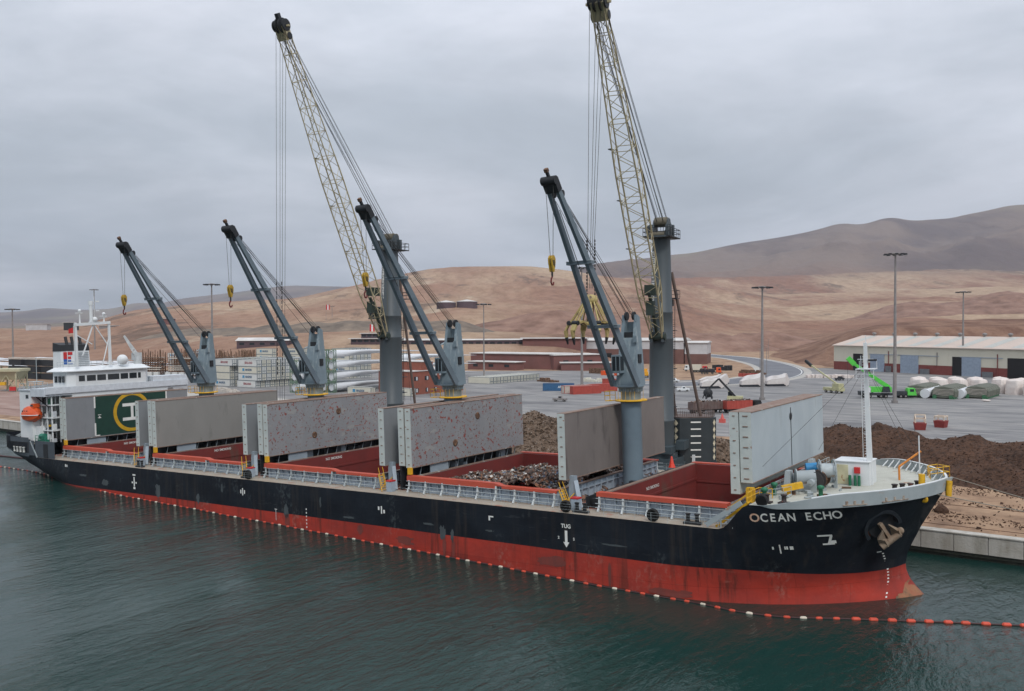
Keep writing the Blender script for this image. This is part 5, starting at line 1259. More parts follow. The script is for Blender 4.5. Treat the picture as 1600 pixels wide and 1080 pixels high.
def hillmat(t,b):
    n=t.nodes;l=t.links; b.inputs['Roughness'].default_value=.95; b.inputs['Specular IOR Level'].default_value=.1
    tc=n.new('ShaderNodeTexCoord')
    rotm=n.new('ShaderNodeMapping'); rotm.inputs['Rotation'].default_value=(0,0,-YAW); l.new(tc.outputs['Object'],rotm.inputs[0])
    def nz(sc,st,det=8,loc=(0,0,0),rough=.6,dist=.0):
        mp=n.new('ShaderNodeMapping'); mp.inputs['Scale'].default_value=st; mp.inputs['Location'].default_value=loc; l.new(rotm.outputs[0],mp.inputs[0])
        x=n.new('ShaderNodeTexNoise'); x.inputs['Scale'].default_value=sc; x.inputs['Detail'].default_value=det; x.inputs['Roughness'].default_value=rough; x.inputs['Distortion'].default_value=dist; l.new(mp.outputs[0],x.inputs['Vector']); return x.outputs[0]
    def mr(v,a,c_,lo=0,hi=1):
        x=n.new('ShaderNodeMapRange'); x.interpolation_type='SMOOTHSTEP'; l.new(v,x.inputs[0]); x.inputs[1].default_value=a;x.inputs[2].default_value=c_;x.inputs[3].default_value=lo;x.inputs[4].default_value=hi; return x.outputs[0]
    def mix(f,a,c_,mode='MIX'):
        x=n.new('ShaderNodeMix'); x.data_type='RGBA'; x.blend_type=mode
        for s_,v in((0,f),(6,a),(7,c_)):
            if isinstance(v,tuple): x.inputs[s_].default_value=(*v,1)
            elif isinstance(v,(int,float)): x.inputs[s_].default_value=v
            else: l.new(v,x.inputs[s_])
        return x.outputs[2]
    def rdg(sc,st,loc,det=7):
        mp=n.new('ShaderNodeMapping'); mp.inputs['Scale'].default_value=st; mp.inputs['Location'].default_value=loc; l.new(rotm.outputs[0],mp.inputs[0])
        x=n.new('ShaderNodeTexNoise'); x.noise_type='RIDGED_MULTIFRACTAL'; x.inputs['Scale'].default_value=sc; x.inputs['Detail'].default_value=det; x.inputs['Roughness'].default_value=.55; l.new(mp.outputs[0],x.inputs['Vector']); return x.outputs[0]
    sp=n.new('ShaderNodeSeparateXYZ'); l.new(rotm.outputs[0],sp.inputs[0])
    def mulv(a,b_):
        x=n.new('ShaderNodeMath'); x.operation='MULTIPLY'; l.new(a,x.inputs[0]); l.new(b_,x.inputs[1]); return x.outputs[0]
    # pale tan, pinkish slopes, red earth, dark rock, pale spoil tracks
    base=mix(mr(nz(.0022,(1,.35,1),12,rough=.66),.40,.60),(.45,.325,.225),(.37,.235,.165))
    base=mix(mulv(mr(nz(.0020,(1,.40,1),11,(3,1,0),rough=.66),.42,.56),mr(sp.outputs[0],-500,600,.25,1)),base,(.275,.150,.105))
    base=mix(mr(nz(.0060,(1,.35,1),12,(8,4,0),rough=.74),.545,.63,0,.75),base,(.155,.110,.085))
    base=mix(mr(nz(.0085,(1,.30,1),12,(18,4,0),rough=.72),.57,.68,0,.6),base,(.53,.43,.32))
    base=mix(mr(rdg(.0075,(1,.30,1),(1,5,2)),.9,1.9,0,.55),base,(.20,.135,.10))  # shade of the gullies painted as darker colour along the folds
    base=mix(mr(nz(.05,(1,.5,1),12,(8,14,0),rough=.75),.36,.62,0,1),mix(1.0,base,(.74,.72,.70),'MULTIPLY'),base)
    em=n.new('ShaderNodeMath'); em.operation='MULTIPLY'; l.new(mr(sp.outputs[0],-60,60),em.inputs[0]); l.new(mr(sp.outputs[1],1150,700),em.inputs[1])
    base=mix(em.outputs[0],base,mix(mr(nz(.05,(1,.5,1),10,(2,9,0),rough=.7),.35,.65),(.15,.080,.058),(.29,.175,.12)))
    mtn=mix(mr(nz(.0013,(1,.5,1),10,(5,5,0),rough=.62),.40,.60),(.125,.095,.090),(.205,.155,.130))
    mtn=mix(mr(nz(.0010,(1,.4,1),9,(15,5,0)),.54,.68,0,.65),mtn,(.235,.20,.13))
    mtn=mix(mr(rdg(.0016,(1,.45,1),(3,5,2)),.9,1.9,0,.55),mtn,(.085,.066,.065))  # mountain folds: their shade put into the colour too
    dist_=n.new('ShaderNodeVectorMath'); dist_.operation='LENGTH'; l.new(tc.outputs['Object'],dist_.inputs[0])
    f=mr(dist_.outputs['Value'],3300,4700)
    col=mix(f,base,mtn)
    l.new(col,b.inputs['Base Color'])
    bp=n.new('ShaderNodeBump'); bp.inputs['Strength'].default_value=.7; bp.inputs['Distance'].default_value=16; l.new(nz(.022,(1,.6,1),12,(2,2,2),rough=.68),bp.inputs['Height'])
    bp2=n.new('ShaderNodeBump'); bp2.invert=True; bp2.inputs['Strength'].default_value=.8; bp2.inputs['Distance'].default_value=30; l.new(rdg(.0075,(1,.30,1),(1,5,2)),bp2.inputs['Height']); l.new(bp.outputs[0],bp2.inputs['Normal'])
    l.new(bp2.outputs[0],b.inputs['Normal'])
M_hill=nmat('desert_hills',hillmat)
HILL,(HD,HX,HZ)=terrain(); HILL.data.materials.append(M_hill)
def hz(x,y):
    """height of the hills under a world point"""
    d=Vector((x-CX,y-CY,0)); dep=d.dot(_fw)/(_fw.x**2+_fw.y**2)**.5; dep=d.x*_fw.x+d.y*_fw.y
    lat=d.x*_r2.x+d.y*_r2.y
    px=800+1389.33*lat/dep if dep>1 else 800
    i=int(np.searchsorted(HD,dep)); i=min(max(i,1),len(HD)-1); j=int((px-HX[0])/5); j=min(max(j,0),len(HX)-1)
    return max(3.0,float(min(HZ[i][j],HZ[i-1][j])))

# ------------------------------------------------------------------ scrap heaps
M_heap0=voro('heap_fines_v',[(0,(.075,.045,.032)),(.3,(.11,.065,.045)),(.6,(.055,.036,.028)),(.85,(.15,.09,.06)),(.97,(.30,.27,.24))],scale=7,rough=.9,bump=.5)
M_heap=nmat('heap_fines',noisecol([(.30,(.030,.018,.013)),(.45,(.065,.037,.025)),(.55,(.105,.058,.038)),(.66,(.055,.034,.026)),(.80,(.22,.17,.13))],1.5,(1,1,1),.95,.9,2.4,(.16,(1,1,1),[(.35,(.70,.68,.66)),(.62,(1.15,1.1,1.05))])))
M_heapm=voro('heap_mixed',[(0,(.15,.095,.06)),(.35,(.10,.065,.042)),(.6,(.20,.135,.088)),(.82,(.075,.055,.04)),(.96,(.27,.22,.17)),(.99,(.5,.47,.43))],scale=9,rough=.85,bump=.5)
def heap(name,label,peaks,bounds,m,mchip,base=3.0,n=6000,step=.55,par=None,rough=.9,smax=.9,cat='scrap heap',group=None):
    x0,x1,y0,y1=bounds
    def H(x,y):
        h=0
        for px,py,ph,pr in peaks:
            d=math.hypot(x-px,y-py); v=ph*(1-d/pr)
            if v>0: h=max(h,ph*(1-d/pr)) if v>h-.0 else h
            # soft union
        h2=0
        for px,py,ph,pr in peaks:
            d=math.hypot(x-px,y-py)/pr
            if d<1: h2+= (ph*(1-d))**6
        h=h2**(1/6) if h2>0 else 0
        if h<=0: return 0
        top=h/(1+h*.02)
        return max(0,top+fbm(x*.28,y*.28,3,4)*rough*min(1,h)+fbm(x*1.1,y*1.1,9,3)*.35*rough*min(1,h))
    c=MB(); nx=int((x1-x0)/step);ny=int((y1-y0)/step); V=[];G=[[0]*(ny+1) for _ in range(nx+1)]
    for i in range(nx+1):
        for j in range(ny+1):
            x=x0+i*step+random.uniform(-.15,.15)*step;y=y0+j*step+random.uniform(-.15,.15)*step; G[i][j]=(x,y,H(x,y))
    ids={}
    for i in range(nx):
        for j in range(ny):
            q=[(i,j),(i+1,j),(i+1,j+1),(i,j+1)]
            if max(G[a][b][2] for a,b in q)<=.02: continue
            f=[]
            for a,b in q:
                if (a,b) not in ids: ids[(a,b)]=len(V); g=G[a][b]; V.append((g[0],g[1],base+g[2]-.05))
                f.append(ids[(a,b)])
            c.f.append(tuple(f)); c.m.append(0); c.sm.append(False)
    c.v=V
    o=c.build(name,m,par,label=label,cat=cat,group=group)
    c=MB(); chips(c,x0,x1,y0,y1,lambda x,y:(base+H(x,y)-.05 if H(x,y)>.25 else None),n,.15,smax)
    tag(c.build('scrap_pieces',mchip,o),kind='stuff')
    return o
heap('scrap_heap','long dark brown heap of shredded scrap on the quay beyond the bow',
     [(-8,86,4.2,12),(1,82,6.2,13),(9,79,7.2,14.5),(13,77,6.9,13),(20,75,4.8,12),(26,72,7.0,14),(33,70,6.2,12),(37,67,7.1,14),(47,63,7.2,15),(58,60,7,15),(30,62,4.4,10),(42,56,4.6,11),(16,69,4.0,10),(4,74,4.2,10)],(-22,78,38,102),M_heap,M_heap,n=9000,step=.5,smax=.42,rough=1.3)
heap('scrap_heap','tan heap of tangled mixed scrap between the rust-spotted and brown hatch covers',[(-50,48,10.0,17),(-42,50,6.8,15),(-56,52,6.5,15),(-33,50,6.6,14)],(-74,-18,32,68),M_heapm,M_heapm,n=7000,step=.6,smax=.8)
heap('scrap_heap','small tan scrap heap between the ballast block and the pale blue-grey cover',[(-11,47,6.6,14),(-3,49,5.4,14),(2,54,3.4,12)],(-26,16,33,66),M_heapm,M_heapm,n=3200,step=.6,smax=1.1)
# scrap cargo inside hold two
tf=SHIPM
o=heap('scrap_cargo','loose metal scrap filling the open red hold amidships',[(-14,-7,6.4,16),(-20,-10,5.8,12),(-10,3,6.6,14),(-11,-10,6.6,12),(-7.2,-3,7.2,10),(-18,2,5.0,14)],(-28.0,-6.3,-12.5,12.5),M_scrap,M_scrap,base=1.6,n=8500,step=.5,smax=1.1,cat='scrap')
o.matrix_world=SHIPM
for k,pk in ((3,[(-66,-9,7,9),(-65,2,6,12)]),(4,[(-94,-8,8,8),(-94,3,6,10)]),(2,[(-38,6,3,14),(-40,-8,2.6,12)])):
    o=heap('scrap_cargo','remains of metal scrap in the '+{2:'dark open hold behind the rust-spotted cover',3:'hold second from the helideck cover',4:'hold under the helideck cover'}[k],pk,(HS[k][0]+.5,HS[k][1]-.5,-12.5,12.5),M_scrap,M_scrap,base=-3.2 if k>2 else -8,n=700,step=.8,smax=1.1,cat='scrap'); o.matrix_world=SHIPM
# spoil banks on the slopes behind the port
M_bank=nmat('spoil_brown',noisecol([(.32,(.15,.085,.06)),(.5,(.23,.135,.10)),(.68,(.30,.19,.14))],.05,(1,1,1),.95,.8,.12))
M_bank2=nmat('spoil_dark_grey',noisecol([(.32,(.10,.08,.065)),(.5,(.17,.135,.105)),(.68,(.25,.195,.145))],.06,(1,1,1),.95,.8,.12))
def bank(pk,m,base,step=4.0,rough=2.5):
    xs=[p[0] for p in pk]; ys=[p[1] for p in pk]; R_=max(p[3] for p in pk)
    c=MB(); x0,y0=min(xs)-R_,min(ys)-R_; nx=int((max(xs)+R_-x0)/step); ny=int((max(ys)+R_-y0)/step); ids={}
    def H(x,y):
        h=0
        for px,py,ph,pr in pk:
            d=math.hypot(x-px,y-py)/pr
            if d<1: h+=(ph*(1-d)**.8)**4
        h=h**.25 if h>0 else 0
        return h+fbm(x*.03,y*.03,2,5)*rough*min(1,h*.3) if h>0 else 0
    for i in range(nx):
        for j in range(ny):
            f=[]; q=[(i,j),(i+1,j),(i+1,j+1),(i,j+1)]; hh=[H(x0+a*step,y0+b*step) for a,b in q]
            if max(hh)<=0: continue
            for (a,b),h in zip(q,hh):
                if (a,b) not in ids: ids[(a,b)]=len(c.v); x_,y_=x0+a*step,y0+b*step; c.v.append((x_,y_,hz(x_,y_)-1.2+h))
                f.append(ids[(a,b)])
            c.f.append(tuple(f)); c.m.append(0); c.sm.append(True)
    c.build('spoil_bank',m,kind='structure')
bank([(-455,640,16,60),(-425,660,22,70),(-390,685,24,75),(-360,705,24,75),(-325,725,22,75),(-290,745,17,60)],M_bank,20)
bank([(-285,790,17,55),(-262,805,20,50)],M_bank,20)
bank([(-590,430,9,45),(-560,452,11,50),(-530,470,10,50),(-495,500,11,55),(-455,520,9,45)],M_bank2,20)
bank([(-700,430,8,60),(-660,450,9,60)],M_bank2,20)
bank([(-250,1450,22,110),(-120,1520,28,140),(30,1560,30,150),(160,1540,26,140)],M_bank,20,8,5)
# rubble strewn on the dirt apron
c=MB()
def rub(x,y): return 3.0 if fbm(x*.08,y*.11,4,3)>-.05 else None
chips(c,12,75,24,52,rub,5200,.05,.38); chips(c,-60,10,24,46,rub,900,.06,.4); chips(c,14,75,20,52,lambda x,y:3.0,260,.1,.6)
tag(c.build('rubble',M_heap,label='small dark rubble strewn over the tan dirt by the quay edge',cat='rubble'),kind='stuff')
c=MB(); c.lathe([(.9,0),(1.0,.3),(.6,.8),(.2,1.0)],(28,30,3),7); c.build('boulder',M_heap,label='single dark lump of debris on the dirt by the quay edge',cat='debris')
# ------------------------------------------------------------------ floating boom
BO=empty('containment_boom',(0,0,0),'red and white floating boom trailing along the waterline of the ship','boom')
bp=[(-205,-28),(-185,-20),(-160,-14.5),(-145,-13.0),(-130,-12.2),(-118,-12.8),(-105,-15.2),(-92,-16.4),(-70,-16.4),(-40,-16.45),(-20,-16.5),(0,-16.7),(8,-16.6),(13,-16.4),(17,-16.6),(22,-15.6),(27,-12.6),(34,-9.0),(40,-6.0),(50,-.8),(60,3)]
bs_=smooth(bp,10)
acc=[0]
for a,b in zip(bs_,bs_[1:]): acc.append(acc[-1]+math.hypot(b[0]-a[0],b[1]-a[1]))
def at(s):
    i=max(0,min(len(acc)-2,int(np.searchsorted(acc,s))-1)); k=(s-acc[i])/(acc[i+1]-acc[i]); a,b=bs_[i],bs_[i+1]; x=a[0]+(b[0]-a[0])*k; y=a[1]+(b[1]-a[1])*k
    return Vector((x,y+.35*fbm(x*.12,y*.1,1,3),.05)),Vector((b[0]-a[0],b[1]-a[1],0)).normalized()
M_bred=mat('boom_red',(.62,.075,.035),.5,amt=.4); M_bwh=mat('boom_cream',(.70,.62,.50),.6,amt=.5)
c=MB(); tot=acc[-1]; s=0; P_=[]
while s<tot: P_.append(at(s)[0]); s+=1.0
for a,b in zip(P_,P_[1:]): c.tube(a,b,.09,n=6,cap=False); 
c.build('boom_skirt',mat('boom_dark',(.06,.02,.02),.6,amt=.5),BO)
fl=[]
s=2; i=0; spots=[]
while s<tot-1: spots.append(s); s+=1.5+.35*random.random()
for s in spots:
    p,d=at(s); x=p.x
    far=(x>26)
    c=MB(); L_=.33 if not far else .42; r_=(.14 if x<14 else .16) if not far else .22
    c.tube(p-d*L_,p-d*(L_-.15),r_*.5,r_,10); c.tube(p-d*(L_-.15),p+d*(L_-.15),r_,n=10); c.tube(p+d*(L_-.15),p+d*L_,r_,r_*.5,10)
    fl.append((x,c,far))
fl.sort(key=lambda q:-q[0])
rest=MB()
for i,(x,c,far) in enumerate(fl):
    if i<99: c.build('boom_float',M_bred if far or i%3 else M_bwh,BO)
    else:
        o0=len(rest.v); rest.v+=c.v; rest.f+=[tuple(o0+a for a in f) for f in c.f]; rest.m+=[i%2]*len(c.f); rest.sm+=c.sm
if rest.v: tag(rest.build('boom_float_row',[M_bwh,M_bred],BO),kind='stuff')
B2=empty('mooring_boom',(0,0,0),'thin dark red boom line running from the stern across the water to the left','boom')
c=MB(); q=[Vector((-131,-3,.1)),Vector((-145,-4,.1)),Vector((-160,-6,.1)),Vector((-200,-13,.1))]
c.path(q,.2,6); c.build('boom_skirt',mat('boom_dark',(.06,.02,.02)),B2)
# mooring lines
for i,(a,b,lb) in enumerate([((32.6,-2.2,6.9),(95,19,3.6),'mooring line from the ring at the bow to the right along the quay'),((31.0,3,8.6),(70,19,3.6),'mooring line from the bow deck over the dirt to the quay')]):
    A_=SHIPM@Vector(a); B_=Vector(b); c=MB(); pp=[]
    for j in range(13): t=j/12; p=A_.lerp(B_,t); p.z-=2.0*4*t*(1-t)*.5; p.z=max(p.z,.3 if p.y<18 else 3.1); pp.append(p)
    c.path(pp,.045,5); c.build('mooring_line',mat('hawser',(.30,.27,.22),.8),label=lb,cat='rope')
# ------------------------------------------------------------------ port objects
ORD=['first','second','third','fourth','fifth','sixth','seventh','eighth','ninth','tenth','eleventh','twelfth','thirteenth','fourteenth','fifteenth','sixteenth']
M_gal=mat('galvanised_pole',(.26,.24,.23),.6,amt=.5)
M_lamp=mat('lamp_glass',(.55,.57,.60),.3,amt=.2)
def mast(x,y,top,lb,z=3.0,rr=.45):
    t=empty('light_mast',(x,y,z),lb,'light mast',0,'floodlight masts'); h=top-z
    c=MB(); c.tube((0,0,0),(0,0,.9),rr*1.6,n=10); c.tube((0,0,.9),(0,0,h-.6),rr,rr*.45,n=12); c.build('pole',M_gal,t)
    c=MB(); c.lathe([(.5,h-.8),(1.6,h-.5),(1.7,h-.2),(.4,h)],n=14)
    for i in range(10):
        a=2*PI*i/10; u=Vector((math.cos(a),math.sin(a),0)); c.beam(u*.4+Vector((0,0,h-.4)),u*2.9+Vector((0,0,h-.4)),.14)
    c.build('lamp_ring',M_gal,t)
    for i in range(10):
        a=2*PI*i/10; u=Vector((math.cos(a),math.sin(a),0)); c=MB(); c.obox(u*3.1+Vector((0,0,h-.55)),(.8,.9,.45),a,0); c.obox(u*3.1+Vector((0,0,h-.8)),(.6,.7,.06),a,1); c.build('floodlight',[M_dark,M_lamp],t)
    return t
mast(-13.9,202.5,51.1,'tallest light mast, standing behind the foremast of the ship',rr=.62)
mast(-53.6,192.1,41.3,'light mast rising behind the pale blue-grey hatch cover',rr=.6)
mast(-19.8,380.4,44.2,'light mast in front of the pale warehouse doors, at the right',rr=.6)
mast(-420,124.2,38.3,'light mast at the far left by the cream steel hopper',rr=.6)
mast(-269.3,133.2,46.7,'light mast beside the crane at the left end of the container stack',rr=.6)
mast(-650,299.5,59.7,'light mast rising behind the radar mast of the ship',rr=.7)
mast(-140.7,220.7,52.8,'light mast behind the forward ship crane and yellow grab',rr=.6)
mast(-191.3,219.8,38.5,'light mast by the row of white containers behind the brick block',rr=.4)
mast(-821.5,725.7,55.5,'slim light mast on the slope right of the second ship crane',rr=.6)
# warehouses --------------------------------------------------------
M_wcream=mat('wall_cream',(.62,.58,.47),.8,0,(.56,.53,.43),.15,.8,(1,1,.4))
M_wred=mat('plinth_dark_red',(.22,.055,.045),.8,amt=.5)
M_roof=mat('roof_beige',(.56,.45,.38),.7,0,(.50,.42,.36),.08,.7)
M_roofl=mat('roof_light_sheet',(.46,.46,.42),.6,amt=.3)
M_door=mat('door_blue_grey',(.30,.36,.44),.6,amt=.3)
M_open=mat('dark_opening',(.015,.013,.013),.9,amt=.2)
M_wwhite=mat('wall_white',(.52,.52,.53),.7,amt=.4,scale=.2)
M_wbrown=mat('wall_brown',(.17,.085,.07),.8,amt=.5,scale=.2)
M_roofw=mat('roof_white',(.62,.60,.57),.7,amt=.5,scale=.15)
M_brick=mat('wall_brick',(.27,.085,.055),.85,0,(.21,.075,.05),.5,.7)
M_brickd=mat('wall_brick_dull',(.20,.085,.075),.85,0,(.16,.075,.065),.2,.7)
ang=math.atan2(-52.1,98.0)
wh=empty('warehouse',(-90,413.1,3.0),'long cream warehouse with grey-blue doors and dark red plinth at the right','warehouse',ang)
Lw,Dp,Eh,Rh=158,46,13.6,18.6
c=MB(); c.box(0,Lw,0,Dp,4.6,Eh); c.add([(0,0,Eh),(0,Dp,Eh),(0,Dp/2,Rh)],[(0,2,1)]); c.add([(Lw,0,Eh),(Lw,Dp,Eh),(Lw,Dp/2,Rh)],[(0,1,2)])
for x in range(0,158,8): c.box(x+.05,x+.25,-.06,0,4.6,Eh)
c.build('wall',M_wcream,wh)
c=MB(); c.box(0,Lw,0,Dp,0,4.6); c.build('plinth',M_wred,wh)
c=MB(); c.add([(-.6,-.9,Eh),(Lw+.6,-.9,Eh),(Lw+.6,Dp/2,Rh+.25),(-.6,Dp/2,Rh+.25),(-.6,-.9,Eh-.35),(Lw+.6,-.9,Eh-.35)],[(0,1,2,3),(4,5,1,0)],0); c.add([(-.6,Dp+.9,Eh),(Lw+.6,Dp+.9,Eh),(Lw+.6,Dp/2,Rh+.25),(-.6,Dp/2,Rh+.25)],[(3,2,1,0)],0)
sl=(Rh+.25-Eh)/(Dp/2+.9)
for x in range(6,155,14): c.add([(x,1,Eh+1.9*sl+.04),(x+5,1,Eh+1.9*sl+.04),(x+5,Dp/2-1,Eh+(Dp/2-.1)*sl+.04),(x,Dp/2-1,Eh+(Dp/2-.1)*sl+.04)],[(0,1,2,3)],1)
RF=c.build('roof',[M_roof,M_roofl],wh)
for i in range(11):
    c=MB(); x=8+i*13.5; c.lathe([(.7,0),(.7,.6),(1.2,.9),(1.0,1.6),(.2,1.9)],(x,Dp/2,Rh+.2),10); c.build('roof_vent',M_gal,RF)
for x0,x1,h,mm in((25.4,34.5,9.0,M_door),(44.6,55.4,9.0,M_door),(79.8,89.8,9.0,M_door),(121,130,9,M_door)):
    c=MB(); c.box(x0,x1,-.25,-.02,0,h)
    for q in range(1,5): c.box(x0,x1,-.31,-.25,q*h/5,q*h/5+.12)
    c.box(x0-1,x1+ (x1-x0)+1,-.3,-.05,h+.05,h+.35); c.build('sliding_door',mm,wh)
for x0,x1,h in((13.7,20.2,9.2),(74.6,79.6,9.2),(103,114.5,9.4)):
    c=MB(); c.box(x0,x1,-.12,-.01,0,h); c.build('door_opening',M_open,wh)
for x in(37,40.5,66,98,137): c=MB(); c.box(x,x+.35,-.35,-.07,0 if x!=66 else 4.6,11); c.build('downpipe',M_wred if x!=66 else M_gal,wh)
for x in(36,57,91): c=MB(); c.box(x,x+5 if x>50 else x+3,-1.2,-.2,0,2.6 if x>50 else 3.2); c.build('side_cabinet',mat('cabinet_grey',(.16,.17,.18),.7),wh)
def shed(name,p0,p1,depth,h,label,wall,roof,z=3.0,low=None,lowm=None,cat='building',rise=1.2,windows=0,winrow=.55,over=.8,flat=False,group=None):
    a=Vector((p0[0],p0[1],0)); b=Vector((p1[0],p1[1],0)); L_=(b-a).length; ang=math.atan2(b.y-a.y,b.x-a.x)
    t=empty(name,(a.x,a.y,z),label,cat,ang,group)
    base=-6 if z>3.1 else 0
    c=MB(); c.box(0,L_,0,depth,base if not low else low,h); c.build('wall',wall,t)
    if low: c=MB(); c.box(0,L_,0,depth,base,low); c.build('plinth',lowm,t)
    c=MB()
    if flat: c.box(-over,L_+over,-over,depth+over,h,h+.45)
    else:
        c.box(-over,L_+over,-over,depth+over,h,h+.25); c.add([(-over,-over,h+.25),(L_+over,-over,h+.25),(L_+over,depth/2,h+rise),(-over,depth/2,h+rise),(L_+over,depth+over,h+.25),(-over,depth+over,h+.25)],[(0,1,2,3),(3,2,4,5),(0,3,5),(1,4,2)])
    c.build('roof',roof,t)
    for i in range(windows):
        x=(i+.5)*L_/windows; c=MB(); w=min(1.6,L_/windows*.35); c.box(x-w,x+w,-.06,.0,h*winrow-.7,h*winrow+.8); c.build('window',M_win,t)
    return t
t=shed('depot',(-258,412),(-190,433),36,15.0,'brown and white depot behind the harbour crane column',M_wwhite,M_roofw,low=9.6,lowm=M_wbrown,rise=1.8,cat='warehouse')
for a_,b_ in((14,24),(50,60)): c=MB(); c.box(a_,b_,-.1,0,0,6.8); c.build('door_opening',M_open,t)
t=shed('depot',(-189.5,433.6),(-176,438),30,13.6,'pale end block of the brown and white depot beside the curved road',M_wwhite,M_roofw,low=6.5,lowm=M_wbrown,cat='warehouse')
# brick block close behind ship crane three
t=empty('brick_building',(-168,144,3),'red brick office block behind the second crane from the bow','building')
c=MB(); c.box(-16,0,0,31,0,8.6); c.box(-14,.05,6,12.5,8.6,12.0); c.build('wall',M_brick,t)
c=MB(); c.box(-16.3,.3,-.3,31.3,8.6,8.9) ; c.box(-14.2,.25,5.8,12.7,12.0,12.25); c.build('roof',M_roofw,t)
for y,w,z0 in((3,2.2,5.2),(9,2.2,5.2),(24.5,3.0,5.6),(3,2.6,.8),(9,1.4,.8),(14,1.4,.8),(24,3.4,.9)):
    c=MB(); c.box(.0,.08,y-w/2,y+w/2,z0,z0+1.5); c.box(.08,.16,y-w*.05,y+w*.32,z0+.1,z0+1.4,1); c.build('window',[M_win,M_wwhite],t)
shed('brick_shed',(-281,326),(-224,330),22,8.6,'long low dull brick shed behind the row of white containers',M_brickd,M_roofw,windows=0,flat=True)
shed('brick_shed',(-270,309),(-238,311),10,4.4,'lower brick annex in front of the long dull brick shed',M_brickd,M_roofw,windows=3,flat=True)
shed('brick_shed',(-222.5,327.6),(-205,352),22,8.2,'dull brick shed right of the long shed, behind the blue container',M_brickd,M_roofw,windows=2,flat=True)
shed('brick_shed',(-214,322),(-190,338),8,4.2,'flat brick canopy building left of the depot',M_brickd,M_roofw,flat=True)
M_dkwall=mat('wall_dark_purple',(.10,.065,.075),.8,amt=.4)
shed('terminal_building',(-447,283),(-419,303),14,4.6,'dark hall with a pale roof above the container stack',M_dkwall,M_roofw,z=14.2,windows=5,rise=2.2)
shed('terminal_building',(-384.5,327.7),(-357,347),12,3.2,'lower floor of the flag-topped terminal left of the aft harbour crane',M_dkwall,M_roofw,z=16.6,windows=8,flat=True,over=1.6)
shed('terminal_building',(-379,332),(-361,345),8,3.0,'upper floor of the flag-topped terminal, set back on its roof',M_dkwall,M_roofw,z=20.3,windows=6,flat=True,over=1.2)
shed('long_office',(-356,348),(-332,365),12,4.4,'white-roofed office right of the aft harbour crane on the terrace',M_dkwall,M_roofw,z=14.2,windows=6)
shed('long_office',(-330,377.6),(-294,403.4),14,4.6,'long dark office with many windows on the terrace above the brick sheds',M_dkwall,M_roofw,z=13.8,windows=9,rise=.9)
shed('long_office',(-283.8,386),(-249,410),18,6.0,'brown hall with pale flat roof on the terrace behind the yellow grab',M_brickd,M_roofw,z=13.6,flat=True,windows=0,over=1.6)
# retaining kerb / terrace road
for i,(a,b) in enumerate((((-340,357),(-325,360)),)): pass
# flag with pole
for x,y,z0,lb in((-375,336,23.3,'red and white flag on the terminal roof'),(-560,470,42,'red and white flag on the hillside left of the aft harbour crane')):
    t=empty('flag',(x,y,z0),lb,'flag'); c=MB(); c.tube((0,0,-8),(0,0,6.5),.12,n=6); c.build('pole',M_gal,t)
    u=Vector((.82,.57,0)); c=MB()
    for k in range(3): p=u*(.1+k*1.1); q=u*(1.2+k*1.1); c.add([p+Vector((0,0,1.6)),q+Vector((0,0,1.5)),q+Vector((0,0,6.2)),p+Vector((0,0,6.3))],[(0,1,2,3)],k%2)
    c.build('flag_cloth',[M_redp,M_white],t)
# storage tanks on the hill
for (x,y,r,lb) in((-713,831,13,'squat brown tank with conical white roof on the hillside, left of the pair'),(-690,847,14,'squat brown tank with conical white roof on the hillside, right of the pair')):
    z0=hz(x,y)-1; t=empty('storage_tank',(x,y,z0),lb,'tank',0,'storage tanks on the hill')
    c=MB(); c.lathe([(r,-6),(r,9.0)],n=40); c.build('tank_shell',M_dkwall,t); c=MB(); c.lathe([(r+.4,9.0),(r+.3,9.3),(.5,12.0),(.01,12.1)],n=40,smooth=False); c.build('tank_roof',M_roofw,t)
# small sheds far left on the slope
for x,y,l_,h,mm,lb in((-1075,454,26,7,M_wwhite,'white shed far away at the left edge'),(-1035,480,14,9,M_dark,'dark box building far away near the left edge'),(-990,500,20,5,M_gal,'grey shed far away left of the radar mast'),(-900,520,18,6,M_brickd,'brown shed far away behind the radar mast')):
    d=Vector((.82,.57)); shed('small_shed',(x,y),(x+d.x*l_,y+d.y*l_),10,h,lb,mm,M_roofw,z=hz(x,y)+.3,flat=True)
# ------------------------------------------------------------------ containers
def cont_mesh(cols,text=None,tcol=None,logo=None,reefer=True,L=12.19):
    c=MB(); W_,H_=2.44,2.9
    c.box(.06,L-.06,.06,W_-.06,.12,H_-.06,0)
    for x in(0,L-.16):
        for y in(0,W_-.16): c.box(x,x+.16,y,y+.16,0,H_,1)
    for z in(0,H_-.14):
        for y in(0,W_-.12): c.box(.16,L-.16,y,y+.12,z,z+.14,1)
        for x in(0,L-.12): c.box(x,x+.12,.16,W_-.16,z,z+.14,1)
    n=26
    for i in range(n): x=.3+i*(L-.6)/n; c.box(x,x+.2,.03,.06,.16,H_-.16,0)
    for y in(.35,.95,1.5,2.1): c.box(L-.06,L-.0,y-.03,y+.03,.16,H_-.16,2)
    c.box(L-.06,L-.02,1.2,1.24,.14,H_-.14,2)
    if reefer: c.box(L-.06,L-.02,.3,2.1,.9,1.15,2)
    if text:
        v,f=text_mesh(text,1,.03); k=1.15
        c.add([(L*.56+p[0]*k,-.012,1.15+p[1]*k*1.05) for p in v],f,3)
        if logo: c.box(L*.56-4.0,L*.56-2.7,-.012,.0,1.0,2.1,4)
    t=MB.build(c,'container',[cols[0],cols[1],cols[2],tcol or M_dark,logo or M_dark]); me=t.data; bpy.data.objects.remove(t); return me
M_cw=mat('container_white',(.66,.66,.63),.55,0,(.56,.57,.55),.4,.8,rust=(.40,.33,.26),rscale=.7,rthr=.68)
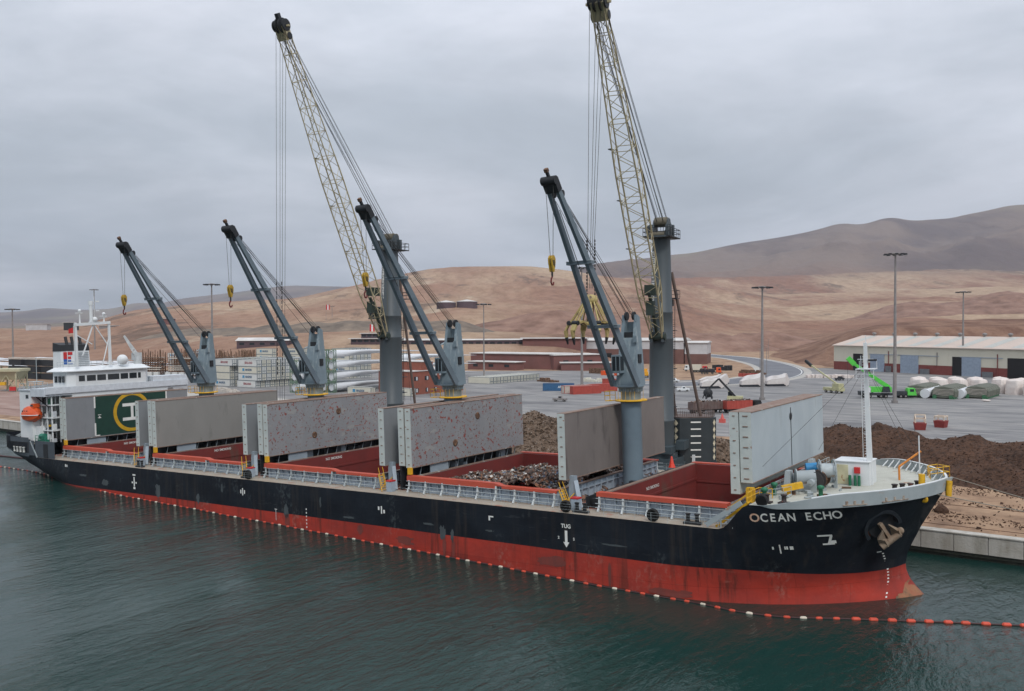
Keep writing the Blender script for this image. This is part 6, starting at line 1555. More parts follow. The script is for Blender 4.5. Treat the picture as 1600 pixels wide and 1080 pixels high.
M_cc=mat('container_cream',(.66,.63,.52),.55,0,(.58,.56,.48),.4,.7)
M_cg=mat('container_frame_grey',(.20,.23,.25),.6,amt=.5)
M_ce=mat('container_bar_dark',(.11,.14,.16),.6,amt=.3)
M_lblue=mat('logo_blue',(.06,.28,.48),.5,amt=.2); M_txt=mat('lettering_blue',(.05,.12,.22),.5,amt=.2)
CM=[cont_mesh((M_cw,M_cg,M_ce),'MAERSK',M_txt,M_lblue),cont_mesh((M_cc,M_cg,M_ce)),cont_mesh((M_cw,M_cg,M_ce),'SEALAND',mat('lettering_red',(.35,.04,.06)),None),cont_mesh((M_cc,M_cg,M_ce),'MAERSK',M_txt,M_lblue)]
def container(me,x,y,z,label,group,rz=0):
    o=bpy.data.objects.new('container',me); COL.objects.link(o); o.location=(x,y,z); o.rotation_euler=(0,0,rz); tag(o,label,'container',group); return o
TIER=['bottom','second','third','fourth','fifth','sixth']
bx,by=-248.5,139.5
pat=[0,0,3,2]
for i in range(13):
    for k in range(4):
        me=CM[[2,0,3,2][k]] if i==0 else CM[random.choice([1,0,2,3,1])]
        xo=-1.0 if (k==0) else 0
        container(me,bx-12.19+xo*.9,by+i*2.52,3+k*2.93,f'white container in the main stack, {ORD[i]} from left, {TIER[k] if k<3 else "top"} tier','white containers in the main stack')
for i in range(4):
    for k in range(4):
        container(CM[[0,1,1,2][k]] if i==0 else CM[random.choice([1,0])],bx-12.19-17.6+(1.6 if k==3 else 0),by+i*2.52,3+k*2.93,f'white container in the left stack, {ORD[i]} row, {TIER[k] if k<3 else "top"} tier','white containers in the left stack')
for i in range(6):
    container(CM[1],bx-12.19-18.4,by+14+i*2.52,3+4*2.93-2.93,f'grey-ended container behind the left stack, {ORD[i]} along, top tier','containers at the back of the left stack')
    for k in range(3): container(CM[1],bx-12.19-18.4,by+14+i*2.52,3+k*2.93,f'grey-ended container behind the left stack, {ORD[i]} along, {TIER[k]} tier','containers at the back of the left stack')
for (x,y,n,h,lb) in((-274.5,206,6,5,'rear stack right of ship crane two'),(-296,194,2,5,'rear stack left of ship crane two'),(-309,188,1,5,'rear stack above the main stack'),(-262,232,2,4,'rear stack beside the aft harbour crane')):
    for i in range(n):
        for k in range(h):
            container(CM[3 if i==0 else random.choice([0,1])],x,y+i*2.52,3+k*2.93,f'white container, {lb}, {ORD[i]} row, {TIER[k]} tier','white containers stacked at the rear')
for i in range(15):
    container(CM[1],-192.5+.25*i*.4,209.5+i*2.45,3.0,f'white container in the ground row beyond the brick block, {ORD[i]} from left','white containers in the ground row')
for (x,y,lb) in((-192,135.5,'single white container left of the aft harbour crane column'),(-176,139.5,'single white container between the aft harbour crane and the brick block')):
    container(CM[3],x,y,3,lb,None)
for (x,y,z) in((-450,232.7,0),(-436,241.5,0)):
    for k in range(3): container(CM[0],x,y,max(3.0,hz(x,y))+k*2.93-.3,f'white container behind the aftmost ship crane, {"left" if x<-440 else "right"} stack, {TIER[k]} tier','white containers behind the first ship crane')
M_cbl=mat('container_blue',(.035,.12,.25),.55,amt=.5); M_cbd=mat('container_blue_frame',(.02,.07,.16),.6); M_cre=mat('container_red',(.42,.07,.05),.6,amt=.5); M_cro=mat('container_roof_pale',(.55,.50,.44),.7,amt=.4)
BLU=cont_mesh((M_cbl,M_cbd,M_cbd),'APL',M_white,None); RED=cont_mesh((M_cre,M_cre,M_dark)); PAL=cont_mesh((M_cro,M_cre,M_dark)); DRK=cont_mesh((mat('container_slate',(.025,.03,.035),.6),M_dark,M_dark),None); GRN=cont_mesh((mat('container_green',(.03,.12,.09),.6,amt=.5),M_dark,M_dark))
container(BLU,-138.8,187.7,3,'blue container standing alone on the yard',None,rad(31))
container(RED,-119.5,178.5,3,'red open-topped container right of the blue one',None,rad(62)); container(RED,-120.0,192.0,3,'red container further back, right of the blue one',None,rad(62)); container(PAL,-124.5,180.5,3,'pale-sided container beside the red ones on the yard',None,rad(62))
container(RED,-134,226,3,'small red container behind the cab of the forward ship crane',None,rad(10))
for i in range(4):
    for k in range(3):
        container([DRK,DRK,GRN][(i+k)%3 if i==3 else 0],-418+i*12.8,121+i*1.5,3+k*3.3,f'dark container at the far left, {ORD[i]} from the left, {TIER[k]} tier','dark containers at the far left')
    c=MB(); c.box(-418+i*12.8,-405.9+i*12.8,120.8+i*1.5,123.6+i*1.5,12.62,13.5); c.build('pale_cover_slab',M_cro,label=f'pale cover slab lying on the {ORD[i]} dark container stack at the far left',cat='slab',group='pale slabs on the dark containers')
# ------------------------------------------------------------------ turbine blades in green frames
M_blade=mat('blade_white',(.66,.68,.70),.35,0,(.60,.62,.64),.1,.4); M_bfr=mat('frame_green',(.16,.24,.17),.6,amt=.6)
def blade(L=58,curve=1.0):
    c=MB(); n=26; secs=[]
    for i in range(n+1):
        t=i/n; y=L*t
        if t<.08: w=h=1.45
        elif t<.28: k=(t-.08)/.20; k=k*k*(3-2*k); w=1.45+1.0*k; h=1.45-.6*k
        else: k=(t-.28)/.72; w=2.45*(1-k)**.9+.08; h=.85*(1-k)**1.1+.05
        zc=.55*math.sin(PI*t)*curve; tw=.5*(1-t)
        ring=[]
        for j in range(14):
            a=2*PI*j/14; x_=math.cos(a)*w; z_=math.sin(a)*h*(1 if math.cos(a)>0 or t<.1 else .55)
            ring.append((x_*math.cos(tw)-z_*math.sin(tw),y,x_*math.sin(tw)+z_*math.cos(tw)+zc))
        secs.append(ring)
    for a,b in zip(secs,secs[1:]):
        for j in range(14): q=(j+1)%14; c.add([a[j],a[q],b[q],b[j]],[(3,2,1,0)],0,True)
    c.add(secs[0],[tuple(range(14))],0)
    return c
def frame_mesh():
    c=MB(); s=1.95
    for y in(0,1.1):
        for x in(-s,s): c.box(x-.12,x+.12,y-.1,y+.1,-s,s)
        for z in(-s,s): c.box(-s,s,y-.1,y+.1,z-.12,z+.12)
        c.beam((-s,y,-s),(-.9,y,-1.2),.16); c.beam((s,y,-s),(.9,y,-1.2),.16); c.beam((-s,y,s),(-.9,y,1.2),.12); c.beam((s,y,s),(.9,y,1.2),.12)
        c.beam((-.9,y,1.2),(0,y,1.6),.14); c.beam((.9,y,1.2),(0,y,1.6),.14)
    return c
bproto=None; fproto=None
def bladeset(x0,y0,nx,nz,group,where,L=58):
    global bproto,fproto
    for i in range(nx):
        for k in range(nz):
            x=x0+i*4.2; z=3+2.1+k*4.15
            lb=f'white turbine blade {where}, {ORD[i]} column, {TIER[k]} tier'
            if bproto is None:
                bproto=blade().build('turbine_blade',M_blade); b=bproto
            else: b=bproto.copy(); COL.objects.link(b)
            b.location=(x,y0+.3,z); b.scale=(1,L/58,1); b.rotation_euler=(0,random.uniform(-.1,.1),0); tag(b,lb,'turbine blade',group)
            for yy,w in((0,'root'),):
                if fproto is None: fproto=frame_mesh().build('transport_frame',M_bfr); f=fproto
                else: f=fproto.copy(); COL.objects.link(f)
                f.location=(x,y0+yy-.2,z); tag(f,f'green frame round the blade {w}, {where}, {ORD[i]} column, {TIER[k]} tier','frame','green blade frames')
bladeset(-207,137.5,2,4,'stacked turbine blades','beside the aft harbour crane')
bladeset(-214.5,129.5,1,3,'stacked turbine blades','directly behind the second ship crane',54)
bladeset(-235,202,3,3,'stacked turbine blades','behind the brick block')
def lying(x,y,z,L,ang,lb):
    b=bproto.copy(); COL.objects.link(b); b.location=(x,y,z); b.rotation_euler=(0,random.uniform(-.2,.2),ang); b.scale=(1,L/58,1); tag(b,lb,'turbine blade','white blades lying at the left')
for i in range(7):
    z0=8.6; lying(-560+8*i,128+i*9.0,z0,72,-PI/2,f'long white blade lying at the far left, {ORD[i]} from the front, left half')
    lying(-478+8*i,131+i*9.0,z0-.8,78,-PI/2+.03,f'long white blade lying behind the funnel, {ORD[i]} from the front, right half')
for i,(x,lb) in enumerate(((-548,'left'),(-505,'second'),(-462,'third'),(-420,'right'))):
    c=MB()
    for j in range(8):
        c.box(x-.3,x+.3,124+j*9-1.5,124+j*9+8.0,3,3.5)
        for d in(0,3): c.box(x-.2,x+.2,126+j*9+d,126.4+j*9+d,3,7.6)
        c.box(x-.2,x+.2,126+j*9,129.4+j*9,6.6,6.9)
    c.build('blade_trestle',M_bfr,label=f'dark steel trestle under the lying white blades, {lb} of the row',cat='trestle',group='trestles under the lying blades')
# ------------------------------------------------------------------ rusty stake racks
for r in range(7):
    x=-376+r*9.0; y=166+r*3.2+ (r%2)*13
    t=empty('pipe_rack',(x,y,3.0),f'rusty rack of tall stakes and beams behind the bridge, {ORD[r]} from the left','rack',rad(30),'rusty stake racks')
    c=MB()
    for i in range(10):
        for j in range(4): x_=i*1.35+random.uniform(-.3,.3); c.box(x_-.13,x_+.13,j*2.6-.13,j*2.6+.13,0,random.uniform(9.0,14.0))
    c.build('stake_set',M_rust,t)
    c=MB()
    for i in range(48): z=.4+(i//5)*1.0; c.beam((random.uniform(-1,1),-.5+(i%5)*1.7,z),(12+random.uniform(-1,1.5),-.5+(i%5)*1.7,z+random.uniform(-.1,.2)),.45,.45,random.choice([0,0,0,1]))
    c.build('beam_pile',[M_rust,M_cro],t)
    c=MB()
    for i in range(4): c.box(-1+i*3.6,1.6+i*3.6,-3,-1,0,2.2)
    c.build('block_row',M_cw,t)
# hopper ------------------------------------------------------------------
M_hop=mat('hopper_cream',(.48,.46,.30),.6,0,(.40,.38,.26),.3,.7,rust=(.2,.13,.08),rscale=1,rthr=.62)
for q,(x,y,lb) in enumerate(((-321,76,'cream steel hopper on braced legs at the left edge'),(-334,70,'second cream hopper half out of the picture at the left edge'))):
    t=empty('mobile_hopper',(x,y,3),lb,'hopper',rad(35))
    c=MB(); c.prism([(-5.5,-4),(-3.5,-5.5),(3.5,-5.5),(5.5,-4),(5.5,4),(3.5,5.5),(-3.5,5.5),(-5.5,4)],8.0,9.0); c.hexa([(-3,-3,4.6),(3,-3,4.6),(3,3,4.6),(-3,3,4.6),(-4.6,-4.6,8),(4.6,-4.6,8),(4.6,4.6,8),(-4.6,4.6,8)]); c.build('hopper_bin',M_hop,t)
    for a,b in((-4,-4),(4,-4),(4,4),(-4,4)):
        c=MB(); c.beam((a,b,0),(a,b,8),.5); c.beam((a,b,.4),(0,b,6.5),.28); c.beam((a,b,7.6),(a,0,2.5),.28); c.build('leg',M_hop,t)
    c=MB(); c.obox((3,-4.4,1.2),(2.4,1.2,1.6)); c.build('drive_unit',M_redp,t)
    c=MB(); c.obox((-1,-4.4,3.2),(2.2,1.0,1.3)); c.build('generator_box',M_yel,t)
# ------------------------------------------------------------------ tarped loads, bags
M_tarp=mat('tarp_white',(.66,.64,.61),.7,0,(.50,.44,.42),.5,.9,bump=.4,bscale=1.2); M_tdk=mat('load_dark_base',(.02,.022,.03),.7)
M_olive=mat('tarp_olive',(.085,.095,.075),.75,0,(.15,.155,.12),.6,.9,(1,1,1),bump=.5,bscale=1)
M_bag=mat('bag_white',(.72,.68,.64),.7,0,(.60,.50,.45),.4,.9,bump=.5,bscale=.8)
def tarped():
    c=MB(); c.box(-4.6,4.2,-1.4,1.4,0,.9,1); 
    c.build
    pr=[(-4.8,.9),(-4.6,2.4),(-2.5,3.1),(.5,3.3),(2.4,3.7),(3.4,4.2),(4.2,2.2),(4.4,.6),(3.4,.2),(2.6,1.0)]
    c.prism(pr,-1.5,1.5,0,lambda x,y,z:(x,z,y))
    for s in(-1.7,1.7): c.add([(1.8,s*.9,1.2),(3.6,s*.9,-.0),(4.6,s*.9,1.6),(3.0,s*.9,3.6)],[(0,1,2,3)],0)
    return c
tp=None
for i,(x,y,n) in enumerate(((-89,235,4),(-79,252,4),(-71.5,261,3),(-96,250,2))):
    for k in range(n):
        xx=x-k*3.0; yy=y+k*9.5
        if tp is None: tp=tarped().build('tarped_load',[M_tarp,M_tdk]); o=tp
        else: o=tp.copy(); COL.objects.link(o)
        o.location=(xx,yy,3); o.rotation_euler=(0,0,rad(40)); tag(o,f'white tarped load on dark base, {ORD[i]} group from left, {ORD[k]} from front','tarped load','white tarped loads on the yard')
def lumpy(w,d,h,n=9,seed=0,peak=.3,ribs=0):
    c=MB(); V=[]; nu,nv=20,10
    for i in range(nu):
        a=2*PI*i/nu; row=[]
        for j in range(nv+1):
            t=j/nv; e=abs(math.cos(a))**.5*(1 if math.cos(a)>0 else -1); f=abs(math.sin(a))**.5*(1 if math.sin(a)>0 else -1)
            r=(1-.22*t**2)*(1 if t<.75 else math.cos((t-.75)/.25*PI/2)**.6 if t<.999 else .02)
            z=h*min(1,t*1.25)**.9*(1 if t<.8 else 1+peak*(t-.8)); k=1+.12*fbm(e*3+seed*7,f*3,t*4,3)
            row.append((e*w/2*r*k,f*d/2*r*k,z*(1+.10*fbm(e*2+seed,f*2,5,2))))
        V.append(row)
    for i in range(nu):
        a=V[i];b=V[(i+1)%nu]
        for j in range(nv): c.add([a[j],b[j],b[j+1],a[j+1]],[(0,1,2,3)],0,True)
    return c
bags=[lumpy(5.6,5,4.9,seed=s_,peak=.6).build('wrapped_nacelle',M_bag) for s_ in range(3)]
used=[False]*3
spots=[(-15.5,252),(-9.5,255),(-3.5,258),(2.5,261),(-18,262),(-12,265),(-6,268),(0,271),(9,266),(14,262),(20,258),(26,254),(8,275),(15,271),(21,267),(27,263)]
for i,(x,y) in enumerate(spots):
    s_=i%3
    if not used[s_]: o=bags[s_]; used[s_]=True
    else: o=bags[s_].copy(); COL.objects.link(o)
    o.location=(x,y,3); o.rotation_euler=(0,0,rad(-28)+random.uniform(-.2,.2)); tag(o,f'bulky white wrapped load before the warehouse, {["front","second","right-hand front","right-hand rear"][i//4]} row, {ORD[i%4]} from left','wrapped load','white wrapped loads before the warehouse')
def olive():
    c=MB()
    for k in range(6):
        y0=k*3.2
        pr=[(-3.8,.7),(-3.9,2.6),(-2.8,3.9),(0,4.4),(2.8,3.9),(3.9,2.6),(3.8,.7),(2.0,.4),(-2.0,.4)]
        n=len(pr)
        for (ya,sa),(yb,sb_) in (((0,.94),(.5,1.0)),((.5,1.0),(2.5,1.0)),((2.5,1.0),(3.05,.92))):
            c.add([(x*sa,y0+ya,z*sa) for x,z in pr]+[(x*sb_,y0+yb,z*sb_) for x,z in pr],[(i,(i+1)%n,n+(i+1)%n,n+i) for i in range(n)],0)
        c.add([(x*.94,y0,z*.94) for x,z in pr],[tuple(range(n))],0); c.add([(x*.92,y0+3.05,z*.92) for x,z in pr],[tuple(range(n-1,-1,-1))],0)
        for q in range(5): 
            zz=3.6-q*.45; c.path([(-3.2,y0-.06,zz*.93),(-1,y0-.1,zz-.5),(1.2,y0-.1,zz-.55),(3.2,y0-.06,zz*.93)],.07,4,1)
    for x in(-3.2,3.2): c.box(x-.25,x+.25,-.4,19,0,.9,2)
    for x in(-2.6,2.4): c.box(x-.5,x+.5,-.7,-.2,0,1.3,2)
    return c
oproto=olive().build('tarped_tower_section',[M_olive,M_cro,mat('cradle_green',(.05,.17,.08),.6)])
for i,(x,y) in enumerate(((-3.8,228),(5.2,235.0),(-12.5,229.5))):
    o=oproto if i==0 else oproto.copy()
    if i: COL.objects.link(o)
    o.location=(x,y,3); o.rotation_euler=(0,0,rad(-4)); tag(o,['olive tarped row of loads on green cradles, in the middle','olive tarped row of loads on green cradles, rightmost and nearest','olive tarped row of loads half hidden behind the green crane truck'][i],'tarped load','olive tarped rows')
c=MB()
for i,(x,y) in enumerate(((-9.5,227.5),(.6,231.5))):
    c=MB(); c.tube((x,y,4.6),(x+1.0,y+18,4.8),1.6,n=14); c.build('white_tube',M_blade,label=['white tube lying left of the middle olive row','white tube lying between the two front olive rows'][i],cat='tube')
c=MB(); c.sphere((9.5,224,3.35),.6,10,6,0,(2.4,1,.55)); c.build('white_sack',M_bag,label='small white sack on the asphalt before the olive rows',cat='sack')
c=MB()
for i in range(40): c.obox((-78+i*.9*.5+random.uniform(-1,1),327+random.uniform(-3,6)+i*.15,3.6),(random.uniform(1,3),random.uniform(1,2),random.uniform(.8,2)),random.uniform(0,3))
tag(c.build('white_debris',M_bag,label='strewn white blocks at the foot of the slope left of the warehouse',cat='blocks'),kind='stuff')
for (x,y,a,lb) in((7.0,129.5,.3,'rusty red skip with a gabled timber crate on it, left of the two'),(10.3,137.5,-.2,'rusty red skip with a flat timber crate on it, right of the two')):
    t=empty('skip_bin',(x,y,3),lb,'skip',a); c=MB(); c.hexa([(-1.1,-1.1,0),(1.1,-1.1,0),(1.1,1.1,0),(-1.1,1.1,0),(-1.35,-1.3,1.7),(1.35,-1.3,1.7),(1.35,1.3,1.7),(-1.35,1.3,1.7)]); c.box(-1.0,-.6,-1.2,-1.12,.4,1.3); c.build('bin_body',mat('skip_red',(.25,.035,.03),.7,amt=.6),t)
    c=MB()
    hh=3.2 if a>0 else 2.7
    for u in(-1.1,1.1):
        for v in(-1.1,1.1): c.beam((u,v,1.7),(u,v,hh-.5 if a>0 else hh),.22)
        if a>0: c.beam((u,-1.1,hh-.5),(u,0,hh+.4),.24); c.beam((u,1.1,hh-.5),(u,0,hh+.4),.24); c.beam((-1.1,u,hh-.5),(1.1,u,hh-.5),.2)
        else: c.beam((-1.2,u,hh),(1.2,u,hh),.4); c.beam((u,-1.2,hh),(u,1.2,hh),.3)
    if a>0: c.beam((-1.2,0,hh+.4),(1.2,0,hh+.4),.3)
    c.build('crate',mat('timber_pale',(.66,.55,.44),.8,amt=.6),t)
# ------------------------------------------------------------------ vehicles
M_tyre=mat('tyre_rubber',(.015,.015,.015),.85); M_lime=mat('crane_lime',(.10,.58,.07),.45,amt=.3)
def wheels(root,xs,w=2.2,r=.55):
    for x in xs:
        for s in(-1,1):
            c=MB(); c.tube((x,s*(w/2-.25),r),(x,s*(w/2+.05),r),r,n=14,mi=0); c.tube((x,s*(w/2+.05),r),(x,s*(w/2+.09),r),r*.5,n=10,mi=1); c.build('wheel',[M_tyre,M_gal],root)
# green mobile crane
t=empty('mobile_crane',(-20.5,223,3),'lime green mobile crane truck with raised telescopic boom before the warehouse','crane truck',rad(28))
c=MB(); c.box(-9.5,9.0,-1.3,1.3,.9,1.6,0); c.box(-9.5,-5,-1.45,1.45,1.6,2.3,0); c.box(2,6,-1.4,1.4,1.6,2.4,0); c.build('chassis',mat('chassis_dark',(.04,.045,.05),.6),t)
wheels(t,(-7.8,-6.2,-2.5,-.9,4.0,5.6),2.9,.65)
c=MB(); c.hexa([(6.2,-1.35,1.0),(9.2,-1.35,1.0),(9.2,1.35,1.0),(6.2,1.35,1.0),(6.3,-1.3,3.4),(8.6,-1.3,3.4),(8.6,1.3,3.4),(6.3,1.3,3.4)],0); c.box(8.7,9.0,-1.1,1.1,2.2,2.9,1); c.box(7,8.3,-1.38,-1.3,2.2,3.1,1); c.build('cab',[M_lime,M_win],t)
c=MB(); c.box(-6,1.0,-1.5,1.5,2.0,3.8,0); c.box(-6.6,-5.8,-1.5,1.5,1.9,3.6,1); c.hexa([(-2.2,-2.2,2.0),(.4,-2.2,2.0),(.4,-1.55,2.0),(-2.2,-1.55,2.0),(-2.0,-2.1,4.0),(0,-2.1,4.0),(0,-1.6,4.0),(-2.0,-1.6,4.0)],2); c.build('superstructure',[M_lime,M_white,M_win],t)
c=MB(); c.beam((.5,0,3.6),(-6.2,0,8.2),1.1,1.3,0,1.0,1.1); c.beam((-6.2,0,8.2),(-11.5,0,12.0),.9,1.1,0,.8,.9); c.beam((-11,0,11.5),(-13.2,0,13.8),1.1,1.6,0); c.beam((-.8,0,3.2),(-4.6,0,6.4),.4,.4,1); c.build('boom',[M_lime,M_white],t)
c=MB(); c.tube((-13.2,0,13.8),(-13.2,0,5),.05,n=4); c.build('hoist_rope',M_rope,t)
# dark telescopic loader left of it
t=empty('lattice_crane',(-42,236,3),'pale yellow crane with a long dark-tipped boom left of the lime green one','crane truck',rad(150))
c=MB(); c.box(-4,4,-1.4,1.4,.8,2.0); c.box(-3.6,-.5,-1.3,1.3,2.0,3.6); c.build('body',mat('crane_pale_yellow',(.50,.48,.28),.6,amt=.5),t); wheels(t,(-2.6,0,2.6),2.7,.6)
c=MB(); c.beam((-2,0,3.2),(12,0,10.0),.4,.45,0); c.beam((11.4,0,9.6),(14.5,0,11.4),.8,1.0,1); c.build('boom',[mat('crane_pale_yellow',(.5,.48,.28)),M_dark],t)
# scrap truck
def truck(loc,rz,lb,bodym,cabm,L_=9.0,h=2.2,rust=True,cat='truck',name='dump_truck'):
    t=empty(name,loc,lb,cat,rz)
    c=MB(); c.box(-L_,0,-.5,.5,.8,1.15); c.box(0,3.4,-.9,.9,.8,1.2); c.build('chassis',M_dark,t)
    c=MB(); z0=1.2
    c.box(-L_,-.4,-1.25,-1.17,z0,z0+h); c.box(-L_,-.4,1.17,1.25,z0,z0+h); c.box(-L_,-.4,-1.17,1.17,z0,z0+.1); c.box(-L_,-L_+.1,-1.17,1.17,z0+.1,z0+h); c.box(-.5,-.4,-1.17,1.17,z0+.1,z0+h)
    for i in range(10): x=-L_+.4+i*(L_-1)/9; c.box(x,x+.12,-1.32,-1.25,z0,z0+h); c.box(x,x+.12,1.25,1.32,z0,z0+h)
    B_=c.build('trailer_body',bodym,t)
    if rust: c=MB(); chips(c,-L_+.3,-.6,-1.0,1.0,lambda x,y:z0+h*.85+random.random()*.5,90,.2,1.0); tag(c.build('load',M_scrap,B_),kind='stuff')
    c=MB(); c.hexa([(.3,-1.2,.9),(2.9,-1.2,.9),(2.9,1.2,.9),(.3,1.2,.9),(.3,-1.15,3.4),(2.5,-1.15,3.4),(2.5,1.15,3.4),(.3,1.15,3.4)],0); c.box(2.55,2.86,-1.0,1.0,2.0,2.9,1); c.box(1.3,2.3,-1.22,-1.17,2.0,2.9,1); c.box(1.3,2.3,1.17,1.22,2.0,2.9,1); c.build('cab',[cabm,M_win],t)
    wheels(t,(-L_+1.2,-L_+2.5,-L_+3.8,-.2 if 0 else -1.6,2.0),2.4,.52)
    return t
M_tbr=mat('trailer_rust_brown',(.11,.06,.05),.8,0,(.15,.12,.11),.6,.8)
truck((-48.6,144.5,3),rad(62),'rusty brown tipper truck with white cab behind the ballast block',M_tbr,M_white,11.5)
t=truck((-42,150,3),rad(55),'red open skip trailer beside the rusty tipper truck',M_cre,M_tyre,9,2.4)
c=MB()
t=empty('material_handler',(-53,166,3),'material handler with a dark grab and pale yellow cab behind the rusty tipper','loader',rad(200))
c=MB(); c.box(-2.6,2.6,-1.5,1.5,.9,1.6,1); c.box(-2.4,2.4,-1.4,1.4,1.7,3.1,0); c.box(.8,2.2,-1.3,-.2,3.1,4.4,2); c.box(.8,2.2,-1.3,-.2,4.4,4.5,0); c.build('body',[mat('crane_pale_yellow',(.5,.48,.28)),M_dark,M_win],t); wheels(t,(-1.9,1.9),2.9,.65)
c=MB(); c.beam((0,.5,3),(5,.5,8.5),.6); c.beam((5,.5,8.5),(8.2,.5,5.2),.5); c.sphere((8.3,.5,4.0),1.5,8,6); 
for i in range(5): a=i*1.256; c.beam((8.3+math.cos(a),.5+math.sin(a),4),(8.3+1.6*math.cos(a),.5+1.6*math.sin(a),2.2),.5,.3)
c.build('boom',M_dark,t)
truck((-127.5,333,3),rad(25),'dark flatbed loaded with scrap parts beside the curved road',mat('flatbed_dark',(.03,.03,.04),.7),M_orange,8,1.2)
truck((-140,345,3),rad(15),'cream box lorry beside the curved road',M_cc,M_redp,6,3.0,False)
truck((-150,352,3),rad(200),'white cab truck standing before the depot door',M_dark,M_white,6,2.4,False)
truck((-295,757,3.4),rad(30),'tank truck with cream body far behind the depot',M_cc,M_white,12,2.2,False)
truck((-200,790,4.0),rad(200),'blue truck on the far road left of the warehouse',mat('truck_blue',(.03,.13,.38),.5),M_white,9,2.6,False)
truck((-204,338,3),rad(100),'orange dump truck parked by the dull brick sheds',mat('truck_orange',(.6,.25,.05),.6),M_yel,6,2,False)
t=empty('wheel_loader',(-145.5,289,3),'yellow and orange wheel loader behind the harbour crane nearest the bow','loader',rad(120)); c=MB(); c.box(-3,2.5,-1.3,1.3,1.0,2.8); c.box(-.8,.9,-1,1,2.8,4.2); c.box(2.5,4.4,-1.7,1.7,.4,1.8); c.build('body',mat('loader_yellow',(.75,.36,.02),.5),t); wheels(t,(-1.8,1.6),2.8,.8)
c=MB(); c.box(-39,-37.6,118,119.2,3,4.0); c.lathe([(.5,0),(.4,.6),(.05,1.4)],(-38.3,118.6,4.0),8); c.build('traffic_barrier',mat('barrier_pink',(.65,.12,.10),.6,amt=.5),label='red and white barrier cone on the yard right of the rusty tipper',cat='barrier')
# far cluster of debris machines by the brick sheds
for i,(x,y,mm,lb) in enumerate(((-206,342,M_orange,'orange scrap skip near the flat canopy building'),(-198,345,M_cc,'pale scrap skip near the flat canopy building'),(-190,350,M_orange,'orange frame machine left of the depot'))):
    t=MB(); t.box(x-3,x+3,y-2,y+2,3,4.6)
    for k in range(6): t.beam((x-3+k,y-2,4.6),(x-2+k,y+1,6.2+random.random()),.3)
    t.build('machine_frame',mm,label=lb,cat='machine')
# fence posts along the far road and thin lamp poles
for i,(x,y,h,lb) in enumerate(((-176,554,14,'thin lamp pole standing on the verge of the curved road'),(-118,372,12,'thin lamp pole on the inner side of the curved road'),(-97,322,14,'thin lamp pole at the foot of the curved road'))):
    t=empty('lamp_pole',(x,y,3),lb,'lamp pole'); c=MB(); c.tube((0,0,0),(0,0,h),.16,.1,n=6); c.build('pole',M_gal,t); c=MB(); c.beam((-1.2,0,h),(1.2,0,h),.15,.12); c.build('lamp_head',M_gal,t)

# ------------------------------------------------------------------ smaller yard clutter
def small_van(loc,rz,lb,m_,pick=False):
    t=empty('pickup' if pick else 'van',loc,lb,'pickup' if pick else 'van',rz)
    c=MB(); c.box(-2.4,2.3,-.9,.9,.45,1.1); c.hexa([(-.6 if pick else -2.35,-.85,1.1),(1.3,-.85,1.1),(1.3,.85,1.1),(-.6 if pick else -2.35,.85,1.1),(-.4 if pick else -2.2,-.75,1.85),(.7,-.75,1.85),(.7,.75,1.85),(-.4 if pick else -2.2,.75,1.85)]); c.build('body',m_,t)
    c=MB(); c.box(-.3,.6,-.86,-.8,1.2,1.7); c.build('side_window',M_win,t)
    wheels(t,(-1.5,1.4),1.8,.36); return t
small_van((-92,214,3),.6,'white pickup on the yard left of the tarped loads',M_white,True)
small_van((-118,262,3),.2,'white van parked beside the inner end of the curved road',M_white)
small_van((-60,312,3),1.2,'dark pickup left of the warehouse corner',M_dark,True)
small_van((-108,151,3),.3,'silver pickup on the open yard beyond the brown hatch cover',M_gal,True)
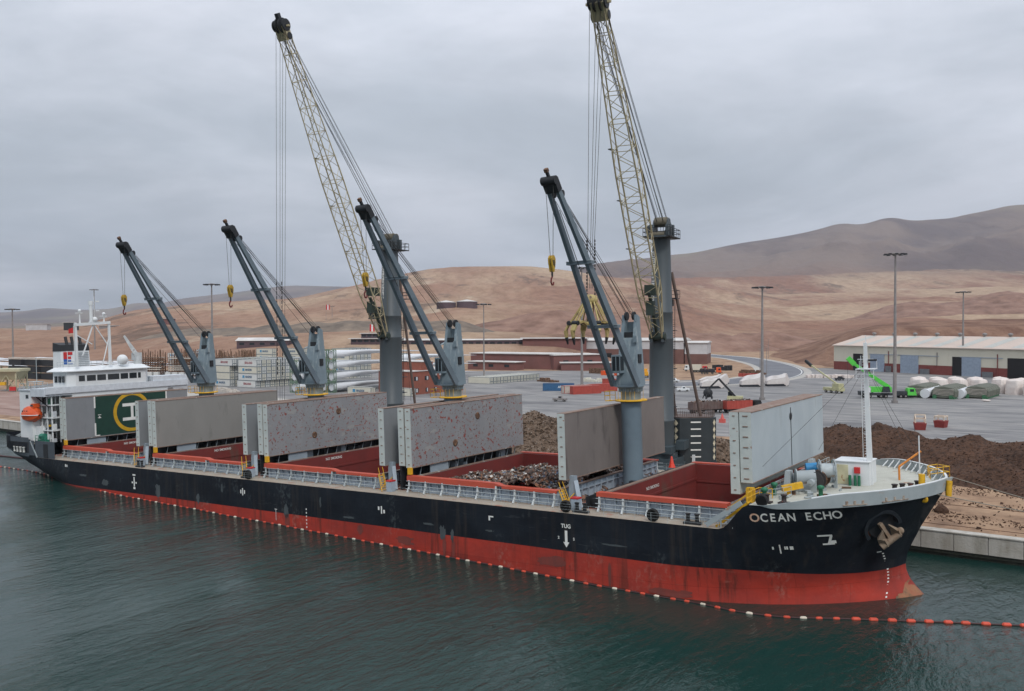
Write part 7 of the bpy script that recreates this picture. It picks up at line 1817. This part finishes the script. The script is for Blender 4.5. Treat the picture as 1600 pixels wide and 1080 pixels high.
def pallets(x,y,lb,n,m_,cat='pallets',spread=5,h=1.2):
    c=MB()
    for i in range(n):
        px,py=x+random.uniform(-spread,spread),y+random.uniform(-spread*.6,spread*.6); c.obox((px,py,3.0+h/2),(random.uniform(1,2.4),random.uniform(.8,1.4),h*random.uniform(.5,1)*1.0),random.uniform(0,.5)) if 0 else None
    t=empty('goods_stack',(x,y,3),lb,cat,rad(random.uniform(-20,40)))
    for r_ in range(3):
        for q in range(n//3+1):
            c.box(-spread+q*2.2,-spread+q*2.2+1.9,r_*1.6-2,r_*1.6-.7,0,h*random.choice([.6,1,1.4]))
    c.build('stacked_goods',m_,t)
pallets(-168,236,'low brown stack of timber goods beyond the ground row of containers',12,M_rust)
pallets(-150,247,'cream stack of goods on the yard left of the forward ship crane',9,M_cc)
pallets(-168,296,'orange stack of steel parts before the flat canopy building',12,M_orange,h=1.6)
pallets(-182,308,'rusty stack of steel parts before the dull brick shed',15,M_rust,h=2.0)
pallets(-158,312,'pale stack of crates right of the rusty steel parts',9,M_cro,h=1.6)
pallets(-112,340,'rusty stack of scrap parts on the inner side of the curved road',15,M_rust,h=1.6)
pallets(-104,318,'red stack of parts beside the bend of the curved road',9,M_cre,h=1.2)
pallets(-140,372,'dark stack of machine parts before the depot',12,M_dark,h=2.0)
pallets(-240,118,'pale stack of goods on the yard in front of the main container stack',12,M_cro,h=1.2)
pallets(-215,112,'rusty stack of beams on the yard in front of the blade frames',12,M_rust,h=1.0)
# ------------------------------------------------------------------ haze: closed box of thin even air
c=MB(); c.box(-12500,9500,-4200,12500,-1.2,1400)
hm=bpy.data.materials.new('haze_air'); hm.use_nodes=True; t=hm.node_tree
for n_ in list(t.nodes): t.nodes.remove(n_)
o_=t.nodes.new('ShaderNodeOutputMaterial'); v=t.nodes.new('ShaderNodeVolumePrincipled'); v.inputs['Density'].default_value=5.0e-5; v.inputs['Color'].default_value=(.80,.88,1.0,1); v.inputs['Anisotropy'].default_value=.2
t.links.new(v.outputs[0],o_.inputs['Volume'])
H_=c.build('haze',hm,kind='stuff',label='thin pale haze over the harbour and hills',cat='haze')
